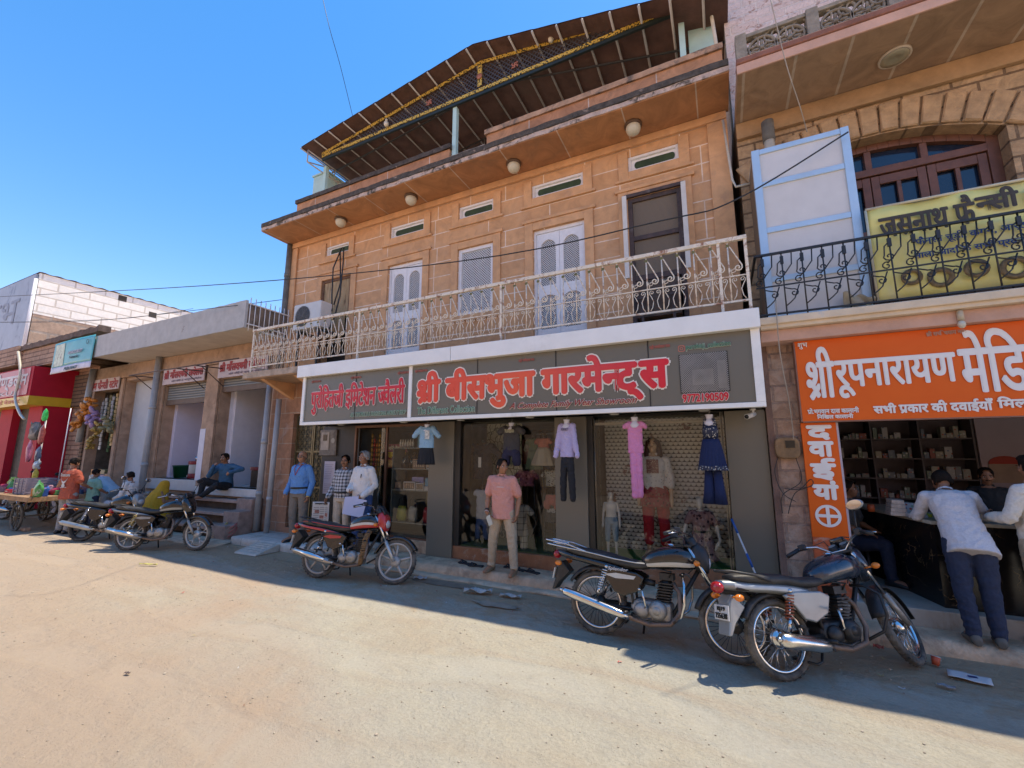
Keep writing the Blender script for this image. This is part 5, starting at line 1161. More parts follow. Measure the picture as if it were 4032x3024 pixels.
# ------------------------------------------------------------------ right-hand house with the medical store
RB = thing('medical_store_house', 'yellow sandstone house with a broad arched window above the orange medical store sign', 'building', (3, 7.0, 0))
rust = brick('rusticated_sandstone', (.54, .36, .20), (.48, .31, .17), (.22, .14, .08), .52, .235, .016, 'xz', .9, 1.0, .35, 6, stain=(.30, .21, .13), sat=(.55, .75), sscale=2.2, grain=1.2)
rustp = brick('rusticated_pink_stone', (.48, .31, .22), (.38, .24, .16), (.30, .2, .15), .42, .215, .014, 'xz', .9, 1.0, .35, 6, stain=(.46, .34, .26), sat=(.50, .66), sscale=3, grain=1.2)
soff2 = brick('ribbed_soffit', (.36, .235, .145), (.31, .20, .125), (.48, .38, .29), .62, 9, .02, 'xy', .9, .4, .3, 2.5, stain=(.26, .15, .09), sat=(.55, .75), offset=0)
pinkpl = mat('pink_plaster', (.56, .34, .25), .9, .15, 4, .3, 40, stain=(.60, .48, .38), sat=(.60, .70), sscale=3)
creampl = mat('cream_plaster', (.70, .56, .40), .9, .12, 4, .3, 40, stain=(.62, .55, .48), sat=(.58, .68), sscale=4)
# arched opening: centre line x = 2.2, springing 6.12, crown 6.42
CX, SPAN, CR, SPR = 2.2, 1.36, 6.42, 6.10
RAD = (SPAN ** 2 + (CR - SPR) ** 2) / (2 * (CR - SPR)); ZC_ = CR - RAD
def az_(x): return ZC_ + math.sqrt(max(0, RAD ** 2 - (x - CX) ** 2))
b = B(); y = 7.2
b.quad((.54, y, 3.6), (CX - SPAN, y, 3.6), (CX - SPAN, y, 7.18), (.54, y, 7.18)); b.quad((CX + SPAN, y, 3.6), (7, y, 3.6), (7, y, 7.18), (CX + SPAN, y, 7.18))
n = 24
for i in range(n):
    x0, x1 = CX - SPAN + 2 * SPAN * i / n, CX - SPAN + 2 * SPAN * (i + 1) / n
    b.quad((x0, y, az_(x0)), (x1, y, az_(x1)), (x1, y, 7.18), (x0, y, 7.18)); b.quad((x0, y, az_(x0)), (x0, y + .32, az_(x0)), (x1, y + .32, az_(x1)), (x1, y, az_(x1)))
for x in (CX - SPAN, CX + SPAN): b.quad((x, y, 3.7), (x, y + .32, 3.7), (x, y + .32, SPR), (x, y, SPR))
b.quad((.54, 7.2, 0), (.54, 13, 0), (.54, 13, 7.2), (.54, 7.2, 7.2)); b.quad((.54, 13, 0), (7, 13, 0), (7, 13, 7.2), (.54, 13, 7.2)); b.quad((7, 6.3, 0), (7, 13, 0), (7, 13, 7.2), (7, 6.3, 7.2))
b.obj('wall', rust, RB)
# voussoirs, rock faced, each standing proud
vst = mat('voussoir_stone', (.50, .32, .17), .9, .22, 7, 1.0, 22, stain=(.34, .22, .12), sat=(.5, .7), sscale=4)
nv = 15; a0 = math.asin(SPAN / RAD)
for i in range(nv):
    t0 = -a0 * 1.12 + 2.24 * a0 * i / nv + .004; t1 = -a0 * 1.12 + 2.24 * a0 * (i + 1) / nv - .004; b = B()
    pts = [(CX + (RAD + r) * math.sin(t), ZC_ + (RAD + r) * math.cos(t)) for r, t in ((.02, t0), (.02, t1), (.44, t1), (.44, t0))]
    cx = sum(p[0] for p in pts) / 4; cz = sum(p[1] for p in pts) / 4
    A = b.vs([(p, 7.19, q) for p, q in pts]); Bq = b.vs([(p, 7.165, q) for p, q in pts]); Cq = b.vs([(cx + (p - cx) * .86, 7.145 + .008 * math.sin(i * 3 + k), cz + (q - cz) * .92) for k, (p, q) in enumerate(pts)])
    b.skin([A, Bq, Cq]); b.obj('voussoir', vst, RB)
b = B(); b.box(.54, 7, 7.12, 7.19, 6.90, 7.175); b.obj('cornice_band', mat('cornice_stone', (.40, .25, .13), .9, .2, 4, .4), RB, bevel=.01)
# window in the arch
dkw = mat('red_brown_joinery', (.17, .07, .04), .45, .2, 8, .15, 40); wg = mat('dark_blue_glass', (.012, .022, .045), .08, .2, 3, spec=.8)
WN = thing('arched_window', 'red brown arched window with dark panes behind the yellow banner', 'window', (CX, 7.45, 3.75)); y0 = 7.4
b = B()
for s in (-1, 1): b.box(CX + s * (SPAN - .06) - .06, CX + s * (SPAN - .06) + .06, y0, y0 + .1, 3.72, SPR + .03)
n = 20; b2 = []
for i in range(n + 1):
    x = CX - SPAN + .12 + (2 * SPAN - .24) * i / n; b2.append((x, az_(x)))
for (xa, za), (xb, zb) in zip(b2, b2[1:]):
    b.prism([(xa, za - .10), (xb, zb - .10), (xb, zb), (xa, za)], lambda p, q, d: V((p, d, q)), y0, y0 + .1)
b.box(CX - SPAN + .12, CX + SPAN - .12, y0 - .01, y0 + .1, 5.92, 6.03)
for x in (CX - .62, CX, CX + .62): b.box(x - .04, x + .04, y0 + .01, y0 + .09, 6.031, az_(x) - .10)
b.obj('frame', dkw, WN, bevel=.006)
b = B(); b.quad((CX - SPAN, y0 + .085, 3.7), (CX + SPAN, y0 + .085, 3.7), (CX + SPAN, y0 + .085, 6.4), (CX - SPAN, y0 + .085, 6.4)); b.obj('glass', wg, WN)
w = (2 * SPAN - .24) / 4
for k in range(4):
    xa = CX - SPAN + .12 + w * k; b = B(); y1 = y0 + .02
    b.box(xa + .005, xa + .10, y1, y1 + .05, 3.75, 5.91); b.box(xa + w - .10, xa + w - .005, y1, y1 + .05, 3.75, 5.91)
    for z0, z1 in ((5.78, 5.91), (5.02, 5.09), (3.75, 4.5)): b.box(xa + .101, xa + w - .101, y1 + .002, y1 + .048, z0, z1)
    b.box(xa + w / 2 - .025, xa + w / 2 + .025, y1 + .002, y1 + .048, 4.501, 5.019); b.box(xa + w / 2 - .025, xa + w / 2 + .025, y1 + .002, y1 + .048, 5.091, 5.779); b.obj('shutter', dkw, WN, bevel=.006)
# upper slab, fascia, jali parapet, whitewashed wall above
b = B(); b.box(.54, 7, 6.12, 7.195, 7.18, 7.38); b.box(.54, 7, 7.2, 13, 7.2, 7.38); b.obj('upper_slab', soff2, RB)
b = B(); b.box(.535, 7, 6.09, 6.118, 7.175, 7.31); b.obj('fascia', pinkpl, RB, bevel=.008); b = B(); b.box(.535, 7, 6.07, 6.3, 7.312, 7.40); b.obj('fascia_moulding', mat('red_sand_moulding', (.25, .11, .075), .9, .25, 6, .4), RB, bevel=.015)
cem = mat('grey_cement_jali', (.27, .24, .19), .95, .3, 9, .5, 40, stain=(.12, .1, .08), sat=(.55, .7), sscale=5)
JL = thing('jali_parapet', 'pierced grey cement parapet of eight petal flowers over the upper slab', 'parapet', (3, 6.3, 7.4))
b = B()
for k in range(8):
    x = .56 + k * .86; b.box(x, x + .14, 6.22, 6.38, 7.4, 7.92)
    b.box(x + .141, x + .859, 6.24, 6.36, 7.4, 7.44); b.box(x + .141, x + .859, 6.24, 6.36, 7.84, 7.90)
b.obj('frame', cem, JL, bevel=.008)
for k in range(5):
    b = B(); x = .56 + k * .86 + .14
    for i in range(2):
        cx, cz = x + .19 + i * .34, 7.64; b.torus((cx, 6.3, cz), (0, 1, 0), [(.155, -.03), (.18, -.03), (.18, .03), (.155, .03)], 24)
        for q in range(4): a = PI / 4 + PI / 2 * q; b.torus((cx + .18 * math.cos(a), 6.3, cz + .18 * math.sin(a)), (0, 1, 0), [(.08, -.025), (.1, -.025), (.1, .025), (.08, .025)], 14)
        for q in range(8): a = PI * q / 4; d = V((math.cos(a), 0, math.sin(a))); b.ell(V((cx, 6.3, cz)) + d * .085, (.06, .025, .022), 8, 6, Matrix.Rotation(-a, 3, 'Y'))
        b.lathe([(0, -.035), (.03, -.035), (.03, .035), (0, .035)], (cx, 6.3, cz), (0, 1, 0), 10)
    b.obj('flower_panel', cem, JL)
b = B(); b.box(.54, 7, 7.6, 7.8, 7.38, 12.5); b.quad((.54, 7.8, 7.38), (.54, 7.8, 12.5), (.54, 13, 12.5), (.54, 13, 7.38)); b.obj('upper_wall', brick('whitewashed_brick', (.70, .60, .56), (.64, .54, .50), (.68, .62, .58), .42, .16, .018, 'xz', .95, .9, .2, 14, stain=(.40, .27, .22), sat=(.56, .62), sscale=6, grain=1.4), RB)
b = B(); b.box(1.9, 3.4, 7.55, 7.62, 9.4, 11); b.obj('upper_window', dark_room, RB)
b = B(); b.lathe([(0, -.02), (.08, -.05), (.15, -.035), (.15, 0)], (2.42, 6.7, 7.178), n=28); lp = b.obj('soffit_lamp', mat('frosted_lamp', (.30, .28, .20), .35), RB); b = B(); b.torus((2.42, 6.7, 7.165), (0, 0, 1), [(.145, -.02), (.175, -.02), (.175, .014), (.145, .014)], 32); b.obj('ring', mat('lamp_ring', (.48, .42, .34), .4), lp)
# lower slab and beam
b = B(); b.box(.53, 7, 6.12, 7.195, 3.48, 3.62); b.obj('balcony_slab', creampl, RB, bevel=.01); b = B(); b.box(.525, 7, 6.085, 6.118, 3.53, 3.625); b.obj('slab_lip', creampl, RB, bevel=.012); b = B(); b.box(.53, 7, 6.2, 7.19, 3.33, 3.479); b.obj('pink_beam', pinkpl, RB, bevel=.008)
b = B(); b.box(.53, .93, 6.46, 6.9, .0, 3.33); b.obj('pilaster', rustp, RB); b = B(); b.box(.53, .60, 6.44, 6.459, .0, 3.33); b.obj('pilaster_edge', mat('pilaster_mortar', (.20, .12, .09), .95, .3, 5, .5), RB)
b = B(); b.box(.92, 7, 6.3, 9.9, .0, .30); b.obj('store_platform', mat('store_floor_stone', (.40, .35, .29), .7, .15, 4, .2, 30, stain=(.3, .22, .15)), RB, bevel=.012)
# interior
lav = mat('lavender_plaster', (.5, .43, .5), .85, .06, 3)
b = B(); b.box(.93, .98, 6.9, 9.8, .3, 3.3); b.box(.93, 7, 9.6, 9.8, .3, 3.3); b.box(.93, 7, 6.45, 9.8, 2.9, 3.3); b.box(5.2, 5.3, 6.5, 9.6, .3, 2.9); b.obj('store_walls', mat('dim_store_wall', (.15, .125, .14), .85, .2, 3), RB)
sh = thing('medicine_shelves', 'tall pigeonhole shelves full of medicine boxes at the back of the store', 'shelves', (2.8, 9.3, .3)); b = B(); shw = mat('dim_shelf_board', (.14, .12, .13), .7)
xs_ = [1.0, 1.62, 2.24, 2.86, 3.5]; zs_ = [.9, 1.2, 1.52, 1.84, 2.16, 2.48]
for x in xs_: b.box(x, x + .025, 9.2, 9.55, .8, 2.78)
for z in zs_:
    for xa, xb in zip(xs_, xs_[1:]): b.box(xa + .026, xb - .001, 9.21, 9.55, z, z + .02)
b.obj('boards', shw, sh)
pm = [spots('medicine_box_%s' % n, c, [(.5, .5, .5), (.1, .16, .3), (.4, .1, .07), c, (.2, .3, .22)], 26, .36, .5) for n, c in (('white', (.42, .42, .43)), ('red', (.28, .08, .06)), ('blue', (.16, .2, .27)), ('cream', (.36, .34, .28)), ('green', (.18, .24, .2)), ('grey', (.22, .22, .23)))]
for z in zs_:
    for xa, xb in zip(xs_, xs_[1:]):
        x = xa + .05
        while x < xb - .12:
            w = random.uniform(.04, .10); h = random.uniform(.05, .2)
            if random.random() < .92:
                b = B(); b.box(x, x + w, 9.24, 9.36, z + .021, z + .021 + h); o = b.obj('medicine_box', random.choice(pm), bevel=.003); tag(o, 'medicine carton standing in the pigeonhole shelves of the store', 'box', 'medicine cartons on the store shelves')
            x += w + random.uniform(.002, .02)
b = B(); b.box(3.55, 5.2, 9.2, 9.55, .3, 2.9); b.obj('lavender_partition', lav, RB)
ct = thing('store_counter', 'long black marble veined counter with a pale top in the medical store', 'counter', (2.6, 6.8, .3))
marb, nt, p = _new('black_gold_marble'); v = coords(nt); nz = N(nt, 'ShaderNodeTexNoise'); nz.inputs['Scale'].default_value = 2.5; nz.inputs['Detail'].default_value = 6; L(nt, v, nz.inputs['Vector']); va = N(nt, 'ShaderNodeVectorMath', operation='MULTIPLY_ADD'); L(nt, nz.outputs['Color'], va.inputs[0]); va.inputs[1].default_value = (.9,) * 3; L(nt, v, va.inputs[2])
vo = N(nt, 'ShaderNodeTexVoronoi', feature='DISTANCE_TO_EDGE'); vo.inputs['Scale'].default_value = 3.2; L(nt, va.outputs[0], vo.inputs['Vector'])
vein = mix(nt, ramp(nt, noise(nt, v, 4, 3), [(.5, 0.), (.6, 1.)]), (0, 0, 0), ramp(nt, vo.outputs['Distance'], [(0, 1.), (.02, 0.)]))
L(nt, mix(nt, vein, (.012, .009, .008), (.24, .15, .07)), p.inputs['Base Color']); p.inputs['Roughness'].default_value = .18
b = B(); b.prism([(1.62, 8.2), (2.02, 6.46), (5.0, 6.46), (5.0, 6.9), (2.35, 6.9), (2.1, 8.2)], lambda p, q, d: V((p, q, d)), .3, 1.16); b.obj('counter_front', marb, ct)
b = B(); b.prism([(1.58, 8.25), (1.99, 6.42), (5.0, 6.42), (5.0, 6.95), (2.4, 6.95), (2.15, 8.25)], lambda p, q, d: V((p, q, d)), 1.162, 1.20); b.obj('counter_top', mat('pale_granite', (.40, .36, .28), .3, .25, 20), ct, bevel=.006)
def litem(label, x0, x1, y0, y1, z0, z1, m, cat='box', name='medicine_pack'):
    b = B(); b.box(x0, x1, y0, y1, z0, z1); o = b.obj(name, m, bevel=.004); tag(o, label, cat); return o
for i in range(4): litem(('bottom', 'second', 'third', 'topmost')[i] + ' white and brown carton of the pile on the counter', 1.74 + .008 * i, 1.90 - .006 * i, 6.75, 6.95, 1.201 + i * .046, 1.245 + i * .046, mat('carton_brown_white', (.5, .42, .36), .6, .25, 30))
litem('small white carton in front of the brown cartons on the counter', 1.87, 1.99, 6.62, 6.72, 1.201, 1.25, pm[0]); litem('yellow packet lying on the counter by the leaning man', 1.95, 2.12, 6.76, 6.9, 1.201, 1.235, mat('yellow_packet', (.6, .5, .03), .5), 'packet'); litem('white papers on a box behind the carton pile', 1.84, 2.06, 7.05, 7.2, 1.201, 1.33, pm[0])
b = B(); b.lathe([(0, 0), (.035, 0), (.04, .05), (.035, .09), (0, .09)], (1.64, 7.1, 1.201)); tag(b.obj('orange_jar', mat('orange_jar', (.4, .08, .02), .4)), 'small orange jar at the far left of the counter', 'jar')
nt_ = thing('wall_calendar', 'round topped red and cream calendar on the lavender partition', 'calendar', (4.0, 9.19, 1.8)); b = B(); b.prism([(3.62, 1.5), (4.0, 1.5), (4.0, 1.78)] + [(3.81 + .19 * math.cos(PI * i / 10), 1.78 + .12 * math.sin(PI * i / 10)) for i in range(1, 10)] + [(3.62, 1.78)], lambda p, q, d: V((p, d, q)), 9.18, 9.195); b.obj('sheet', mat('calendar_pale', (.45, .33, .26), .7), nt_); b = B(); b.prism([(3.62, 1.78), (4.0, 1.78)] + [(3.81 + .19 * math.cos(PI * i / 10), 1.78 + .12 * math.sin(PI * i / 10)) for i in range(1, 10)], lambda p, q, d: V((p, d, q)), 9.172, 9.178); b.obj('header', mat('calendar_red', (.45, .05, .03), .6), nt_)
# ------------------------------------------------------------------ orange signs
orange, nt, p = _new('orange_flex'); p.inputs['Roughness'].default_value = .5; p.inputs['Specular IOR Level'].default_value = .3; L(nt, ramp(nt, noise(nt, coords(nt), 3, 4), [(.3, (.74, .115, .006)), (.7, (.78, .13, .008))]), p.inputs['Base Color']); bumpn(nt, p, noise(nt, coords(nt), 3, 2), .08, .05)
wv_ = mat('white_vinyl', (.82, .78, .74), .5, .03); steel = mat('sign_edge_metal', (.25, .12, .08), .5, .2, 6)
OS = thing('medical_store_sign', 'orange flex signboard with large white lettering over the medical store', 'signboard', (2.6, 6.3, 2.32))
b = B(); b.box(.90, 5.6, 6.31, 6.45, 2.32, 3.325); b.obj('panel', orange, OS); b = B(); b.box(.885, .898, 6.305, 6.455, 2.315, 3.328); b.box(.899, 5.6, 6.312, 6.452, 2.305, 2.319); b.obj('frame', steel, OS)
y = 6.306
write('name_lettering', '^शी', (.99, 1.265, 2.58, 3.22), y, wv_, OS, .012); write('name_lettering', 'रूपनारायण', (1.285, 2.36, 2.59, 3.03), y, wv_, OS, .011); write('name_lettering', 'मे|िडक|ल', (2.40, 3.42, 2.58, 3.26), y, wv_, OS, .012)
write('small_lettering', 'शुभ', (.93, 1.03, 3.22, 3.30), y, wv_, OS, .002); write('small_lettering', '^शी| |स|~च|ि|चयाय नमः', (2.16, 2.49, 3.24, 3.30), y, mat('dim_pink_vinyl', (.5, .28, .2), .5), OS, .002)
write('owner_lettering', '^पो|.भगवान दास कालानी', (.96, 1.46, 2.405, 2.475), y, wv_, OS, .003); write('owner_lettering', 'िनिखल कालानी', (1.05, 1.40, 2.345, 2.40), y, wv_, OS, .003)
write('service_lettering', 'सभी ', (1.60, 1.80, 2.39, 2.50), y, wv_, OS, .006); write('service_lettering', '^प|कार की दवाईयाँ', (1.83, 2.60, 2.375, 2.51), y, wv_, OS, .006); write('service_lettering', 'िमलती हैं', (2.64, 3.1, 2.39, 2.52), y, wv_, OS, .006)
OP = thing('vertical_medicine_sign', 'tall narrow orange panel lettered downwards with a cross in a circle', 'signboard', (1.05, 6.38, .3))
b = B(); b.box(.885, 1.24, 6.385, 6.44, .95, 2.303); b.obj('panel', orange, OP); b = B(); b.box(.885, 1.24, 6.387, 6.44, .3, .949); b.obj('worn_foot', mat('worn_orange', (.50, .10, .03), .6, .25, 9, stain=(.55, .32, .24), sat=(.52, .62), sscale=5), OP); b = B(); b.box(1.241, 1.262, 6.385, 6.75, .3, 2.303); b.obj('pale_return', mat('pale_return', (.45, .38, .42), .6), OP)
y = 6.38
for s, z0, z1 in (('द', 2.105, 2.26), ('वा', 1.905, 2.065), ('ई', 1.625, 1.865), ('यां', 1.40, 1.60)): write('lettering', s, (.945, 1.18, z0, z1), y, wv_, OP, .014)
b = B(); cx, cz = 1.06, 1.20; k = b.sm
for ri, ro in ((.098, .128),):
    O, I = b.ring(V((cx, y - .003, cz)), V((1, 0, 0)), V((0, 0, 1)), ro, ro, 40), b.ring(V((cx, y - .003, cz)), V((1, 0, 0)), V((0, 0, 1)), ri, ri, 40)
    for i in range(40): b.face([O[i], O[(i + 1) % 40], I[(i + 1) % 40], I[i]])
b.quad((cx - .018, y - .0035, cz - .1), (cx + .018, y - .0035, cz - .1), (cx + .018, y - .0035, cz + .1), (cx - .018, y - .0035, cz + .1)); b.quad((cx - .1, y - .004, cz - .018), (cx + .1, y - .004, cz - .018), (cx + .1, y - .004, cz + .018), (cx - .1, y - .004, cz + .018)); b.obj('cross_emblem', wv_, OP)
mt = thing('electric_meter', 'round shouldered dusty electricity meter with loose wires on the stone pilaster', 'meter', (.72, 6.4, 1.9)); b = B()
b.prism([(.72 + .135 * math.copysign(abs(math.cos(a)) ** .55, math.cos(a)), 2.0 + .135 * math.copysign(abs(math.sin(a)) ** .55, math.sin(a))) for a in [2 * PI * i / 28 for i in range(28)]], lambda p, q, d: V((p, d, q)), 6.37, 6.455); b.obj('case', mat('dirty_meter', (.20, .115, .05), .5, .4, 9, .3, 30, stain=(.5, .42, .32), sat=(.62, .7), sscale=12), mt, bevel=.015)
b = B(); b.box(.70, .80, 6.362, 6.369, 2.0, 2.09); b.obj('window', mat('meter_hole', (.02, .015, .01), .3), mt)
for k, pts in enumerate(([(.62, 6.42, 1.9), (.56, 6.40, 1.7), (.62, 6.40, 1.45), (.75, 6.4, 1.35)], [(.8, 6.42, 1.88), (.83, 6.4, 1.6), (.62, 6.4, 1.42), (.60, 6.4, 1.2)], [(.65, 6.41, 1.5), (.8, 6.38, 1.5), (.92, 6.36, 1.62), (.93, 6.36, 1.55), (.75, 6.38, 1.45), (.66, 6.4, 1.2)])): cable('loose_wire', 'loose dangling wire below the pilaster meter', pts, .0045, group='loose wires under the meter')
t = thing('light_bulb', 'bare bulb hanging in a holder in front of the orange sign', 'bulb', (2.42, 6.2, 3.3)); b = B(); b.cyl((2.42, 6.18, 3.36), (2.42, 6.18, 3.47), .028); b.obj('holder', mat('bulb_holder', (.5, .42, .3), .5), t); b = B(); b.ell((2.42, 6.18, 3.315), (.034, .034, .045)); b.obj('glass', mat('bulb_glass', (.6, .56, .45), .2), t)
# ------------------------------------------------------------------ balcony things
blk = mat('black_wrought_iron', (.018, .018, .02), .45, .2, 8)
BR = thing('black_balcony_railing', 'black wrought iron railing with scrolls and flat tabs on the right hand balcony', 'railing', (3, 6.15, 3.62))
b = B(); b.box(.53, 5.6, 6.13, 6.17, 4.46, 4.485); b.box(.53, 5.6, 6.14, 6.16, 4.03, 4.045); b.box(.53, 5.6, 6.135, 6.165, 3.66, 3.68); b.box(.53, .56, 6.171, 7.15, 4.46, 4.485); b.box(.53, .56, 6.166, 7.15, 3.66, 3.68); b.obj('rails', blk, BR)
def black_unit():
    b = B(); T = lambda pts, r=.008: b.tube([(p[0], 0, p[1]) for p in pts], r, 5, up=V((0, 1, 0)))
    T([(0, 3.63), (0, 4.46)], .009); T([(0, 4.38), (-.05, 4.33)] + [(-.06, 4.22)] + spiral((-.015, 4.2), .055, 1.1, 3.3, 1, 10)); T([(.11, 4.45), (.10, 4.3), (.03, 4.2), (-.04, 4.12)] + spiral((-.05, 4.09), .05, 1.1, 1.2, 1, 10)); T([(0, 4.0), (.08, 3.97)] + spiral((.10, 3.92), .05, 1.1, 1.5, -1, 10)); T([(.16, 4.02), (.10, 3.85), (.05, 3.80), (0, 3.76)])
    return b
bu0 = black_unit().obj('scroll_baluster', blk); bu0.parent = BR; bu0.location = V((.62, 6.15, 0)) - BR.location; b = B(); b.box(-.018, .018, -.014, .014, 4.32, 4.42); bk0 = b.obj('tab', blk); bk0.parent = bu0
for i in range(1, 23):
    u = bu0.copy(); COL.objects.link(u); u.location.x = .62 + i * .215 - BR.location.x; k = bk0.copy(); COL.objects.link(k); k.parent = u
CB = thing('aluminium_cabinet', 'tall pale panelled cabinet in a light blue aluminium frame on the right hand balcony', 'cabinet', (1.2, 6.8, 3.65)); alu = mat('pale_blue_aluminium', (.50, .62, .72), .35, .05, 5, metal=.3); pan = mat('grey_white_panel', (.66, .63, .6), .5, .05, 4, .05, 60)
b = B()
for x0, x1 in ((.64, .735), (1.66, 1.75)): b.box(x0, x1, 6.38, 6.46, 3.66, 6.14)
for z in (6.06, 5.56, 4.88, 4.18, 3.66): b.box(.736, 1.659, 6.385, 6.45, z, z + .075)
b.obj('frame', alu, CB, bevel=.004); b = B(); b.box(.68, 1.72, 6.405, 6.44, 3.68, 6.12); b.obj('front_panel', pan, CB); b = B(); b.box(.65, .672, 6.461, 7.15, 3.66, 6.1); b.box(1.72, 1.745, 6.461, 7.15, 3.66, 6.12); b.obj('side_panel', mat('brown_side_panel', (.20, .14, .09), .6, .15, 5), CB); b = B(); b.box(.65, 1.74, 6.47, 7.15, 6.13, 6.15); b.obj('top_panel', pan, CB)
BN = thing('yellow_banner', 'yellow printed banner with dark Hindi lettering tied behind the black railing', 'banner', (2.5, 6.32, 3.7)); yel = mat('yellow_flex', (.80, .70, .22), .5, .12, 2.5, stain=(.74, .68, .38), sat=(.5, .7), sscale=1.2)
ban = lambda u, w: V((1.78 + 1.9 * u, 6.30 + .02 * math.sin(u * 17 + w * 3), 3.71 + 1.17 * w)); b = B(); b.grid(ban, 40, 8); b.obj('sheet', yel, BN, solid=.004); b = B(); b.tube([(1.775, 6.29, 4.89), (3.7, 6.29, 4.89)], .018, 6); b.tube([(1.775, 6.29, 3.7), (1.775, 6.29, 4.88)], .014, 6); b.obj('frame', mat('cream_frame', (.55, .50, .36), .6), BN)
y = 6.266
write('name_lettering', 'जसनाथ फै', (1.88, 2.72, 4.48, 4.83), y, mat('brown_black_vinyl', (.05, .035, .02), .5), BN, .009); write('name_lettering', '~न|सी| |स्टोर', (2.74, 3.6, 4.53, 4.83), y, mat('brown_black_vinyl', (.05, .035, .02), .5), BN, .012)
blu = mat('blue_vinyl', (.03, .06, .22), .5); write('line_lettering', 'फैन्सी चूड़ी, कंगन, आर्टिफिशियल', (2.18, 3.45, 4.30, 4.42), y, blu, BN, .003); write('line_lettering', 'माला आदि के सभी प्रकार के सामान', (2.15, 3.45, 4.14, 4.25), y, blu, BN, .003)
for x, z, r in ((2.1, 3.95, .1), (2.35, 3.9, .12), (2.65, 3.95, .11), (2.95, 3.9, .13), (3.2, 3.97, .1)):
    b = B(); b.torus((x, y - .003, z), (0, 1, 0), [(r * .55, -.002), (r, -.002), (r, .002), (r * .55, .002)], 20); b.obj('printed_bangle', mat('print_brown', (.18, .12, .05), .5, .5, 20), BN)
rg = lambda u, w: V((1.45 + .3 * u, 6.3 + .03 * math.sin(9 * u + 4 * w), 3.7 + .18 * w * (1 - .6 * u) + .02 * math.sin(14 * u))); b = B(); b.grid(rg, 16, 8); tag(b.obj('cloth_rag', mat('cream_rag', (.42, .36, .25), .9, .25, 8), solid=.012), 'crumpled cream rag at the foot of the cabinet behind the black railing', 'rag')
t = thing('downpipe_stub', 'short two tone drain pipe under the upper slab, above the cabinet', 'pipe', (.95, 6.95, 6.1)); b = B(); b.cyl((.95, 6.98, 6.1), (.95, 6.98, 6.62), .07); b.obj('pipe', mat('cream_pvc', (.6, .56, .46), .5), t); b = B(); b.cyl((.95, 6.98, 6.62), (.95, 6.98, 6.95), .085); b.obj('socket', mat('old_grey_pipe', (.15, .145, .13), .8, .3, 6, .3), t)
# ------------------------------------------------------------------ low row of shops on the left
LB = thing('left_shop_row', 'low plastered shop row with a deep peeling grey concrete ledge left of the sandstone house', 'building', (-14, 7.0, 0))
peel = mat('peeling_grey_plaster', (.46, .445, .42), .9, .12, 4, .3, 30, stain=(.22, .14, .10), sat=(.66, .69), sscale=2.6)
cream_s = mat('cream_soffit', (.56, .49, .41), .9, .1, 3, .2, 30, stain=(.3, .22, .16), sat=(.62, .75))
tanst = mat('tan_stone', (.42, .28, .19), .9, .2, 4, .4, 30, stain=(.27, .17, .11), sat=(.5, .7))
b = B(); b.box(-17.4, -10.02, 6.08, 7.1, 4.87, 4.90); b.obj('soffit', cream_s, LB); ragged('ledge_front', -17.45, -10.0, 6.04, 4.872, 5.55, .06, peel, .012, 21, LB)
b = B(); b.box(-20.1, -10.15, 6.1, 13, 5.3, 5.5); b.box(-10.15, -10.02, 6.101, 13, 4.9, 5.5); b.obj('roof_slab', mat('slab_layers', (.22, .17, .13), .95, .4, 5, .7, 20), LB)
OPEN = [(-12.5, -10.45, 1.04, 3.98), (-15.3, -13.12, 1.2, 3.98), (-17.8, -15.95, .2, 4.32), (-19.95, -18.0, .9, 4.08)]
b = B(); holed_wall(b, -20.1, -10.0, .0, 4.87, 7.1, .3, OPEN); b.obj('wall', tanst, LB)
b = B(); b.box(-20.0, -10.15, 11.2, 11.3, 0, 5.3); b.obj('back_wall', dark_room, LB)
lavw = mat('lavender_wall', (.68, .63, .74), .85, .05, 3, .1, 30); dlav = mat('grey_mauve_wall', (.36, .31, .34), .85, .08, 3)
b = B(); b.box(-15.3, -15.15, 7.4, 9.0, 1.2, 4.3); b.box(-15.15, -13.0, 8.9, 9.0, 1.2, 4.3); b.obj('lavender_room', lavw, LB)
b = B(); b.box(-13.05, -12.95, 7.4, 9.0, 1.2, 4.3); b.obj('white_jamb_wall', mat('white_jamb', (.75, .72, .76), .8, .06, 4), LB)
b = B(); b.box(-12.9, -12.5, 7.4, 7.5, 1.04, 4.3); b.box(-12.5, -12.4, 7.5, 10.0, 1.04, 4.3); b.obj('white_side_wall', bpy.data.materials['white_jamb'], LB)
b = B(); b.box(-12.4, -10.2, 9.9, 10.0, 1.04, 4.3); b.box(-10.3, -10.2, 7.4, 9.9, 1.04, 4.3); b.obj('mauve_room', dlav, LB); b = B(); b.box(-15.3, -10.2, 7.4, 11, 4.31, 4.4); b.obj('room_ceiling', dlav, LB)
fl = mat('grey_stone_floor', (.5, .48, .46), .5, .1, 4, .1, 30)
b = B(); b.box(-15.6, -13.05, 7.02, 9.5, .9, 1.2); b.obj('room_floor', fl, LB, bevel=.01); b = B(); b.box(-13.049, -10.35, 7.02, 10, .84, 1.04); b.obj('room_floor', mat('white_marble_riser', (.62, .60, .57), .5, .12, 5, .1, 30, stain=(.36, .33, .3)), LB, bevel=.01)
b = B(); holed_wall(b, -18.0, -15.8, .0, 4.4, 7.38, .02, []); b.obj('white_panel_wall', mat('grey_white_wall', (.54, .55, .57), .85, .07, 2.5, .15, 20, stain=(.30, .32, .36), sat=(.6, .85)), LB)
b = B(); 
for x0, x1 in ((-13.1, -12.52), (-15.72, -15.32), (-18.0, -17.82)): b.box(x0, x1, 7.03, 7.09, .9, 4.4)
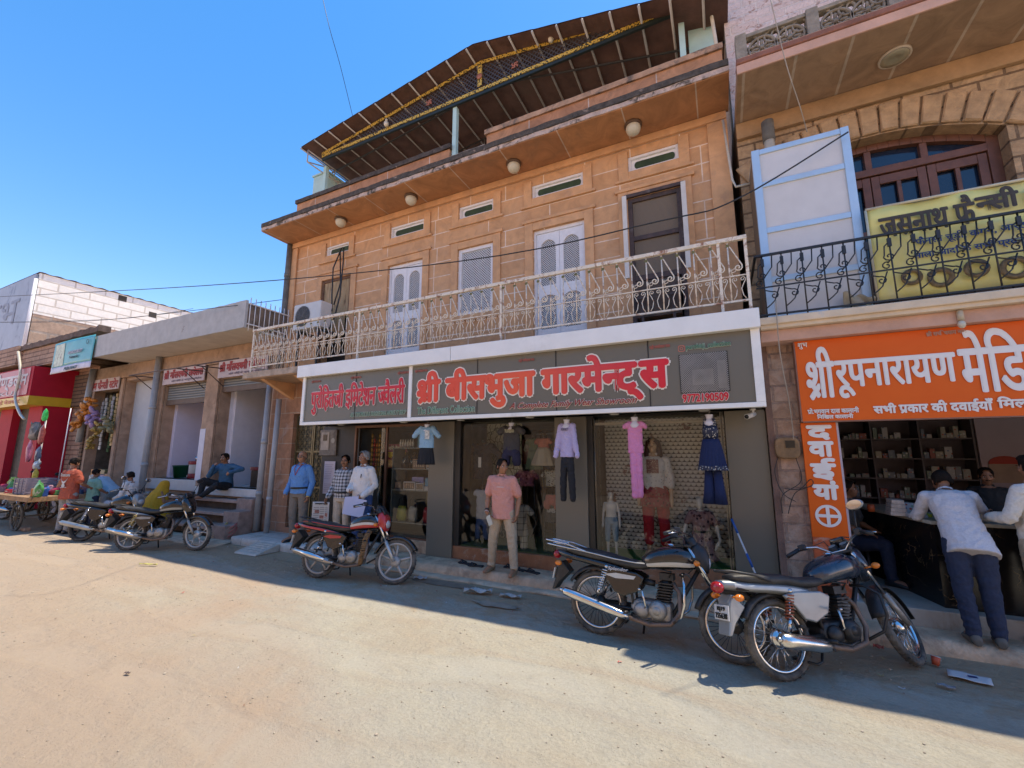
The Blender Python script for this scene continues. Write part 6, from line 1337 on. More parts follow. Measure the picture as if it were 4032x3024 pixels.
b.box(-20.1, -10.0, 7.0, 7.09, 4.42, 4.86); b.obj('pilasters', tanst, LB, bevel=.008)
b = B(); b.box(-13.1, -12.85, 7.02, 7.028, 1.2, 2.6); b.obj('whitewash_patch', mat('lavender_white', (.70, .67, .72), .85, .08, 4), LB)
# steps
stepm = mat('red_sandstone_tread', (.38, .26, .21), .85, .2, 5, .3, 30, stain=(.36, .30, .26), sat=(.55, .7)); treadm = mat('grey_tread', (.33, .30, .275), .8, .15, 5, .3, 30)
for z, y0, y1 in ((.80, 6.72, 7.019), (.54, 6.44, 6.9), (.27, 6.16, 6.7)):
    b = B(); b.box(-15.4, -10.62, y0, y1, z - .07, z); o = b.obj('step_tread', stepm, LB, bevel=.01); b = B(); b.box(-15.4, -10.62, y0 + .22, y0 + .24, z - .26, z - .071); b.obj('step_riser', mat('dark_riser', (.10, .075, .06), .9, .3, 5), LB)
b = B(); b.prism([(6.12, 0), (6.12, .33), (6.40, .33), (6.40, .60), (6.68, .60), (6.68, .86), (7.02, .86), (7.02, 0)], lambda p, q, d: V((d, p, q)), -10.62, -10.05); b.obj('step_side_wall', mat('pinkish_rubble', (.33, .225, .18), .9, .3, 6, .9, 14), LB, bevel=.02)
b = B(); b.box(-15.4, -10.62, 6.9, 7.02, .0, .8); b.obj('step_base', mat('dark_riser', (.1, .075, .06), .9), LB)
b = B(); b.box(-20.1, -15.42, 6.5, 7.4, 0, .55); b.obj('shop_plinth', stepm, LB, bevel=.02)
shut, nt, p = _new('ribbed_shutter'); wv = N(nt, 'ShaderNodeTexWave'); wv.bands_direction = 'Z'; wv.inputs['Scale'].default_value = 4.2; L(nt, coords(nt), wv.inputs['Vector']); L(nt, ramp(nt, wv.outputs['Fac'], [(.1, (.15, .15, .14)), (.6, (.34, .34, .32))]), p.inputs['Base Color']); p.inputs['Roughness'].default_value = .5; p.inputs['Metallic'].default_value = .3; bumpn(nt, p, wv.outputs['Fac'], .8, .03)
redtxt = mat('sign_dark_red', (.36, .03, .03), .6); sgw = mat('pale_pink_board', (.56, .46, .46), .6, .08, 5)
def shop_sign(label, x0, x1, z0, z1, text, y=7.0):
    t = thing('shop_sign', label, 'sign', ((x0 + x1) / 2, y, z0)); b = B(); b.box(x0, x1, y - .03, y, z0, z1); b.obj('board', sgw, t); write('lettering', text, (x0 + .08, x1 - .06, z0 + (z1 - z0) * .36, z1 - .03), y - .032, redtxt, t, .014); write('small_lettering', 'सोने चाँदी के आभूषण विक्रेता', (x0 + .5, x1 - .1, z0 + .04, z0 + (z1 - z0) * .26), y - .032, mat('sign_blue_grey', (.2, .16, .22), .6), t, .001); return t
shop_sign('pale board with dark red Hindi lettering over the middle shutter', -15.28, -13.14, 3.98, 4.44, '^शी| |माँ |ल|~क|~ष|मी| |ज|वे|ल|स')
shop_sign('pale board with dark red Hindi lettering over the open room with the seated man', -12.48, -10.4, 3.98, 4.44, '^शी| |माँ |ल|~क|~ष|मी| |ज|वे|ल|स')
t = thing('shop_sign', 'pale board with dark red Hindi lettering over the small fancy goods shop', 'sign', (-19, 7, 4.1)); b = B(); b.box(-19.95, -18.0, 6.97, 7.0, 4.06, 4.46); b.obj('board', sgw, t); write('lettering', '^पे|म| |फै|~न|सी| |~स|टो|र', (-19.9, -18.05, 4.1, 4.43), 6.968, redtxt, t, .015)
for x0, x1, lab in ((-15.28, -13.14, 'half raised ribbed grey shutter over the room with the water cooler'), (-12.48, -10.42, 'mostly raised ribbed grey shutter over the room with the seated man')):
    t = thing('roller_shutter', lab, 'shutter', ((x0 + x1) / 2, 7.2, 3.5)); z0 = 3.52 if x0 < -14 else 3.75; b = B(); b.box(x0, x1, 7.16, 7.19, z0 + .0, 3.98); b.obj('curtain', shut, t); b = B(); b.box(x0, x1, 7.14, 7.21, z0 - .14, z0 - .001); b.obj('bottom_bar', mat('brown_shutter_bar', (.14, .09, .06), .6, .2, 6), t)
aw = thing('awning_frame', 'thin rusty awning frame of bare pipes under the grey ledge', 'awning frame', (-13.5, 6.3, 4.2)); b = B(); b.tube([(-15.7, 6.3, 4.2), (-10.5, 6.3, 4.22)], .018, 6)
for x in (-15.68, -13.2, -12.3): b.tube([(x, 6.3, 4.2), (x, 7.1, 4.25)], .016, 6); b.tube([(x, 6.45, 4.2), (x, 7.05, 3.75)], .014, 6)
b.obj('pipes', mat('rusty_pipe', (.09, .06, .05), .7, .3, 8), aw)
pipe('grey drain pipe in front of the pilaster between the white wall and the lavender room', [(-15.5, 6.9, 4.86), (-15.5, 6.9, .3)], .085, collars=(3.3, 1.6)); pipe('leaning grey pipe at the left of the fancy goods shop', [(-19.75, 6.9, 4.86), (-20.0, 6.9, 2.3)], .09)
# contents of the two open rooms
tv = thing('television', 'dark wall television high in the lavender room', 'television', (-14.0, 8.8, 3.2)); b = B(); b.box(-14.25, -13.35, 8.75, 8.82, 3.0, 3.55); b.obj('screen', mat('tv_black', (.008, .008, .009), .15), tv); b = B(); b.box(-14.45, -14.26, 8.78, 8.88, 3.42, 3.55); b.obj('set_top_box', mat('grey_plastic', (.18, .18, .18), .5), tv)
for x, s in ((-14.4, 'white switchboard on the lavender wall'),): b = B(); b.box(x - .16, x + .1, 8.87, 8.898, 2.38, 2.54); b.box(x - .08, x + .02, 8.86, 8.869, 2.42, 2.5); tag(b.obj('switchboard', mat('switch_white', (.5, .48, .5), .5)), s, 'switchboard')
for (x, z, m, lab) in ((-12.15, 2.9, (.10, .02, .02), 'dark red framed picture on the left of the back wall behind the seated man'), (-11.05, 2.9, (.22, .10, .04), 'small orange framed picture on the back wall near the grey pipe')):
    t = thing('wall_picture', lab, 'picture', (x, 9.88, z)); b = B(); b.box(x - .2, x + .2, 9.86, 9.895, z - .3, z + .3); b.obj('frame', mat('frame_%d' % (m[0] * 100), m, .5), t); b = B(); b.box(x - .14, x + .14, 9.853, 9.859, z - .22, z + .22); b.obj('print', mat('print_%d' % (m[0] * 100), tuple(min(1, c * 2) for c in m), .5, .5, 8), t)
jg = thing('water_jug', 'red and white insulated water jug with a steel tumbler on its lid', 'water jug', (-13.75, 7.75, 1.2)); rj = mat('jug_red', (.25, .015, .03), .4); wj = mat('jug_cream', (.52, .50, .46), .4); z = 1.2; jx = -14.15
for z0, z1, r, m, nme in ((0, .14, .20, rj, 'base'), (.141, .40, .19, wj, 'barrel'), (.401, .50, .205, rj, 'lid')): b = B(); b.lathe([(0, z0), (r, z0), (r, z1), (r * .9, z1 + .0), (0, z1)], (jx, 7.6, z), n=28); b.obj(nme, m, jg, bevel=.006)
b = B(); b.cyl((jx - .02, 7.41, z + .07), (jx - .02, 7.37, z + .07), .02); b.obj('tap', wj, jg); b = B(); b.lathe([(0, 0), (.045, 0), (.06, .13), (.052, .13), (.04, .02)], (jx, 7.6, z + .502)); tag(b.obj('steel_tumbler', mat('tumbler_steel', (.5, .5, .5), .2, metal=1)), 'small steel tumbler upside on the red jug lid', 'tumbler')
bk = thing('plastic_bucket', 'dark green plastic bucket left of the water jug', 'bucket', (-14.75, 7.6, 1.2)); b = B(); b.lathe([(0, 0), (.19, 0), (.24, .34), (.255, .34), (.255, .37), (.23, .37), (.18, .02)], (-14.78, 7.55, 1.2), n=28); gm = mat('bucket_green', (.006, .075, .035), .4); b.obj('tub', gm, bk); b = B(); b.tube([(-14.78 - .24 * math.cos(a), 7.55 - .1 * math.sin(a), 1.54 - .12 * math.sin(a)) for a in [PI * i / 10 for i in range(11)]], .007, 6); b.obj('handle', gm, bk)
ck = thing('air_cooler', 'white louvred air cooler behind the seated man', 'air cooler', (-11.6, 8.4, 1.04)); b = B(); b.box(-12.05, -11.3, 8.2, 8.8, 1.04, 2.12); b.obj('case', mat('cooler_white', (.46, .45, .47), .5), ck, bevel=.03); b = B(); b.box(-11.97, -11.38, 8.195, 8.199, 1.45, 2.0); b.obj('grille_recess', mat('fan_dark', (.05, .05, .05), .6), ck); b = B()
for k in range(10): b.box(-11.95, -11.40, 8.17, 8.194, 1.48 + k * .052, 1.495 + k * .052)
b.obj('louvres', mat('louvre_grey', (.2, .2, .21), .5), ck)
dk = thing('display_counter', 'dark brown counter with red packets under its glass top, right of the seated man', 'counter', (-11, 7.7, 1.04)); b = B(); b.box(-11.35, -10.4, 7.45, 8.0, 1.041, 1.48); b.obj('cabinet', mat('dark_brown_laminate', (.045, .03, .02), .5, .2, 6), dk); b = B(); b.box(-11.37, -10.38, 7.43, 8.02, 1.485, 1.57); b.obj('top_case', mat('counter_top_red', (.18, .02, .035), .3, .6, 16), dk)
# ------------------------------------------------------------------ fancy goods shop
b = B(); b.box(-19.95, -18.0, 7.9, 8.0, .9, 4.1); b.box(-19.97, -19.95, 7.4, 8, .9, 4.1); b.box(-18.0, -17.98, 7.4, 8, .9, 4.1); b.obj('fancy_shop_backing', mat('dim_brown_wall', (.12, .1, .08), .9, .4, 4), LB)
pk = [mat('goods_%s' % n, c, .4, .3, 15) for n, c in (('silver', (.45, .45, .46)), ('gold', (.40, .26, .06)), ('orange', (.55, .2, .03)), ('mauve', (.32, .2, .36)), ('olive', (.22, .2, .1)), ('white', (.5, .5, .48)), ('brown', (.16, .08, .05)), ('green', (.1, .2, .1)))]
for i in range(13):
    x = -19.8 + (i % 7) * .25 + random.uniform(-.05, .05); y = 7.3 + .25 * (i // 7); z1 = 4.0 - random.uniform(0, .4); m = pk[(0, 5, 4, 0, 1, 5, 0, 6, 7, 0, 1, 4, 5)[i]]; b = B(); n = random.randint(7, 14)
    for q in range(n): dz = z1 - .14 * q; k = random.uniform(-.03, .03); b.box(x - .07 + k, x + .07 + k, y, y + .03, dz - .12, dz)
    b.tube([(x, y + .015, z1 + .1), (x, y + .015, z1 - .14 * n)], .006, 4); o = b.obj('packet_strip', m); tag(o, 'hanging strip of small packets in the fancy goods doorway', 'packets', 'packet strips in the fancy goods doorway')
def garland(label, pts, m, r, n):
    b = B(); P = [V(p) for p in pts]
    for i in range(n):
        f = i / n * (len(P) - 1); k = int(f); p = P[k].lerp(P[k + 1], f - k) + V((random.uniform(-r, r), random.uniform(-r, r), random.uniform(-r, r))); b.ell(p, (r * random.uniform(.6, 1), r * .5, r * random.uniform(.6, 1.1)), 7, 5, Matrix.Rotation(random.uniform(0, 3), 3, 'X'))
    b.tube(P, .012, 5); tag(b.obj('packet_garland', m), label, 'garland')
garland('bright orange garland of shiny packets hanging at the left of the fancy shop', [(-19.0, 6.7, 3.75), (-19.35, 6.7, 3.3), (-19.75, 6.7, 2.75)], pk[2], .12, 34); garland('mauve bundle of packets next to the orange garland', [(-18.9, 6.8, 3.25), (-18.95, 6.8, 2.95)], pk[3], .13, 18); garland('golden garland of sachets in front of the white strips', [(-18.55, 6.8, 2.9), (-18.75, 6.8, 2.4), (-18.85, 6.8, 2.1)], pk[1], .09, 26); garland('dark olive bag cluster on the right side of the fancy shop door', [(-17.95, 6.8, 3.05), (-18.0, 6.8, 2.6)], pk[4], .13, 16)
for i, (x, z, w, h, m, lab) in enumerate(((-19.3, .92, .5, .26, 5, 'white printed carton on the fancy shop sill'), (-18.75, .92, .45, .3, 3, 'mauve carton on the fancy shop sill'), (-18.3, .92, .4, .34, 6, 'brown suitcase shaped box on the fancy shop sill'), (-19.25, 1.19, .42, .2, 2, 'orange and white carton on top of the white one'), (-18.7, 1.23, .36, .16, 4, 'olive tin on top of the mauve carton'))):
    b = B(); b.box(x - w / 2, x + w / 2, 7.15, 7.45, z, z + h); tag(b.obj('goods_box', pk[m], bevel=.01), lab, 'box')
t = thing('glass_jar', 'clear yellow lidded jar on the fancy shop sill', 'jar', (-18.3, 7.3, 1.27)); b = B(); b.lathe([(0, 0), (.13, 0), (.14, .2), (.1, .26)], (-18.3, 7.3, 1.262)); b.obj('jar_body', mat('jar_amber', (.35, .28, .1), .2), t); b = B(); b.lathe([(0, .26), (.11, .26), (.11, .31), (0, .31)], (-18.3, 7.3, 1.262)); b.obj('lid', pk[0], t)
# ------------------------------------------------------------------ shop behind: shuttered bay, stone cornice, red shop
SB = thing('shuttered_bay', 'narrow dark shuttered bay with brown stone slats between the red shop and the fancy shop', 'shop bay', (-20.9, 7.0, 0)); b = B(); b.box(-21.7, -20.12, 7.1, 7.2, 3.62, 4.8); b.box(-20.3, -20.12, 7.05, 7.099, 0, 3.62); b.obj('slatted_stone', brick('brown_slats', (.22, .13, .075), (.18, .105, .06), (.07, .045, .03), 3, .14, .02, 'xz', .9, 1, .3, 5), SB); b = B(); b.box(-21.7, -20.31, 7.3, 7.35, 0, 3.62); b.obj('door', mat('dark_bay_door', (.045, .035, .03), .6, .3, 5), SB)
CN = thing('stone_cornice', 'thick layered pink stone cornice above the red shop', 'cornice', (-23, 6.3, 4.9)); layst = brick('layered_pink_stone', (.42, .27, .19), (.36, .22, .15), (.2, .12, .08), 1.3, .17, .02, 'xz', .9, 1, .3, 3, grain=1)
b = B(); b.box(-27.9, -23.75, 6.05, 8, 5.2, 5.95); b.box(-23.74, -20.1, 6.2, 8, 5.05, 5.75); b.obj('layers', layst, CN); ragged('crust', -23.74, -17.6, 6.12, 5.76, 5.95, .3, mat('dark_crust', (.13, .09, .07), .95, .4, 5, .8, 14), .05, 31, CN)
b = B(); b.box(-27.8, -20.12, 7.2, 12, 0, 5.2); b.obj('backing_wall', layst, CN)
RS = thing('red_shop', 'bright red shop with a boxed sign and yellow band at the far left', 'shop', (-23.5, 6.2, 0)); redm = mat('red_composite', (.40, .012, .028), .65, .1, 3, spec=.2); ylm = mat('yellow_band', (.62, .38, .02), .4, .08, 4)
b = B(); b.box(-28, -21.7, 6.0, 7.19, 3.92, 4.98); b.obj('sign_box', redm, RS); b = B(); b.box(-28, -21.69, 5.985, 7.18, 3.6, 3.919); b.obj('yellow_band', ylm, RS)
b = B(); b.box(-22.9, -21.75, 6.4, 7.19, 0, 3.599); b.box(-25.6, -24.4, 6.4, 7.19, 0, 3.599); b.obj('pillars', redm, RS); b = B(); b.box(-27.7, -22.0, 6.62, 6.66, 0, 3.599); b.obj('dark_doorway', mat('patterned_dark_door', (.05, .045, .03), .6, .8, 9), RS)
b = B(); b.box(-28, -21.9, 5.975, 5.998, 3.97, 4.93); b.obj('sign_face', mat('faded_red_flex', (.42, .08, .10), .4, .1, 3, stain=(.5, .25, .27), sat=(.58, .7)), RS)
write('lettering', 'भगवती हैण्डलूम', (-27.6, -22.05, 4.2, 4.86), 5.972, mat('grey_white_vinyl', (.55, .5, .5), .5), RS, .025); write('small_lettering', 'KUJ', (-24.4, -22.9, 3.98, 4.15), 5.972, mat('grey_white_vinyl', (.55, .5, .5), .5), RS, .006); write('band_lettering', 'पर्दे बेडशीट', (-24.8, -22.4, 3.66, 3.86), 5.982, mat('red_on_yellow', (.5, .12, .02), .5), RS, .01)
HB = thing('hanging_banner', 'turquoise and white printed flex banner hanging from the end of the grey ledge', 'banner', (-18.7, 5.9, 4.4)); fnb = lambda u, w: V((-20.22 + 2.85 * u, 5.98 + .012 * math.sin(u * 6 + w * 2), 4.54 + 1.05 * w + .012 * math.sin(u * 3)))
b = B(); b.grid(lambda u, w: fnb(u, .2 + .8 * w), 24, 10); b.obj('turquoise_sheet', mat('turquoise_flex', (.08, .36, .38), .4, .1, 3), HB, solid=.004); b = B(); b.grid(lambda u, w: fnb(u, .2 * w), 24, 4); b.obj('white_strip', mat('banner_white', (.55, .52, .58), .5), HB, solid=.004)
b = B(); b.grid(lambda u, w: fnb(.05 + .25 * u, .22 + .72 * w) + V((0, -.012, 0)), 8, 8); b.obj('printed_photo', mat('printed_photo', (.50, .56, .42), .5, .3, 6, stain=(.30, .25, .2), sat=(.55, .6), sscale=4), HB)
wf_ = lambda X, Y_, Z: V((X, 5.95 + Y_, Z))
write('lettering', 'ADVANCED BEAUTY', (-19.0, -18.0, 5.10, 5.20), 0, mat('banner_white', (.55, .52, .58), .5), HB, .004, fn=wf_); write('lettering', 'Naturals', (-18.85, -18.25, 4.95, 5.04), 0, mat('banner_ink', (.02, .08, .1), .5), HB, .003, fn=wf_); write('lettering', 'PREM FANCY', (-19.1, -18.2, 4.58, 4.68), 0, mat('banner_ink', (.02, .08, .1), .5), HB, .006, fn=wf_)
b = B(); b.torus((-17.75, 5.95, 5.4), (0, 1, 0), [(.06, -.003), (.08, -.003), (.08, .003), (.06, .003)], 16); b.obj('round_emblem', mat('banner_ink', (.02, .08, .1), .5), HB)
# white block house behind, its front covered with a grey printed banner
WBH = thing('block_house', 'tall raw house of pale aerated blocks behind the left shops', 'building', (-31, 9, 0)); aac = brick('pale_aerated_block', (.90, .87, .78), (.84, .82, .74), (.62, .57, .48), 1.15, .38, .035, 'yz', .9, .4, .1, 4, stain=(.6, .58, .52), sat=(.6, .8)); lowst = brick('lower_pink_stone', (.46, .33, .24), (.40, .29, .2), (.36, .3, .24), 2.0, .62, .06, 'yz', .9, .6, .3, 4)
b = B(); b.box(-42, -28, 7.38, 20, 8.25, 10.2); b.obj('block_wall', aac, WBH); b = B(); b.box(-42, -28.01, 7.39, 20, 0, 8.25); b.obj('stone_base', lowst, WBH)
b = B(); b.grid(lambda u, w: V((-42 + 14.06 * u, 7.33 + 12.8 * w, 10.225 + .02 * math.sin(w * 150))), 2, 300); b.obj('corrugated_roof', mat('roof_sheet_dark', (.12, .11, .11), .6), WBH, solid=.012)
for y, z in ((11.7, 9.52), (10.3, 10.0), (13.2, 9.7), (14.3, 9.5)): b = B(); b.box(-28.004, -27.996, y, y + .36, z - .15, z + .15); b.obj('vent_hole', mat('vent_hole_dark', (.06, .05, .04), .9), WBH)
b = B(); b.box(-42, -28.1, 7.29, 7.36, 6.4, 10.15); b.obj('front_banner', mat('grey_blue_flex', (.30, .34, .40), .5, .1, 2, stain=(.18, .21, .27), sat=(.56, .62), sscale=1.1), WBH); write('banner_lettering', 'शुभ', (-33.9, -29.5, 7.5, 9.2), 7.285, mat('banner_grey_ink', (.22, .255, .32), .6), WBH, .01)
b = B(); b.tube([(-28.05, 7.3, 5.9), (-28.05, 7.3, 9.9)], .07, 8); b.obj('white_pipe', mesh_m, WBH)
# overhead wires
cable('overhead_wire', 'thick black overhead wire crossing the sky and the sandstone front', [px(0, 1168, 6.0), px(800, 1125, 6.0), px(1800, 1030, 6.0), px(2600, 870, 6.0), px(2900, 785, 6.0), px(3339, 520, 6.3)], .011)
cable('overhead_wire', 'thinner slack wire below the thick one at the left', [px(0, 1270, 5.8), px(360, 1263, 5.8), px(800, 1218, 5.8), px(1110, 1180, 6.6)], .008); cable('overhead_wire', 'pair wire meeting the ledge of the left shops', [px(0, 1268, 5.7), px(420, 1258, 5.7), px(640, 1235, 5.9), px(760, 1215, 6.0)], .006)
cable('sky_wire', 'thin wire hanging down through the open sky left of the canopy', [px(1272, 0, 5.0), px(1300, 120, 5.0), px(1340, 260, 5.5), px(1388, 455, 6.6)], .006)
cable('drop_wire', 'pale service wire dropping past the jali parapet to the cabinet', [px(3035, 0, 5.6), px(3095, 250, 5.8), px(3150, 420, 6.1), px(3178, 520, 6.35)], .006, mat('pale_wire', (.35, .3, .24), .6)); cable('drop_wire', 'pale twisted wire dropping beside the white sign frame to the pilaster meter', [px(3055, 1180, 6.05), px(3070, 1380, 6.1), px(3110, 1600, 6.3), px(3130, 1780, 6.4)], .006, mat('pale_wire', (.35, .3, .24), .6))
cable('cream_hose', 'cream hose looping down in front of the red shop', [px(72, 1385, 5.9), px(80, 1470, 5.9), px(60, 1560, 5.9), px(75, 1620, 5.7), px(95, 1650, 5.5)], .04, mat('cream_hose', (.5, .46, .36), .5), 'hose')
# ------------------------------------------------------------------ motorcycles
rub = mat('tyre_rubber', (.030, .029, .028), .85, .3, 12, .3, 90, stain=(.24, .21, .17), sat=(.36, .72), sscale=5)
chrome = mat('chrome', (.62, .61, .60), .16, .12, 9, metal=1, stain=(.35, .28, .2), sat=(.62, .8), sscale=7); alum = mat('dusty_aluminium', (.36, .34, .31), .5, .25, 12, .3, 40, metal=.6, stain=(.15, .12, .09), sat=(.52, .72), sscale=9)
blackp = mat('black_plastic', (.022, .022, .023), .5, .25, 9, .15, 60, stain=(.13, .11, .09), sat=(.56, .8), sscale=4); seatm = mat('black_seat_vinyl', (.024, .024, .024), .55, .2, 7, .15, 50, stain=(.10, .09, .075), sat=(.5, .8), sscale=3)
blkpaint = mat('gloss_black_paint', (.010, .010, .011), .22, .2, 5, coat=.6, stain=(.06, .052, .045), sat=(.55, .85), sscale=4); redl = mat('red_lens', (.35, .012, .015), .15, .1, 9, coat=.5); ambl = mat('amber_lens', (.65, .18, .01), .2, .1, 9, coat=.5); clearl = mat('headlamp_glass', (.55, .56, .56), .1, .2, 9, coat=.8); steelk = mat('black_metal', (.03, .03, .03), .45, .3, 8, metal=.3, stain=(.14, .11, .09), sat=(.55, .75))
mirg = mat('mirror_glass', (.75, .76, .76), .04, metal=1); rusty = mat('rusty_exhaust', (.22, .15, .11), .6, .3, 10, .2, metal=.5)
def interp(secs, k=4):
    out = []
    for i in range(len(secs) - 1):
        p0, p1, p2, p3 = secs[max(i - 1, 0)], secs[i], secs[i + 1], secs[min(i + 2, len(secs) - 1)]
        for j in range(k):
            t = j / k; out.append(tuple(.5 * (2 * b_ + (c - a) * t + (2 * a - 5 * b_ + 4 * c - d) * t * t + (3 * b_ - a - 3 * c + d) * t ** 3) for a, b_, c, d in zip(p0, p1, p2, p3)))
    out.append(secs[-1]); return out
def loftx(b, secs, n=24, e=.75, fn=None, k=4):
    secs = interp(secs, k); rings = []; b.sm = True
    S = lambda v: math.copysign(abs(v) ** e, v)
    for x, z, hw, hh in secs: rings.append(b.vs([(x, max(hw, .002) * S(math.cos(2 * PI * i / n)), z + max(hh, .002) * S(math.sin(2 * PI * i / n))) for i in range(n)]))
    for j in range(len(rings) - 1):
        for i in range(n):
            if fn: b.mi = fn(j / (len(rings) - 1), ((i + .5) / n * 360) % 360)
            b.face([rings[j][i], rings[j][(i + 1) % n], rings[j + 1][(i + 1) % n], rings[j + 1][i]])
    b.mi = 0; b.face(rings[0][::-1]); b.face(rings[-1]); b.sm = False
def xf(b, M): bmesh.ops.transform(b.bm, matrix=M, verts=b.bm.verts[:]); return b
def make_bike(label, rear, heading, lean=-9, steer=0, style=None, steer_lean=0):
    st = dict(paint=blkpaint, tail=blkpaint, panel=blkpaint, wheel='spoke', rim=chrome, muff=chrome, muffr=.05, shock=chrome, light='cowl', stripe=None, tailstripe=None, rack=False, guard=chrome, mirrors=(1, 1), plate=None, seatpipe=None, fender=blkpaint, engine=alum, front_ind=True, flap=True)
    st.update(style or {})
    bk = thing('motorcycle', label, 'motorcycle', (rear[0], rear[1], 0), (R(lean), 0, R(heading)), 'motorcycles parked along the street', world=False, scale=1.06)
    bk.rotation_mode = 'XYZ'
    ax = V((-.40, 0, .66)).normalized(); FA = V((1.265, 0, .30)); HD = FA + ax * .62
    SM = Matrix.Translation(HD) @ Matrix.Rotation(R(steer), 4, ax) @ Matrix.Translation(-HD)
    def P(b, name, m, par=bk, steer_=False, low=False, **k):
        if low: xf(b, Matrix.Translation((0, 0, -.06)))
        if steer_: xf(b, SM)
        return b.obj(name, m, par, **k)
    def wheel(c, w, steer_, drum):
        c = V(c); b = B()
        b.lathe([(0, -.05), (.03, -.05), (drum, -.035), (drum, .035), (.03, .05), (0, .05)], c, (0, 1, 0), 24)
        if st['wheel'] == 'spoke':
            for i in range(32):
                a = 2 * PI * i / 32; t = a + (.32 if i % 4 < 2 else -.32); s = .03 if i % 2 else -.03
                b.tube([c + V((.05 * math.cos(t), s, .05 * math.sin(t))), c + V((.232 * math.cos(a), s * .2, .232 * math.sin(a)))], .0024, 4)
        else:
            for i in range(st['wheel']):
                a = 2 * PI * i / st['wheel'] + .3
                if st.get('split'):
                    d = lambda r, q: c + V((r * math.cos(a + q), 0, r * math.sin(a + q)))
                    b.tube([d(.04, 0), d(.14, 0)], [.020, .014], 6, flat=.9); b.tube([d(.13, 0), d(.235, .24)], [.013, .011], 6); b.tube([d(.13, 0), d(.235, -.24)], [.013, .011], 6)
                else: b.tube([c + V((.04 * math.cos(a), 0, .04 * math.sin(a))), c + V((.15 * math.cos(a), 0, .15 * math.sin(a))), c + V((.236 * math.cos(a), 0, .236 * math.sin(a)))], [.03, .018, .016], 6, flat=.8)
        wb = P(b, 'wheel', st.get('spoke', chrome) if st['wheel'] == 'spoke' else st['rim'], bk, steer_)
        b = B(); b.torus(c, (0, 1, 0), [(.228, -.024), (.25, -.026), (.25, .026), (.228, .024), (.222, .012), (.222, -.012)], 44); P(b, 'rim', st['rim'], wb, steer_)
        b = B(); hw = w / 2; b.torus(c, (0, 1, 0), [(.245, -.022), (.262, -hw), (.283, -hw * .92), (.297, -hw * .5), (.300, 0), (.297, hw * .5), (.283, hw * .92), (.262, hw), (.245, .022)], 52)
        for i in range(72):
            a = 2 * PI * i / 72; s = 1 if i % 2 else -1; u = V((math.cos(a), 0, math.sin(a))); t = V((-math.sin(a), 0, math.cos(a)))
            p = c + u * .2985 + V((0, s * hw * .42, 0)); M = Matrix((t, V((0, 1, 0)), u)).transposed().to_4x4(); M.translation = p; b.box(-.008, .008, -hw * .3, hw * .3, -.003, .0035, M)
        P(b, 'tyre', rub, wb, steer_)
    wheel((0, 0, .30), .085, False, .075); wheel(FA, .075, True, .07)
    # frame, swing arm, stand
    b = B()
    b.tube([HD + ax * .05, HD - ax * .12], .03, 10); b.tube([HD - ax * .05, (.62, 0, .72), (.45, 0, .68)], .022, 8); b.tube([HD - ax * .1, (.80, 0, .40), (.70, 0, .22), (.42, 0, .22)], .02, 8)
    for s in (-1, 1):
        b.tube([(.45, s * .06, .68), (.1, s * .10, .66), (-.35, s * .08, .70)], .013, 6); b.tube([(.40, s * .08, .30), (.0, s * .085, .30)], .018, 6); b.tube([(.40, s * .08, .24), (.36, s * .09, .5), (.12, s * .1, .66)], .014, 6)
    P(b, 'frame', steelk)
    b = B(); b.tube([(.46, .09, .24), (.40, .24, .03), (.38, .27, .01)], .012, 6); b.box(.35, .41, .25, .29, .0, .012); P(b, 'side_stand', steelk)
    b = B(); b.tube([(.34, -.08, .24), (.26, -.12, .13), (.2, -.13, .12)], .011, 6); b.tube([(.34, .08, .24), (.26, .12, .13), (.2, .13, .12), (.2, -.13, .12)], .011, 6); P(b, 'centre_stand', steelk)
    b = B(); b.tube([(.02, .10, .30), (.42, .10, .31)], .045, 10, flat=.4, up=V((0, 1, 0))); P(b, 'chain_case', blackp)
    # engine
    b = B(); b.box(.40, .74, -.10, .10, .22, .40); b.tube([(.44, -.1, .32), (.44, .1, .32)], .085, 18); e = P(b, 'engine', st['engine'], bevel=.03)
    b = B(); b.lathe([(0, .035), (.05, .035), (.075, .02), (.085, 0), (.085, -.04)], (.62, -.13, .33), (0, -1, 0), 24); b.lathe([(0, .042), (.035, .042), (.04, .03)], (.62, -.13, .33), (0, -1, 0), 20); b.ell((.47, -.11, .31), (.075, .045, .07)); P(b, 'engine_cover', st['engine'], e)
    b = B(); up = V((.20, 0, .98)); 
    for k in range(7): c = V((.655, 0, .415)) + up * .026 * k; b.box(c.x - .065, c.x + .065, -.075, .075, c.z - .006, c.z + .006)
    b.tube([(.65, 0, .4), (.69, 0, .6)], .05, 10); b.box(.63, .76, -.06, .06, .60, .66); b.tube([(.58, 0, .55), (.48, -.02, .56)], .03, 10); b.tube([(.72, -.06, .63), (.75, -.08, .68), (.6, -.09, .7)], .008, 5); P(b, 'cylinder_fins', st.get('fins', steelk), e)
    b = B(); b.tube([(.50, -.135, .33), (.52, -.17, .36), (.49, -.185, .50)], .009, 6); b.tube([(.49, -.185, .50), (.47, -.24, .51)], .01, 6); P(b, 'kick_lever', chrome, e)
    # exhaust
    b = B(); b.tube([(.75, -.03, .58), (.81, -.05, .50), (.82, -.09, .34), (.74, -.125, .23), (.55, -.145, .20), (.34, -.155, .24)], .021, 10); ex = P(b, 'exhaust_pipe', st.get('pipe', rusty))
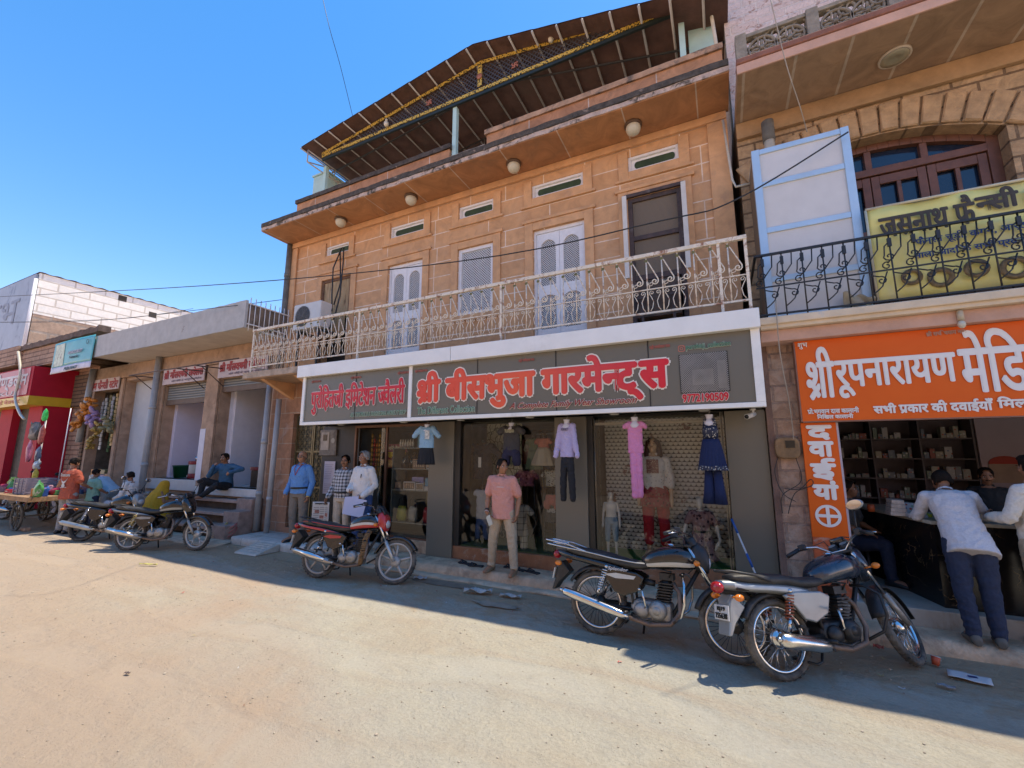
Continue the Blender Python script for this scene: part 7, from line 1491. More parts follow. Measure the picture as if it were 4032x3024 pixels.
    r = st['muffr']; b = B(); m0, m1 = V((.36, -.16, .235)), V(st.get('mend', (-.32, -.195, .385))); L_ = [m0.lerp(m1, t) for t in (0, .12, .3, .8, .97, 1.0)]; b.tube(L_, [.024, r * .85, r, r * 1.02, r * .9, r * .5], 18); b.tube([m1, m1 + (m1 - m0).normalized() * .03], r * .35, 10); mf = P(b, 'muffler', st['muff'], ex)
    if st.get('shield'): b = B(); b.tube([m0.lerp(m1, .2) + V((0, -.022, .012)), m0.lerp(m1, .5) + V((0, -.026, .012)), m0.lerp(m1, .92) + V((0, -.02, .01))], [r * .6, r * .86, r * .7], 12); P(b, 'heat_shield', st['shield'], mf)
    # footpegs, pedals
    b = B()
    for s in (-1, 1): b.tube([(.34, s * .10, .28), (.34, s * .24, .285)], .014, 8); b.tube([(.10, s * .12, .40), (.06, s * .23, .41)], .013, 8)
    b.tube([(.38, -.15, .27), (.50, -.20, .24), (.58, -.21, .27)], .008, 6); b.tube([(.34, -.20, .22), (.34, .2, .22)], .01, 6); P(b, 'footpegs', steelk)
    # shocks
    for s in (-1, 1):
        b = B(); a, c = V((.02, s * .125, .36)), V((.12, s * .12, .66)); b.tube([a, a.lerp(c, .4)], .016, 8); b.tube([a, c], .009, 6); b.ell(c, (.022, .022, .022), 8, 6); sh = P(b, 'shock_absorber', chrome)
        b = B(); pts = []; d = (c - a).normalized(); u = d.orthogonal().normalized(); w = d.cross(u)
        for k in range(97): f = .30 + .62 * k / 96; q = 2 * PI * 8 * k / 96; pts.append(a.lerp(c, f) + (u * math.cos(q) + w * math.sin(q)) * .030)
        b.tube(pts, .0062, 5); P(b, 'spring', st['shock'], sh)
    # seat, tail, panels, tank
    b = B(); loftx(b, [(-.36, .845, .07, .02), (-.25, .835, .115, .04), (-.05, .815, .13, .048), (.13, .80, .132, .048), (.26, .775, .128, .045), (.42, .765, .118, .042), (.53, .775, .09, .035)]); s_ = P(b, 'seat', seatm,low=True)
    if st['seatpipe']:
        b = B()
        for s in (-1, 1): b.tube([(x, s * w, z) for x, z, w in ((-.33, .845, .085), (-.2, .85, .128), (0, .83, .137), (.2, .805, .136), (.42, .79, .122), (.5, .79, .10))], .006, 6)
        P(b, 'piping', st['seatpipe'], s_,low=True)
    b = B(); loftx(b, [(-.47, .80, .035, .03), (-.36, .785, .08, .04), (-.2, .765, .118, .042), (0, .745, .128, .045), (.2, .715, .125, .05), (.34, .69, .10, .04)], fn=(lambda f, a: 1 if f > .15 and (a < 22 or a > 345 or 158 < a < 195) else 0) if st['tailstripe'] else None); P(b, 'tail_cowl', [st['tail'], st['tailstripe']] if st['tailstripe'] else st['tail'], low=True)
    for s in (-1, 1):
        b = B(); pts = [(.04, .69), (.16, .715), (.42, .70), (.50, .66), (.44, .53), (.30, .47), (.20, .50), (.13, .60)]
        b.prism(pts, lambda p, q, d: V((p, s * d, q)), .10, .135); pn = P(b, 'side_panel', st['panel'], low=True, bevel=.012)
        if st['stripe']: b = B(); b.prism([(.10, .65), (.22, .675), (.42, .665), (.40, .635), (.22, .625)], lambda p, q, d: V((p, s * d, q)), .136, .139); P(b, 'panel_stripe', st['stripe'], pn,low=True)
        if st.get('script') and s < 0: write('panel_script', st['script'], (.14, .34, .63, .67), -.145, mat('script_white', (.6, .6, .6), .4), pn, .001, slant=.3)
    fnk = None; tm = st['paint']
    if st['stripe']: tm = [st['paint'], st['stripe'], st.get('stripe2', st['paint'])]; fnk = lambda f, a: (1 if (315 < a < 345 or 195 < a < 225) else 2 if (345 < a or a < 4 or 176 < a < 195) and st.get('stripe2') else 0) if .12 < f < .93 else 0
    b = B(); loftx(b, [(.46, .80, .06, .05), (.54, .825, .115, .085), (.66, .855, .145, .105), (.80, .875, .152, .112), (.92, .87, .115, .095), (.985, .85, .05, .05)], 28, fn=fnk); tk = P(b, 'fuel_tank', tm,low=True)
    b = B(); b.lathe([(0, .014), (.03, .014), (.036, 0)], (.74, 0, .985), (0, 0, 1), 20); P(b, 'filler_cap', chrome, tk, low=True)
    # fenders
    def arc(c, r, a0, a1, hw, m, name, steer_, par=bk, flare=0):
        b = B(); rings = []; n = 22; b.sm = True
        for i in range(n + 1):
            t = R(a0 + (a1 - a0) * i / n); u = V((math.cos(t), 0, math.sin(t))); q = V(c) + u * r; w = hw * (1 + flare * i / n)
            rings.append(b.vs([q + u * -.03 + V((0, -w, 0)), q + u * -.008 + V((0, -w * .9, 0)), q + u * .006 + V((0, -w * .45, 0)), q + u * .008, q + u * .006 + V((0, w * .45, 0)), q + u * -.008 + V((0, w * .9, 0)), q + u * -.03 + V((0, w, 0))]))
        for x, y in zip(rings, rings[1:]):
            for i in range(6): b.face([x[i], x[i + 1], y[i + 1], y[i]])
        return P(b, name, m, par, steer_, solid=.006)
    arc((0, 0, .30), .345, 55, 150, st.get('rf', .065), blackp, 'rear_fender', False); arc(FA, .335, 28 if not st.get('bigfender') else 5, 165, .06, st['fender'], 'front_fender', True)
    if st['flap']:
        b = B(); b.prism([(-.30, .56), (-.40, .66), (-.44, .60), (-.47, .46), (-.50, .36), (-.47, .36), (-.42, .44), (-.36, .5)], lambda p, q, d: V((p, d, q)), -.075, .075); fl = P(b, 'mud_flap', st.get('flapm', blackp), bevel=.01)
        plm = mat('number_plate_white', (.62, .6, .56), .5, .06, 9, stain=(.4, .34, .27), sat=(.6, .8)); d_ = V((-.10, 0, .33)).normalized()
        PM = lambda X, Y_, Z: V((-.478 + (Z - .50) * .18 + Y_, -X, Z))
        b = B(); A = [PM(x, yy, z) for yy in (-.008, .0) for z in (.47, .58) for x in (-.09, .09)]; v = b.vs(A)
        for f in ((0, 2, 3, 1), (4, 5, 7, 6), (0, 1, 5, 4), (2, 6, 7, 3), (0, 4, 6, 2), (1, 3, 7, 5)): b.face([v[i] for i in f])
        pl = P(b, 'number_plate', plm)
        if st['plate']:
            ink = mat('plate_black', (.02, .02, .02), .5)
            for tx, z0, z1 in ((st['plate'][0], .53, .57), (st['plate'][1], .482, .522)): write('plate_lettering', tx, (-.075 if len(tx) > 4 else -.045, .075 if len(tx) > 4 else .05, z0, z1), -.009, ink, pl, .0004, fn=PM)
    b = B(); b.ell((-.475, 0, .775), (.045, .07, .048)); P(b, 'tail_light', redl, low=True)
    for s in (-1, 1):
        b = B(); b.tube([(-.40, s * .06, .70), (-.40, s * .13, .70)], .009, 6); b.ell((-.40, s * .155, .70), (.038, .034, .028)); P(b, 'indicator', ambl, low=True)
    if st['rack']:
        b = B(); T = lambda p: b.tube(p, .0085, 6)
        for z, dx in ((.90, 0), (.86, -.02)): T([(-.10, -.12, .84), (-.34, -.12, z), (-.56 - dx, -.115, z + .02), (-.60 - dx, -.09, z + .02), (-.60 - dx, .09, z + .02), (-.56 - dx, .115, z + .02), (-.34, .12, z), (-.10, .12, .84)])
        for y in (-.04, .04): T([(-.36, y, .895), (-.6, y, .92)])
        P(b, 'rear_rack', chrome, low=True)
    else:
        b = B()
        for s in (-1, 1): b.tube([(-.05, s * .13, .80), (-.2, s * .14, .86), (-.40, s * .10, .90), (-.46, 0, .90)], .011, 8)
        P(b, 'grab_rail', st.get('grab', blackp), low=True)
    if st['guard']:
        b = B()
        for s in (-1, 1): b.tube([(.82, s * .05, .66), (.86, s * .15, .66), (.885, s * .25, .60), (.885, s * .26, .44), (.85, s * .22, .32), (.74, s * .10, .23)], .0125, 8)
        P(b, 'crash_guard', st['guard'])
    if st.get('rope'):
        b = B(); pts = [V((.82, -.06, .68)), V((.87, -.16, .665)), V((.89, -.25, .58)), V((.885, -.265, .46)), V((.85, -.23, .34)), V((.80, -.16, .27))]
        for k in range(26): f = k / 25 * 4.99; i = int(f); p = pts[i].lerp(pts[i + 1], f - i); t = (pts[i + 1] - pts[i]).normalized(); b.torus(p, t + V((0, .25, .1)), [(.022, -.011), (.034, -.007), (.036, .007), (.022, .011)], 12)
        P(b, 'rope_wrapping', mat('jute_rope', (.22, .13, .06), .95, .4, 20, .6, 60))
    # fork, bars, lamp (turn with the steering)
    for s in (-1, 1):
        o = V((0, s * .085, 0)); b = B(); b.tube([FA + o, FA + o + ax * .30], .024, 12); fk = P(b, 'fork_leg', st.get('forklow', alum), bk, True); b = B(); b.tube([FA + o + ax * .30, FA + o + ax * .74], .0165, 12); P(b, 'fork_tube', chrome, fk, True)
    b = B(); 
    for k in (.60, .73): c = FA + ax * k; b.box(c.x - .035, c.x + .035, -.105, .105, c.z - .012, c.z + .012)
    P(b, 'fork_yoke', steelk, bk, True, bevel=.006)
    hb = HD + ax * .13; b = B(); b.tube([hb + V(q) for q in ((-.20, -.37, .05), (-.09, -.26, .10), (-.01, -.16, .08), (.0, -.06, .0), (.0, .06, .0), (-.01, .16, .08), (-.09, .26, .10), (-.20, .37, .05))], .0115, 8); h = P(b, 'handlebar', chrome, bk, True)
    for s in (-1, 1):
        b = B(); b.tube([hb + V((-.205, s * .375, .048)), hb + V((-.115, s * .285, .09))], .0185, 10); P(b, 'grip', blackp, h, True)
        b = B(); c = hb + V((-.09, s * .255, .10)); b.box(c.x - .03, c.x + .03, c.y - .03, c.y + .03, c.z - .025, c.z + .03); P(b, 'switch_pod', blackp, h, True, bevel=.01)
        b = B(); b.tube([hb + V((-.05, s * .25, .09)), hb + V((-.10, s * .33, .075)), hb + V((-.17, s * .40, .05))], .006, 6); P(b, 'lever', chrome, h, True)
        if st['mirrors'][(s + 1) // 2]:
            b = B(); q = hb + V((-.02, s * .30, .31)); b.tube([hb + V((-.07, s * .24, .10)), hb + V((-.03, s * .27, .22)), q], .006, 6); mr = P(b, 'mirror_stem', steelk, h, True)
            b = B(); b.ell(q + V((0, s * .02, .02)), (.022, .075, .045), 16, 10); b.box(0, 0, 0, 0, 0, 0); P(b, 'mirror_shell', st.get('mirshell', blackp), mr, True); b = B(); b.lathe([(0, .0), (.04, .0)], V(), (-1, 0, 0), 18)
            xf(b, Matrix.Translation(q + V((-.0225, s * .02, .02))) @ Matrix.Diagonal((1, 1.6, .95, 1))); P(b, 'mirror_glass', mirg, mr, True)
    b = B()
    for s in (-1, 1): b.lathe([(0, .02), (.03, .022), (.042, .01), (.042, -.05)], hb + V((.045, s * .05, .04)), (-.45, 0, .9), 18)
    ins = P(b, 'instrument_pod', blackp, bk, True); b = B()
    for s in (-1, 1): b.lathe([(0, .024), (.032, .024)], hb + V((.045, s * .05, .04)), (-.45, 0, .9), 18)
    P(b, 'dial_glass', mat('dial_grey', (.3, .3, .28), .3), ins, True)
    LC = hb + V((.12, 0, -.13)); b = B()
    if st['light'] == 'fairing':
        loftx(b, [(LC.x - .09, LC.z + .06, .10, .10), (LC.x + .0, LC.z + .03, .125, .14), (LC.x + .07, LC.z - .02, .10, .12), (LC.x + .12, LC.z - .06, .055, .06)]); cw = P(b, 'headlamp_fairing', st['paint'], bk, True)
        b = B(); b.tube([(LC.x + .02, 0, LC.z + .16), (LC.x - .05, 0, LC.z + .25)], [.10, .06], 14, flat=.22, up=V((0, 1, 0))); P(b, 'visor', mat('smoked_visor', (.02, .02, .022), .1, coat=.5), cw, True)
    else:
        loftx(b, [(LC.x - .09, LC.z + .05, .07, .09), (LC.x - .02, LC.z + .03, .115, .13), (LC.x + .05, LC.z, .11, .12), (LC.x + .075, LC.z - .02, .09, .09)]); cw = P(b, 'headlamp_cowl', st.get('cowlm', st['paint']), bk, True)
        if st.get('visor'): b = B(); b.tube([(LC.x + .04, 0, LC.z + .11), (LC.x - .05, 0, LC.z + .23)], [.11, .07], 14, flat=.25, up=V((0, 1, 0))); P(b, 'visor', st['visor'], cw, True)
    b = B(); b.ell((LC.x + (.085 if st['light'] == 'fairing' else .065), 0, LC.z - .02), (.035, .085, .06), 18, 12); P(b, 'headlamp', clearl, cw, True)
    if st['front_ind']:
        for s in (-1, 1): b = B(); b.tube([(LC.x - .04, s * .09, LC.z - .04), (LC.x - .04, s * .16, LC.z - .04)], .008, 6); b.ell((LC.x - .04, s * .185, LC.z - .04), (.03, .035, .026)); P(b, 'indicator', ambl, bk, True)
    b = B()
    for y in (-.03, .05): b.tube([hb + V((-.06, y * 5, .08)), hb + V((.05, y * 2, .12)), HD + V((.06, y, -.02)), HD + V((-.05, y * 1.5, -.15))], .005, 5)
    P(b, 'control_cable', steelk, bk, True)
    return bk
silver = mat('dull_silver_paint', (.27, .285, .285), .35, .12, 4, coat=.4, metal=.3, stain=(.16, .155, .145), sat=(.55, .8)); whst = mat('white_stripe', (.55, .53, .48), .4, .06, 9); redst = mat('red_stripe', (.45, .03, .03), .35, .06, 9, coat=.4); gold_ = mat('gold_spring', (.50, .36, .10), .4, metal=.3); redspring = mat('red_brown_spring', (.35, .10, .05), .5); blpaint = mat('blue_black_paint', (.022, .035, .058), .22, .3, 4, coat=.7, metal=.3, stain=(.09, .10, .11), sat=(.5, .8), sscale=3); agrey = mat('grey_alloy_wheel', (.42, .39, .35), .5, .12, 6, metal=.2)
make_bike('black motorcycle with chrome rear rack, white tank stripes and a long chrome exhaust', (-1.36, 4.93), -3.5, -8, 14, dict(stripe=whst, rack=True, seatpipe=whst, script='Splendor', mirrors=(0, 0), cowlm=blackp, muffr=.045, fender=blackp, spoke=steelk))
make_bike('motorcycle with silver tail, blue black tank, red springs and a plate reading RJ19 TS5638', (.36, 4.68), 38, -12.5, 27, dict(mend=(-.14, -.20, .33), paint=blpaint, tail=silver, panel=silver, tailstripe=mat('pale_silver_stripe', (.48, .5, .5), .35), shock=redspring, muff=mat('scuffed_chrome', (.66, .65, .62), .24, .15, 12, metal=1), muffr=.055, plate=('RJ19', 'TS5638'), light='fairing', flapm=silver, mirrors=(1, 0), guard=steelk, fender=blackp, bigfender=True, rf=.035, fins=steelk, engine=steelk, mirshell=silver))
make_bike('black, red and white motorcycle with grey five spoke wheels and rope wound crash guard', (-5.88, 5.08), 11, -8, 10, dict(stripe=redst, stripe2=whst, panel=blkpaint, tailstripe=redst, wheel=5, rim=agrey, rope=True, shield=chrome, muff=mat('dirty_muffler', (.36, .34, .31), .4, .2, 8, metal=.8), light='cowl', cowlm=redst, visor=blackp, seatpipe=redst, mirrors=(0, 0), forklow=mat('silver_slider', (.5, .5, .48), .4, metal=.5), shock=steelk, guard=steelk))
make_bike('black and silver motorcycle with gold springs and forked silver spoke wheels by the stone steps', (-10.88, 4.74), 26, -8, -12, dict(stripe=silver, tailstripe=silver, wheel=5, split=True, rim=mat('bright_alloy', (.5, .49, .46), .35, metal=.4), shock=gold_, light='fairing', muff=mat('dark_muffler', (.2, .2, .2), .35, .2, 8, metal=.7), shield=chrome, mirrors=(0, 1), guard=None, front_ind=False, muffr=.055))
make_bike('older black motorcycle behind the silver striped one, with a dull steel exhaust', (-12.95, 4.75), 27, -8, 0, dict(wheel=5, rim=steelk, muff=mat('dull_steel_muffler', (.4, .4, .39), .35, .15, 8, metal=.8), light='cowl', cowlm=silver, shock=chrome, mirrors=(1, 1), guard=None, mirshell=chrome))
make_bike('motorcycle with a bright headlamp half hidden behind the loaded cart', (-19.2, 5.2), 24, -8, 0, dict(wheel=5, rim=agrey, paint=silver, tail=silver, light='cowl', mirrors=(1, 1), guard=None))
# ------------------------------------------------------------------ people
SH_TAN = mat('tan_suede_shoe', (.25, .175, .10), .85, .15, 12, .3, 60); SH_BLK = mat('black_shoe', (.02, .02, .022), .45, .2, 9); SH_GRY = mat('dusty_grey_shoe', (.13, .115, .095), .85, .2, 9); beltb = mat('black_belt', (.02, .018, .016), .45)
khaki = cloth('khaki_cotton', (.50, .375, .245)); greyt = cloth('grey_trouser', (.20, .17, .14)); cream_t = cloth('cream_trouser', (.58, .49, .38)); denim = cloth('blue_denim', (.035, .065, .15)); navyj = cloth('dark_navy_denim', (.022, .030, .062)); blackt = cloth('black_trouser', (.015, .015, .017))
pinks = cloth('salmon_jersey', (.64, .29, .225)); blues = cloth('sky_blue_shirt', (.115, .27, .56)); whites = cloth('white_shirt', (.76, .72, .68), .04); chk = plaid('black_white_check', (.56, .56, .58), (.035, .037, .045), .062, .42)
# man in pink at the step edge
m = person('man in a salmon tee and khaki jeans looking right, holding a phone', (-3.13, 6.13, .15), 0, 1.70, dict(
    pel=(.0, 0, .92), che=(-.02, .0, 1.24), nek=(-.03, .01, 1.43), hed=(-.015, -.015, 1.575), sl=(-.21, .0, 1.375), sr=(.155, .01, 1.37), el=(-.265, -.01, 1.10), er=(.245, .05, 1.09), wl=(-.225, -.13, .88), wr=(.255, -.05, .86), hl=(-.13, -.19, .78), hr=(.235, -.10, .70), nl=(.5, .5, .2), curl=.55,
    cl=(-.095, 0, .90), cr=(.095, 0, .90), kl=(-.16, -.03, .49), kr=(.17, -.04, .49), al=(-.205, .0, .085), ar=(.215, -.06, .085), tl=(-.22, -.19, .03), tr=(.24, -.26, .03)), skinc=(.23, .115, .065), shirt=pinks, pants=khaki, shoe=SH_TAN, sleeve='short', hem=.03, belly=.018, look=(58, 3, 0), voxel=.0065, wide=1.03)
b = B(); PHM = Matrix.Translation(V((-.135, -.205, .775))) @ Matrix.Rotation(R(-32), 4, 'Y') @ Matrix.Rotation(R(-15), 4, 'X'); b.box(-.038, .038, -.005, .005, -.078, .078, PHM); tag(b.obj('mobile_phone', mat('cream_phone', (.55, .50, .38), .3), bevel=.004), 'cream backed mobile phone in the hand of the man in pink', 'phone'); ph = bpy.data.objects['mobile_phone']; ph.location = (-3.13, 6.13, .15)
b = B(); b.torus((-.228, -.115, .915), (.1, -.6, -.6), [(.03, -.012), (.036, -.012), (.036, .012), (.03, .012)], 18); b.obj('watch_strap', beltb, m); b = B(); b.torus((-.222, -.138, .893), (.1, -.6, -.6), [(.029, -.006), (.034, -.006), (.034, .006), (.029, .006)], 18); b.obj('bracelet', mat('white_thread', (.6, .5, .48), .7), m); b = B(); b.box(-.05, .07, -.140, -.135, 1.262, 1.276); b.obj('chest_print', mat('pale_print', (.62, .45, .42), .7), m)
# three men in front of the star gate
m = person('bald man in a bright blue shirt with a red lanyard and grey trousers', (-7.95, 6.3, .15), 8, 1.83, dict(el=(-.26, .03, 1.10), er=(.255, .03, 1.10), wl=(-.26, -.09, .89), wr=(.25, -.05, .86), hl=(-.25, -.19, .80), hr=(.25, -.09, .70), nl=(.4, -.2, -.9), kl=(-.115, -.015, .49), kr=(.12, -.01, .49), tl=(-.16, -.16, .03)), skinc=(.24, .125, .075), shirt=blues, pants=greyt, shoe=SH_BLK, sleeve='long', hem=-.08, belly=.035, bald=True, hair=SALT, look=(10, 0, 0), belt=beltb)
b = B(); b.tube([(-.065, -.06, 1.45), (-.05, -.135, 1.36), (.0, -.155, 1.24), (.05, -.135, 1.36), (.065, -.06, 1.45)], .009, 5, flat=.4); b.obj('lanyard', mat('red_lanyard', (.5, .07, .06), .6), m); b = B(); b.torus((.25, -.055, .845), (0, -.2, -1), [(.03, -.012), (.037, -.012), (.037, .012), (.03, .012)], 18); b.obj('watch', mat('gold_watch', (.6, .42, .15), .3, metal=1), m)
specs = lambda m, H: None
m2 = person('man in a black and white checked shirt and cream trousers, holding a newspaper', (-6.84, 6.42, .15), 10, 1.74, dict(wl=(-.27, -.12, .90), hl=(-.32, -.16, .75), el=(-.26, .03, 1.10), wr=(.255, .02, .86), er=(.26, .06, 1.1), hr=(.22, -.05, .74)), skinc=(.21, .105, .06), shirt=chk, pants=cream_t, shoe=SH_BLK, sleeve='long', hem=-.08, belly=.05, look=(14, 3, 0), belt=beltb, moustache=True)
for mm, z in ((m, 1.585), (m2, 1.585)):
    b = B(); F = head_frame((0, -.01, z), 10 if mm == m else 14)
    for s in (-1, 1): b.torus(F @ V((s * .032, -.09, .006)), F.to_3x3() @ V((0, -1, 0)), [(.02, -.002), (.023, -.002), (.023, .002), (.02, .002)], 16); b.tube([F @ V((s * .055, -.088, .008)), F @ V((s * .079, -.02, .008)), F @ V((s * .079, .02, .0))], .002, 4)
    b.obj('spectacles', steelk, mm)
npm = mat('newsprint', (.52, .49, .45), .9, .08, 12); nps = thing('newspaper', 'folded Hindi newspaper held low between the two men on the left', 'newspaper', (-7.23, 6.27, .62)); NW = lambda X, Y_, Z: V((X, 6.24 + Y_ + .03 * math.sin((X + 7.4) * 9), Z + .03 * (X + 7.2)))
b = B(); b.grid(lambda u, w: NW(-7.46 + .46 * u, 0, .60 + .38 * w), 16, 8); b.obj('sheet', npm, nps, solid=.006); write('headline', 'राजस्थान पत्रिका', (-7.40, -7.06, .92, .965), -.006, mat('news_ink', (.05, .05, .05), .8), nps, .002, fn=NW)
b = B()
for k in range(7):
    for q in range(3):
        if (k, q) in ((1, 1), (2, 1), (4, 0), (2, 2), (3, 2)): continue
        b.quad(*[NW(-7.43 + q * .14 + dx, -.0055, .63 + k * .038 + dz) for dx, dz in ((0, 0), (.12, 0), (.12, .018), (0, .018))])
b.obj('text_columns', mat('news_grey', (.3, .28, .26), .9), nps); b = B()
for x0, z0, w, h in ((-7.29, .66, .12, .06), (-7.40, .76, .1, .06), (-7.14, .70, .1, .07)): b.quad(*[NW(x0 + dx * w, -.006, z0 + dz * h) for dx, dz in ((0, 0), (1, 0), (1, 1), (0, 1))])
b.obj('photographs', mat('news_photo', (.3, .13, .1), .8, .6, 30), nps)
m = person('grey haired man in a white shirt and blue jeans holding a sheaf of papers', (-6.24, 6.32, .15), 2, 1.82, dict(el=(-.24, -.02, 1.10), wl=(-.12, -.22, 1.02), hl=(-.02, -.25, .97), er=(.26, .02, 1.10), wr=(.17, -.19, .93), hr=(.05, -.24, .86), nl=(.2, .9, .2), nr=(-.3, .8, .2)), skinc=(.20, .10, .06), shirt=whites, pants=denim, shoe=SH_BLK, sleeve='long', hem=.0, belly=.045, look=(-4, 3, 0), hair=GREYHAIR, moustache=True)
pap = mat('lavender_white_paper', (.56, .54, .66), .8, .03)
for k, (lab, x, w, rz) in enumerate((('upper white sheets of the sheaf held by the grey haired man', -6.25, .34, -4), ('lower overlapping papers of the sheaf, nearer the camera', -6.10, .42, 5))):
    b = B(); M_ = Matrix.Translation(V((x, 6.03 + .012 * (1 - k), .98 - .03 * k))) @ Matrix.Rotation(R(rz), 4, 'Y') @ Matrix.Rotation(R(-12), 4, 'X'); b.box(-w / 2, w / 2, -.004, .004, -.15, .16, M_); tag(b.obj('papers', pap, bevel=.001), lab, 'papers')
b = B(); b.tube([(.07, -.135, 1.30), (.075, -.15, 1.24)], .008, 6); b.obj('pocket_pen', beltb, m)
# medical store customers
lgrey = cloth('light_grey_shirt', (.58, .55, .56)); ivory = cloth('ivory_kurta', (.64, .59, .52))
m = person('man in a light grey shirt and dark jeans leaning on the medicine counter', (2.16, 6.10, .12), 172, 1.74, dict(
    pel=(.0, -.06, .93), che=(.03, -.24, 1.21), nek=(.04, -.37, 1.36), hed=(.04, -.46, 1.46), sl=(-.14, -.31, 1.32), sr=(.21, -.33, 1.30), el=(-.24, -.44, 1.12), er=(.29, -.44, 1.08), wl=(-.12, -.60, 1.06), wr=(.21, -.63, 1.06), hl=(-.03, -.74, 1.04), hr=(.13, -.78, 1.04), nl=(0, -.2, -1), nr=(0, -.2, -1),
    cl=(-.09, -.03, .89), cr=(.09, -.03, .89), kl=(-.09, .02, .49), kr=(.10, .04, .49), al=(-.09, .09, .085), ar=(.09, .13, .085), tl=(-.11, -.09, .03), tr=(.11, -.05, .03)), skinc=(.16, .08, .05), shirt=lgrey, pants=navyj, shoe=SH_GRY, sleeve='long', hem=.07, look=(8, 28, 0), voxel=.008)
m = person('man in an ivory shirt and beige trousers standing at the right edge of the counter', (2.74, 6.16, .12), 205, 1.80, dict(el=(-.29, -.05, 1.14), wl=(-.19, -.28, 1.12), hl=(-.08, -.40, 1.14), er=(.27, -.02, 1.12), wr=(.2, -.27, 1.1), hr=(.1, -.4, 1.12)), skinc=(.17, .085, .05), shirt=ivory, pants=khaki, shoe=SH_BLK, sleeve='long', hem=.05, belly=.03, look=(-15, 8, 0), voxel=.008)
person('shopkeeper in a black shirt behind the medicine counter', (2.86, 7.35, .30), -12, 1.46, None, skinc=(.17, .085, .05), shirt=cloth('black_shirt', (.014, .014, .016)), pants=blackt, shoe=SH_BLK, look=(0, 10, 0), moustache=True, voxel=.01)
SIT = dict(pel=(0, .0, .50), che=(0, .0, .84), nek=(0, -.02, 1.03), hed=(0, -.06, 1.18), sl=(-.175, -.01, .98), sr=(.175, -.01, .98), el=(-.23, -.06, .70), er=(.23, -.06, .70), wl=(-.16, -.26, .62), wr=(.16, -.26, .62), hl=(-.12, -.40, .60), hr=(.12, -.40, .60), cl=(-.095, -.03, .49), cr=(.095, -.03, .49), kl=(-.13, -.43, .50), kr=(.13, -.43, .50), al=(-.14, -.45, .085), ar=(.14, -.45, .085), tl=(-.16, -.64, .03), tr=(.16, -.64, .03), nl=(0, .2, -1), nr=(0, .2, -1))
person('seated person in a grey top and dark trousers just inside the medical store doorway', (1.46, 7.5, .30), 60, 1.66, SIT, skinc=(.17, .085, .05), shirt=cloth('grey_top', (.10, .10, .105)), pants=navyj, shoe=SH_BLK, voxel=.01, sleeve='short')
t = thing('plastic_stool', 'dark plastic stool under the seated person in the medical store', 'stool', (1.46, 7.5, .3)); b = B(); b.box(1.29, 1.63, 7.33, 7.67, .66, .69); b.obj('seat', blackp, t, bevel=.01)
for dx in (-.14, .14):
    for dy in (-.14, .14): b = B(); b.tube([(1.46 + dx, 7.5 + dy, .66), (1.46 + dx * 1.15, 7.5 + dy * 1.15, .30)], .018, 6); b.obj('leg', blackp, t)
# man on the steps
m = person('man in a denim blue shirt sitting on the shop floor edge, hand at his mouth', (-11.72, 6.95, .54), 12, 1.80, dict(pel=(0, .10, .56), che=(.03, .06, .86), nek=(.03, .03, 1.04), hed=(.03, -.03, 1.19), sl=(-.145, .03, 1.0), sr=(.21, .04, 1.0), cl=(-.095, .06, .54), cr=(.095, .06, .54),
    el=(-.27, -.14, .77), wl=(-.09, -.19, 1.02), hl=(.02, -.17, 1.13), nl=(.3, .8, -.3), er=(.50, .05, .93), wr=(.36, -.16, .86), hr=(.24, -.20, .76), nr=(-.2, .8, -.2), curl=.9, kl=(-.28, -.25, .66), kr=(.14, -.28, .56), al=(-.30, -.30, .30), ar=(-.10, -.42, .32), tl=(-.32, -.48, .26), tr=(-.16, -.58, .28)), skinc=(.20, .10, .06), shirt=cloth('denim_blue_shirt', (.045, .125, .225)), pants=blackt, shoe=None, sleeve='long', hem=.02, look=(4, 6, 0), voxel=.008, moustache=True)
# group round the cart
rust_tee = cloth('rust_red_tee', (.40, .085, .045)); pj = cloth('pale_acid_jeans', (.30, .29, .28), .3)
m = person('man in a rust red lettered tee and pale jeans seen from behind at the cart', (-14.55, 5.0, 0), 196, 1.80, dict(el=(-.26, -.04, 1.12), wl=(-.2, -.25, 1.02), hl=(-.12, -.4, 1.0), er=(.26, -.04, 1.12), wr=(.2, -.25, 1.0), hr=(.13, -.4, 1.0), nl=(.3, 0, -1), nr=(-.3, 0, -1)), skinc=(.20, .10, .06), shirt=rust_tee, pants=pj, shoe=SH_BLK, sleeve='short', hem=.06, look=(10, 18, 0), voxel=.009, wide=1.08)
wp = mat('white_back_print', (.6, .58, .55), .6); BK = lambda X, Y_, Z: V((-X, .135 + .02 - .10 * max(0, abs(X) - .05) - Y_ * -1, Z))
write('back_lettering', 'Boston', (-.125, .125, 1.29, 1.36), 0, wp, m, .004, fn=lambda X, Y_, Z: V((-X, .150 - 1.3 * X * X - Y_, Z))); b = B(); f_ = lambda X, Z: V((-X, .152 - 1.3 * X * X, Z))
for pts in ([(-.10, 1.27), (-.06, 1.20), (0, 1.17), (.06, 1.20), (.10, 1.27), (.05, 1.16), (.02, 1.13), (0, 1.11), (-.02, 1.13), (-.05, 1.16)], [(-.03, 1.12), (.03, 1.12), (.05, 1.07), (0, 1.03), (-.05, 1.07)], [(-.09, 1.04), (.09, 1.05), (.09, 1.04), (-.09, 1.03)]): b.face(b.vs([f_(x, z) for x, z in pts]))
b.obj('back_bird_print', wp, m, solid=.004)
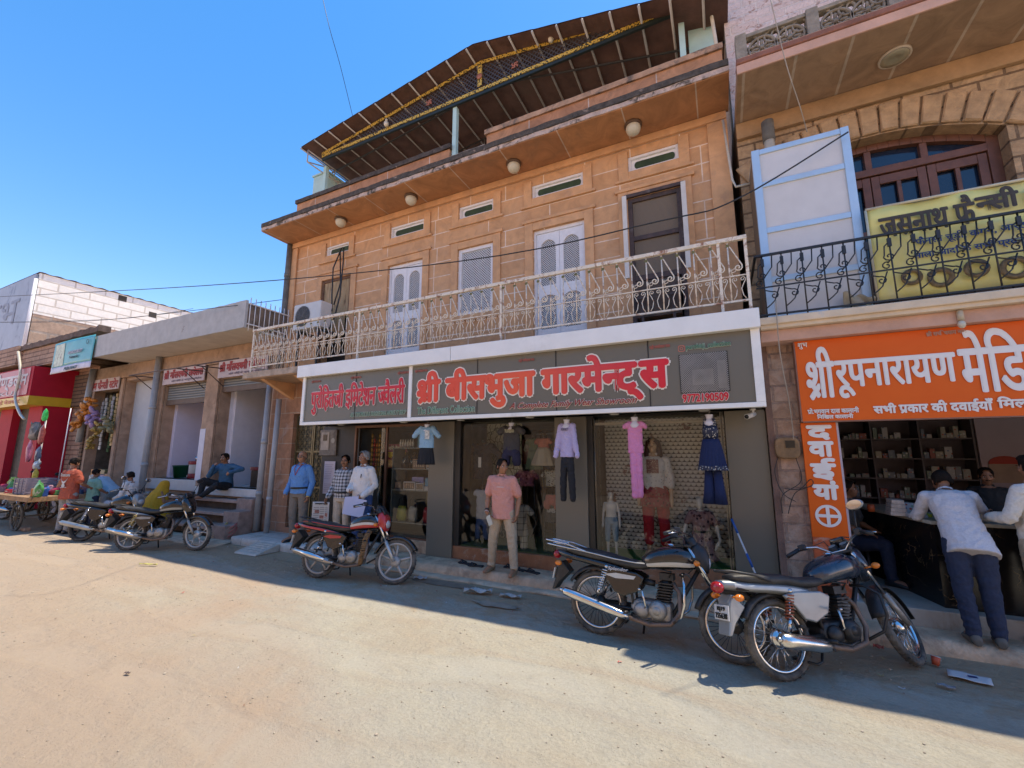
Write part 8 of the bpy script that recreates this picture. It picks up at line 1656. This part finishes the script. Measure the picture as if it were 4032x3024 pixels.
m = person('old man with white hair and a pale blue shirt bending over the cart', (-15.35, 6.1, 0), -70, 1.72, dict(pel=(0, .05, .93), che=(0, -.22, 1.14), nek=(0, -.38, 1.20), hed=(0, -.50, 1.24), sl=(-.17, -.33, 1.17), sr=(.17, -.33, 1.17), el=(-.22, -.40, .92), er=(.22, -.40, .92), wl=(-.2, -.56, .80), wr=(.2, -.56, .8), hl=(-.15, -.68, .74), hr=(.15, -.68, .74)), skinc=(.22, .11, .065), shirt=cloth('pale_blue_shirt', (.36, .47, .56)), pants=cloth('grey_white_dhoti', (.4, .4, .4)), shoe=SH_BLK, hair=mat('white_hair', (.5, .48, .44), .6, .2, 40), look=(0, 30, 0), voxel=.009, hem=.08)
m = person('child in a mint green tee and dark shorts with their back to the street', (-15.0, 5.62, 0), 188, 1.50, dict(el=(-.25, -.03, 1.12), wl=(-.2, -.22, 1.0), hl=(-.15, -.36, .98), er=(.27, -.06, 1.14), wr=(.30, -.26, 1.08), hr=(.28, -.4, 1.08)), skinc=(.17, .085, .05), shirt=cloth('mint_tee', (.24, .43, .33)), pants=navyj, shoe=SH_BLK, sleeve='short', hem=.04, look=(-10, 10, 0), voxel=.01)
m = person('man in a white kurta sitting sideways on the plinth beside the child', (-14.35, 6.15, .12), -60, 1.72, dict(**SIT), skinc=(.17, .085, .05), shirt=whites, pants=cloth('white_pyjama', (.5, .5, .52)), shoe=SH_BLK, hem=.1, look=(-20, 10, 0), voxel=.01)
m = person('woman wrapped in a mustard yellow sari crouching with her back to the street', (-12.95, 6.05, .25), 160, 1.60, dict(**{**SIT, 'pel': (0, 0, .28), 'che': (0, -.08, .60), 'nek': (0, -.14, .78), 'hed': (0, -.2, .92), 'sl': (-.16, -.13, .74), 'sr': (.16, -.13, .74), 'el': (-.25, -.2, .5), 'er': (.25, -.2, .5), 'wl': (-.2, -.4, .52), 'wr': (.2, -.4, .52), 'hl': (-.16, -.52, .52), 'hr': (.16, -.52, .52), 'cl': (-.09, -.03, .26), 'cr': (.09, -.03, .26), 'kl': (-.14, -.38, .46), 'kr': (.14, -.38, .46), 'al': (-.13, -.30, .085), 'ar': (.13, -.30, .085), 'tl': (-.14, -.46, .03), 'tr': (.14, -.46, .03)}), skinc=(.17, .085, .05), shirt=None, pants=None, shoe=None, voxel=.01)
b = B(); n = 22
b.loft([[V((w * math.cos(a) * (1 + .04 * math.sin(7 * a)), c + d * math.sin(a) * (1 + .04 * math.sin(5 * a)), z)) for a in [2 * PI * i / n for i in range(n)]] for z, w, d, c in ((.0, .36, .36, -.08), (.1, .37, .37, -.08), (.28, .34, .34, -.06), (.48, .29, .28, -.06), (.66, .25, .22, -.09), (.76, .2, .19, -.12), (.84, .135, .15, -.16), (.94, .115, .13, -.185), (1.02, .09, .10, -.195), (1.055, .03, .04, -.195))])
remeshed(b, 'sari', cloth('mustard_sari', (.50, .27, .012), .1, .9, 6), m, .012, 2, cuts=())
# ------------------------------------------------------------------ cart, crate and goods
wood = mat('worn_plank', (.30, .17, .08), .85, .35, 5, .4, 30, stain=(.46, .36, .25), sat=(.52, .7), sscale=2.5)
ctm = thing('hand_cart', 'four wheeled wooden hand cart loaded with goods at the far left', 'cart', (-16.4, 5.1, 0)); irn = mat('dusty_iron', (.14, .115, .085), .8, .3, 8, .3)
b = B()
for k in range(6): b.box(-18.4, -15.1, 4.5 + k * .215, 4.5 + k * .215 + .205, .83, .865)
b.box(-18.4, -15.09, 4.46, 4.498, .76, .87); b.box(-15.088, -15.05, 4.46, 5.8, .76, .87); b.obj('deck', wood, ctm)
b = B()
for y in (4.7, 5.55): b.tube([(-18.2, y, .78), (-15.2, y, .78)], .03, 6)
for x in (-16.1, -17.8): b.tube([(x, 4.62, .34), (x, 5.62, .34)], .022, 6); b.tube([(x, 4.7, .34), (x - .25, 4.7, .78)], .018, 6); b.tube([(x, 4.7, .34), (x + .25, 4.7, .78)], .018, 6)
b.obj('undercarriage', irn, ctm)
for x in (-16.1, -17.8):
    for y in (4.62, 5.62):
        b = B(); c = V((x, y, .34)); b.lathe([(0, -.05), (.05, -.05), (.05, .05), (0, .05)], c, (0, 1, 0), 12)
        for k in range(10): a = 2 * PI * k / 10; b.tube([c, c + V((.31 * math.cos(a), 0, .31 * math.sin(a)))], .009, 5)
        w_ = b.obj('wheel', irn, ctm); b = B(); b.torus(c, (0, 1, 0), [(.30, -.02), (.34, -.022), (.34, .022), (.30, .02)], 36); b.obj('tyre', rub, w_)
cr = thing('plastic_crate', 'grey violet slotted plastic crate on the cart behind the man in rust red', 'crate', (-15.9, 4.85, .87)); pc = mat('violet_grey_crate', (.20, .17, .21), .6, .12, 6); b = B(); x0, x1, y0, y1 = -16.98, -16.2, 4.72, 5.3
for k in range(6): z = .872 + k * .068; b.box(x0, x1, y0, y0 + .02, z, z + .05); b.box(x0, x1, y1 - .02, y1, z, z + .05); b.box(x0, x0 + .02, y0 + .021, y1 - .021, z, z + .05); b.box(x1 - .02, x1, y0 + .021, y1 - .021, z, z + .05)
for x in (x0, x0 + .24, x0 + .48, x1 - .05): b.box(x, x + .05, y0 - .012, y0 - .001, .872, 1.28)
b.box(x0 + .02, x1 - .02, y0 + .02, y1 - .02, .872, .885); b.obj('slats', pc, cr)
GOOD = [('green pouch', (.08, .28, .08)), ('orange pouch', (.55, .17, .03)), ('blue plastic bag', (.03, .10, .36)), ('pink soft toy bag', (.5, .25, .28)), ('white plastic bundle', (.55, .55, .55)), ('red bag', (.42, .02, .04)), ('silver foil packet', (.5, .5, .52)), ('dark blue bundle', (.03, .05, .12)), ('lime vegetable bag', (.32, .45, .05)), ('cream packet', (.5, .42, .28))]
spt = ['at the back left of the cart', 'beside the crate on the cart', 'near the left end of the cart', 'in the middle of the cart', 'at the front edge of the cart', 'at the far corner of the cart', 'behind the crate', 'by the old man on the cart', 'at the right end of the cart', 'under the hanging bags on the cart']
def pouch(c, w, d, h, ry=0, k=0):
    b = B(); n = 16; M = Matrix.Translation(V(c)) @ Matrix.Rotation(ry, 4, 'Z') @ Matrix.Rotation(k, 4, 'Y')
    b.loft([[M @ V((w * a * math.copysign(abs(math.cos(t)) ** .6, math.cos(t)), d * q * math.copysign(abs(math.sin(t)) ** .6, math.sin(t)), h * f)) for t in [2 * PI * i / n for i in range(n)]] for f, a, q in ((0, .75, .6), (.12, .97, .95), (.35, 1, 1), (.6, .97, .95), (.8, .86, .7), (.92, .8, .3), (1, .84, .12))])
    for v in b.bm.verts: v.co += V((mnoise.noise(v.co * 11), mnoise.noise(v.co * 11 + V((5, 0, 0))), mnoise.noise(v.co * 13))) * min(w, h) * .28
    return b
for i in range(46):
    nme, c = GOOD[i % 10]; x = -18.3 + random.uniform(0, 3.1); y = 4.62 + random.uniform(0, 1.05)
    if -17.15 < x < -16.05 and y < 5.4: y = 5.45 + random.uniform(0, .25)
    if i % 3 == 2:
        b = B(); w, d, h = random.uniform(.08, .2), random.uniform(.06, .12), random.uniform(.06, .22); b.box(-w, w, -d, d, 0, h, Matrix.Translation(V((x, y, .868))) @ Matrix.Rotation(random.uniform(-.6, .6), 4, 'Z')); bv = .008
    else: b = pouch((x, y, .868), random.uniform(.09, .2), random.uniform(.05, .11), random.uniform(.14, .42), random.uniform(-.7, .7), random.uniform(-.4, .4)); bv = 0
    o = b.obj('goods_bundle', mat('goods_' + nme.replace(' ', '_'), c, .4, .35, 14, .3, 30, stain=(.5, .46, .4), sat=(.6, .64), sscale=9), bevel=bv); tag(o, nme + ' among the heap on the loaded cart', 'goods', 'bundles heaped on the cart')
pole_ = thing('display_pole', 'thin pole on the cart hung with bags and small packets', 'pole', (-17.3, 5.2, .87)); b = B(); b.tube([(-17.3, 5.2, .87), (-17.3, 5.2, 3.1)], .018, 6); b.tube([(-16.8, 5.5, .87), (-16.75, 5.5, 3.2)], .012, 6); b.obj('upright', mesh_m, pole_)
for x, z, w, h, c, lab in ((-17.9, 2.0, .3, .62, (.42, .14, .22), 'pink printed bag hanging from the cart pole'), (-17.25, 1.9, .28, .4, (.06, .08, .14), 'dark blue packed bag hanging from the cart pole'), (-17.2, 1.62, .3, .25, (.36, .42, .46), 'grey and white pouch hanging under the dark blue bag'), (-17.25, 2.45, .14, .55, (.28, .06, .05), 'dark red string of boxes hanging below the green hook'), (-17.25, 3.0, .09, .35, (.05, .5, .1), 'bright green clip bundle at the top of the cart pole'), (-17.75, 2.55, .42, .5, (.05, .05, .055), 'dark grey umbrella like bundle hanging over the cart'), (-17.2, 1.35, .11, .28, (.55, .45, .05), 'small yellow packet at the bottom of the hanging string')):
    b = pouch((x, 5.15, z - h / 2), w / 2, .06, h, random.uniform(-.3, .3))
    tag(b.obj('hanging_bag', mat('hang_%d_%d' % (c[0] * 100, c[1] * 100), c, .4, .4, 12, .2, 20)), lab, 'bag')
t = thing('brick', 'loose brick wedged at the cart wheel', 'brick', (-15.75, 4.72, 0)); b = B(); b.box(-16.0, -15.72, 4.68, 4.80, .01, .09); b.obj('block', mat('loose_brick', (.42, .26, .17), .9, .2, 9, .5), t, bevel=.012)
for x, y, c, lab in ((-14.0, 6.4, (.18, .2, .2), 'empty glass jar on the plinth behind the seated man'), (-13.5, 5.95, (.55, .07, .05), 'red and white glasses tower in front of the yellow sari')):
    b = B()
    for k in range(3): b.lathe([(0, 0), (.06, 0), (.07, .1), (.06, .12), (0, .12)], (x, y, .55 + k * .13 if c[0] > .3 else .55 + k * .12))
    tag(b.obj('stacked_pots', mat('pot_%d' % (c[0] * 100), c, .3, .4, 14)), lab, 'pots')
# hose coil, slippers, litter
hs = thing('hose_coil', 'coil of red and yellow hose at the foot of the steps beside the grey pipes', 'hose', (-10.35, 6.3, 0))
for k, (c, m_) in enumerate((((-10.45, 6.25), mat('yellow_hose', (.42, .30, .10), .6)), ((-10.2, 6.3), mat('faded_red_hose', (.42, .13, .11), .6)))):
    b = B()
    for q in range(3): b.tube([(c[0] + (.22 - .02 * q) * math.cos(a), c[1] + .12 * math.sin(a), .18 + .12 * math.sin(a + q * .4) + .03 * q) for a in [2 * PI * i / 24 for i in range(24)]], .014, 6, closed=True)
    b.obj('hose_loop', m_, hs)
slm = mat('black_slipper', (.025, .025, .028), .7)
for i, (x, y, a, lab) in enumerate(((-3.92, 6.3, 80, 'leftmost black slipper on the kerb step'), (-3.68, 6.24, 100, 'second black slipper, just left of the man in pink'), (-2.98, 6.34, 75, 'black slipper between and behind the feet of the man in pink'), (-2.72, 6.3, 70, 'rightmost black slipper on the kerb step'), (-3.12, 6.4, 95, 'black slipper nearest the orange plinth'))):
    t = thing('slipper', lab, 'slipper', (x, y, .152), (0, 0, R(a)), world=False); b = B(); b.prism([(-.045, -.12), (-.035, -.13), (.035, -.13), (.045, -.1), (.035, .0), (.05, .08), (.03, .13), (-.03, .13), (-.05, .08), (-.035, 0)], lambda p, q, d: V((p, q, d)), .0, .02); b.obj('sole', slm, t, bevel=.004); b = B(); b.tube([(-.042, -.01, .02), (0, .07, .055), (.042, -.01, .02)], .009, 6); b.tube([(0, .07, .055), (0, .1, .02)], .007, 6); b.obj('strap', slm, t)
def flat(name, lab, cat, cx, cy, w, d, rz, m, z=.022, curl=.02, g=None):
    b = B(); c, s = math.cos(R(rz)), math.sin(R(rz))
    def f(u, v_): x, y = (u - .5) * w, (v_ - .5) * d; return V((cx + x * c - y * s, cy + x * s + y * c, z + curl * math.sin(u * 5 + v_ * 3) ** 2))
    b.grid(f, 8, 6); return tag(b.obj(name, m, solid=.003), lab, cat, g)
flat('paper_sheet', 'large white card lying on the road at the lower right', 'paper', 1.77, 5.38, .27, .16, -16, mat('dusty_white_card', (.56, .54, .52), .8, .06, 9), .025, .006)
b = B(); b.box(1.76, 1.82, 5.36, 5.39, .034, .037); tag(b.obj('blue_wrapper', mat('blue_wrapper', (.02, .03, .14), .4)), 'small dark blue wrapper on the white card', 'wrapper')
flat('flat_packet', 'silver and black packet near the white card', 'packet', 1.53, 5.11, .11, .045, -18, mat('silver_black_packet', (.28, .27, .27), .4, .6, 30), .02, .01); flat('red_wrapper', 'crushed red wrapper beside the silver tailed motorcycle', 'wrapper', 1.25, 5.77, .08, .04, -20, mat('red_wrapper', (.5, .12, .08), .5, .4, 30), .02, .03)
t = thing('paper_cup', 'small orange paper cup lying by the front wheel of the silver tailed motorcycle', 'cup', (1.61, 5.57, 0), (R(-15), R(12), 0), world=False); b = B(); b.lathe([(0, .004), (.025, 0), (.034, .075), (.031, .075), (.022, .006)], (0, 0, .012), n=18); b.obj('cup_wall', mat('orange_cup', (.55, .10, .04), .6), t); b = B(); b.torus((0, 0, .087), (0, 0, 1), [(.032, -.003), (.037, -.003), (.037, .003), (.032, .003)], 18); b.obj('rim', jm['white_box'], t)
flat('paper_box', 'flattened white carton in the damp gutter patch', 'carton', -4.33, 5.68, .20, .09, 8, mat('grey_white_card', (.45, .44, .44), .8, .1, 9), .03, .03); flat('plastic_scrap', 'crumpled clear plastic bag in the gutter', 'plastic bag', -3.2, 5.50, .40, .1, 12, mat('dusty_plastic', (.42, .41, .38), .4, .25, 20, .5, 30), .03, .05); flat('plastic_scrap', 'pale plastic strip right of the gutter bag', 'plastic bag', -2.72, 5.55, .30, .08, 2, mat('dusty_plastic', (.42, .41, .38), .4, .25, 20, .5, 30), .025, .03); flat('dry_leaf', 'dry dark leaf on the open road at the lower left', 'leaf', -4.85, 2.24, .05, .025, 10, mat('dry_leaf', (.10, .07, .06), .8, .3, 20), .014, .008); flat('yellow_strip', 'thin yellow wrapper strip on the dust below the left motorcycles', 'wrapper', -9.1, 4.3, .35, .03, 18, mat('yellow_scrap', (.5, .45, .12), .7), .02, .02)
b = B(); rs = random.Random(3)
for k in range(1500):
    x = rs.uniform(-14, 4); y = rs.uniform(1.2, 5.9); r = rs.uniform(.003, .011) * (1 if y < 5 else 1.3); b.ell((x, y, _gz(x, y) + r * .4), (r, r * rs.uniform(.6, 1), r * .6), 5, 3)
for k in range(70):
    x = rs.uniform(-13, 3); y = rs.uniform(1.6, 5.8); r = rs.uniform(.007, .016); b.ell((x, y, _gz(x, y) + r * .25), (r, r * rs.uniform(.6, 1), r * .55), 6, 4, Matrix.Rotation(rs.uniform(0, 3), 3, 'Z'))
tag(b.obj('gravel', mat('road_grit', (.40, .34, .26), .95, .35, 3)), kind='stuff')

lm = [mat('litter_%s' % n, c, .7, .2, 20) for n, c in (('white', (.55, .53, .5)), ('brown', (.25, .16, .1)), ('red', (.45, .1, .08)), ('straw', (.45, .36, .16)))]
b = B()
for k in range(60):
    x = rs.uniform(-13.5, 3.2); y = rs.choice((rs.uniform(4.9, 5.9), rs.uniform(4.6, 5.9), rs.uniform(1.8, 4.8))); w, d = rs.uniform(.01, .05), rs.uniform(.006, .022); b.mi = k % 4
    b.grid(lambda u, v_: (Matrix.Translation(V((x, y, _gz(x, y) + .006))) @ Matrix.Rotation(k * 1.7, 4, 'Z')) @ V(((u - .5) * w, (v_ - .5) * d, .012 * math.sin(u * 3 + k) ** 2)), 3, 2)
tag(b.obj('litter', lm), kind='stuff')
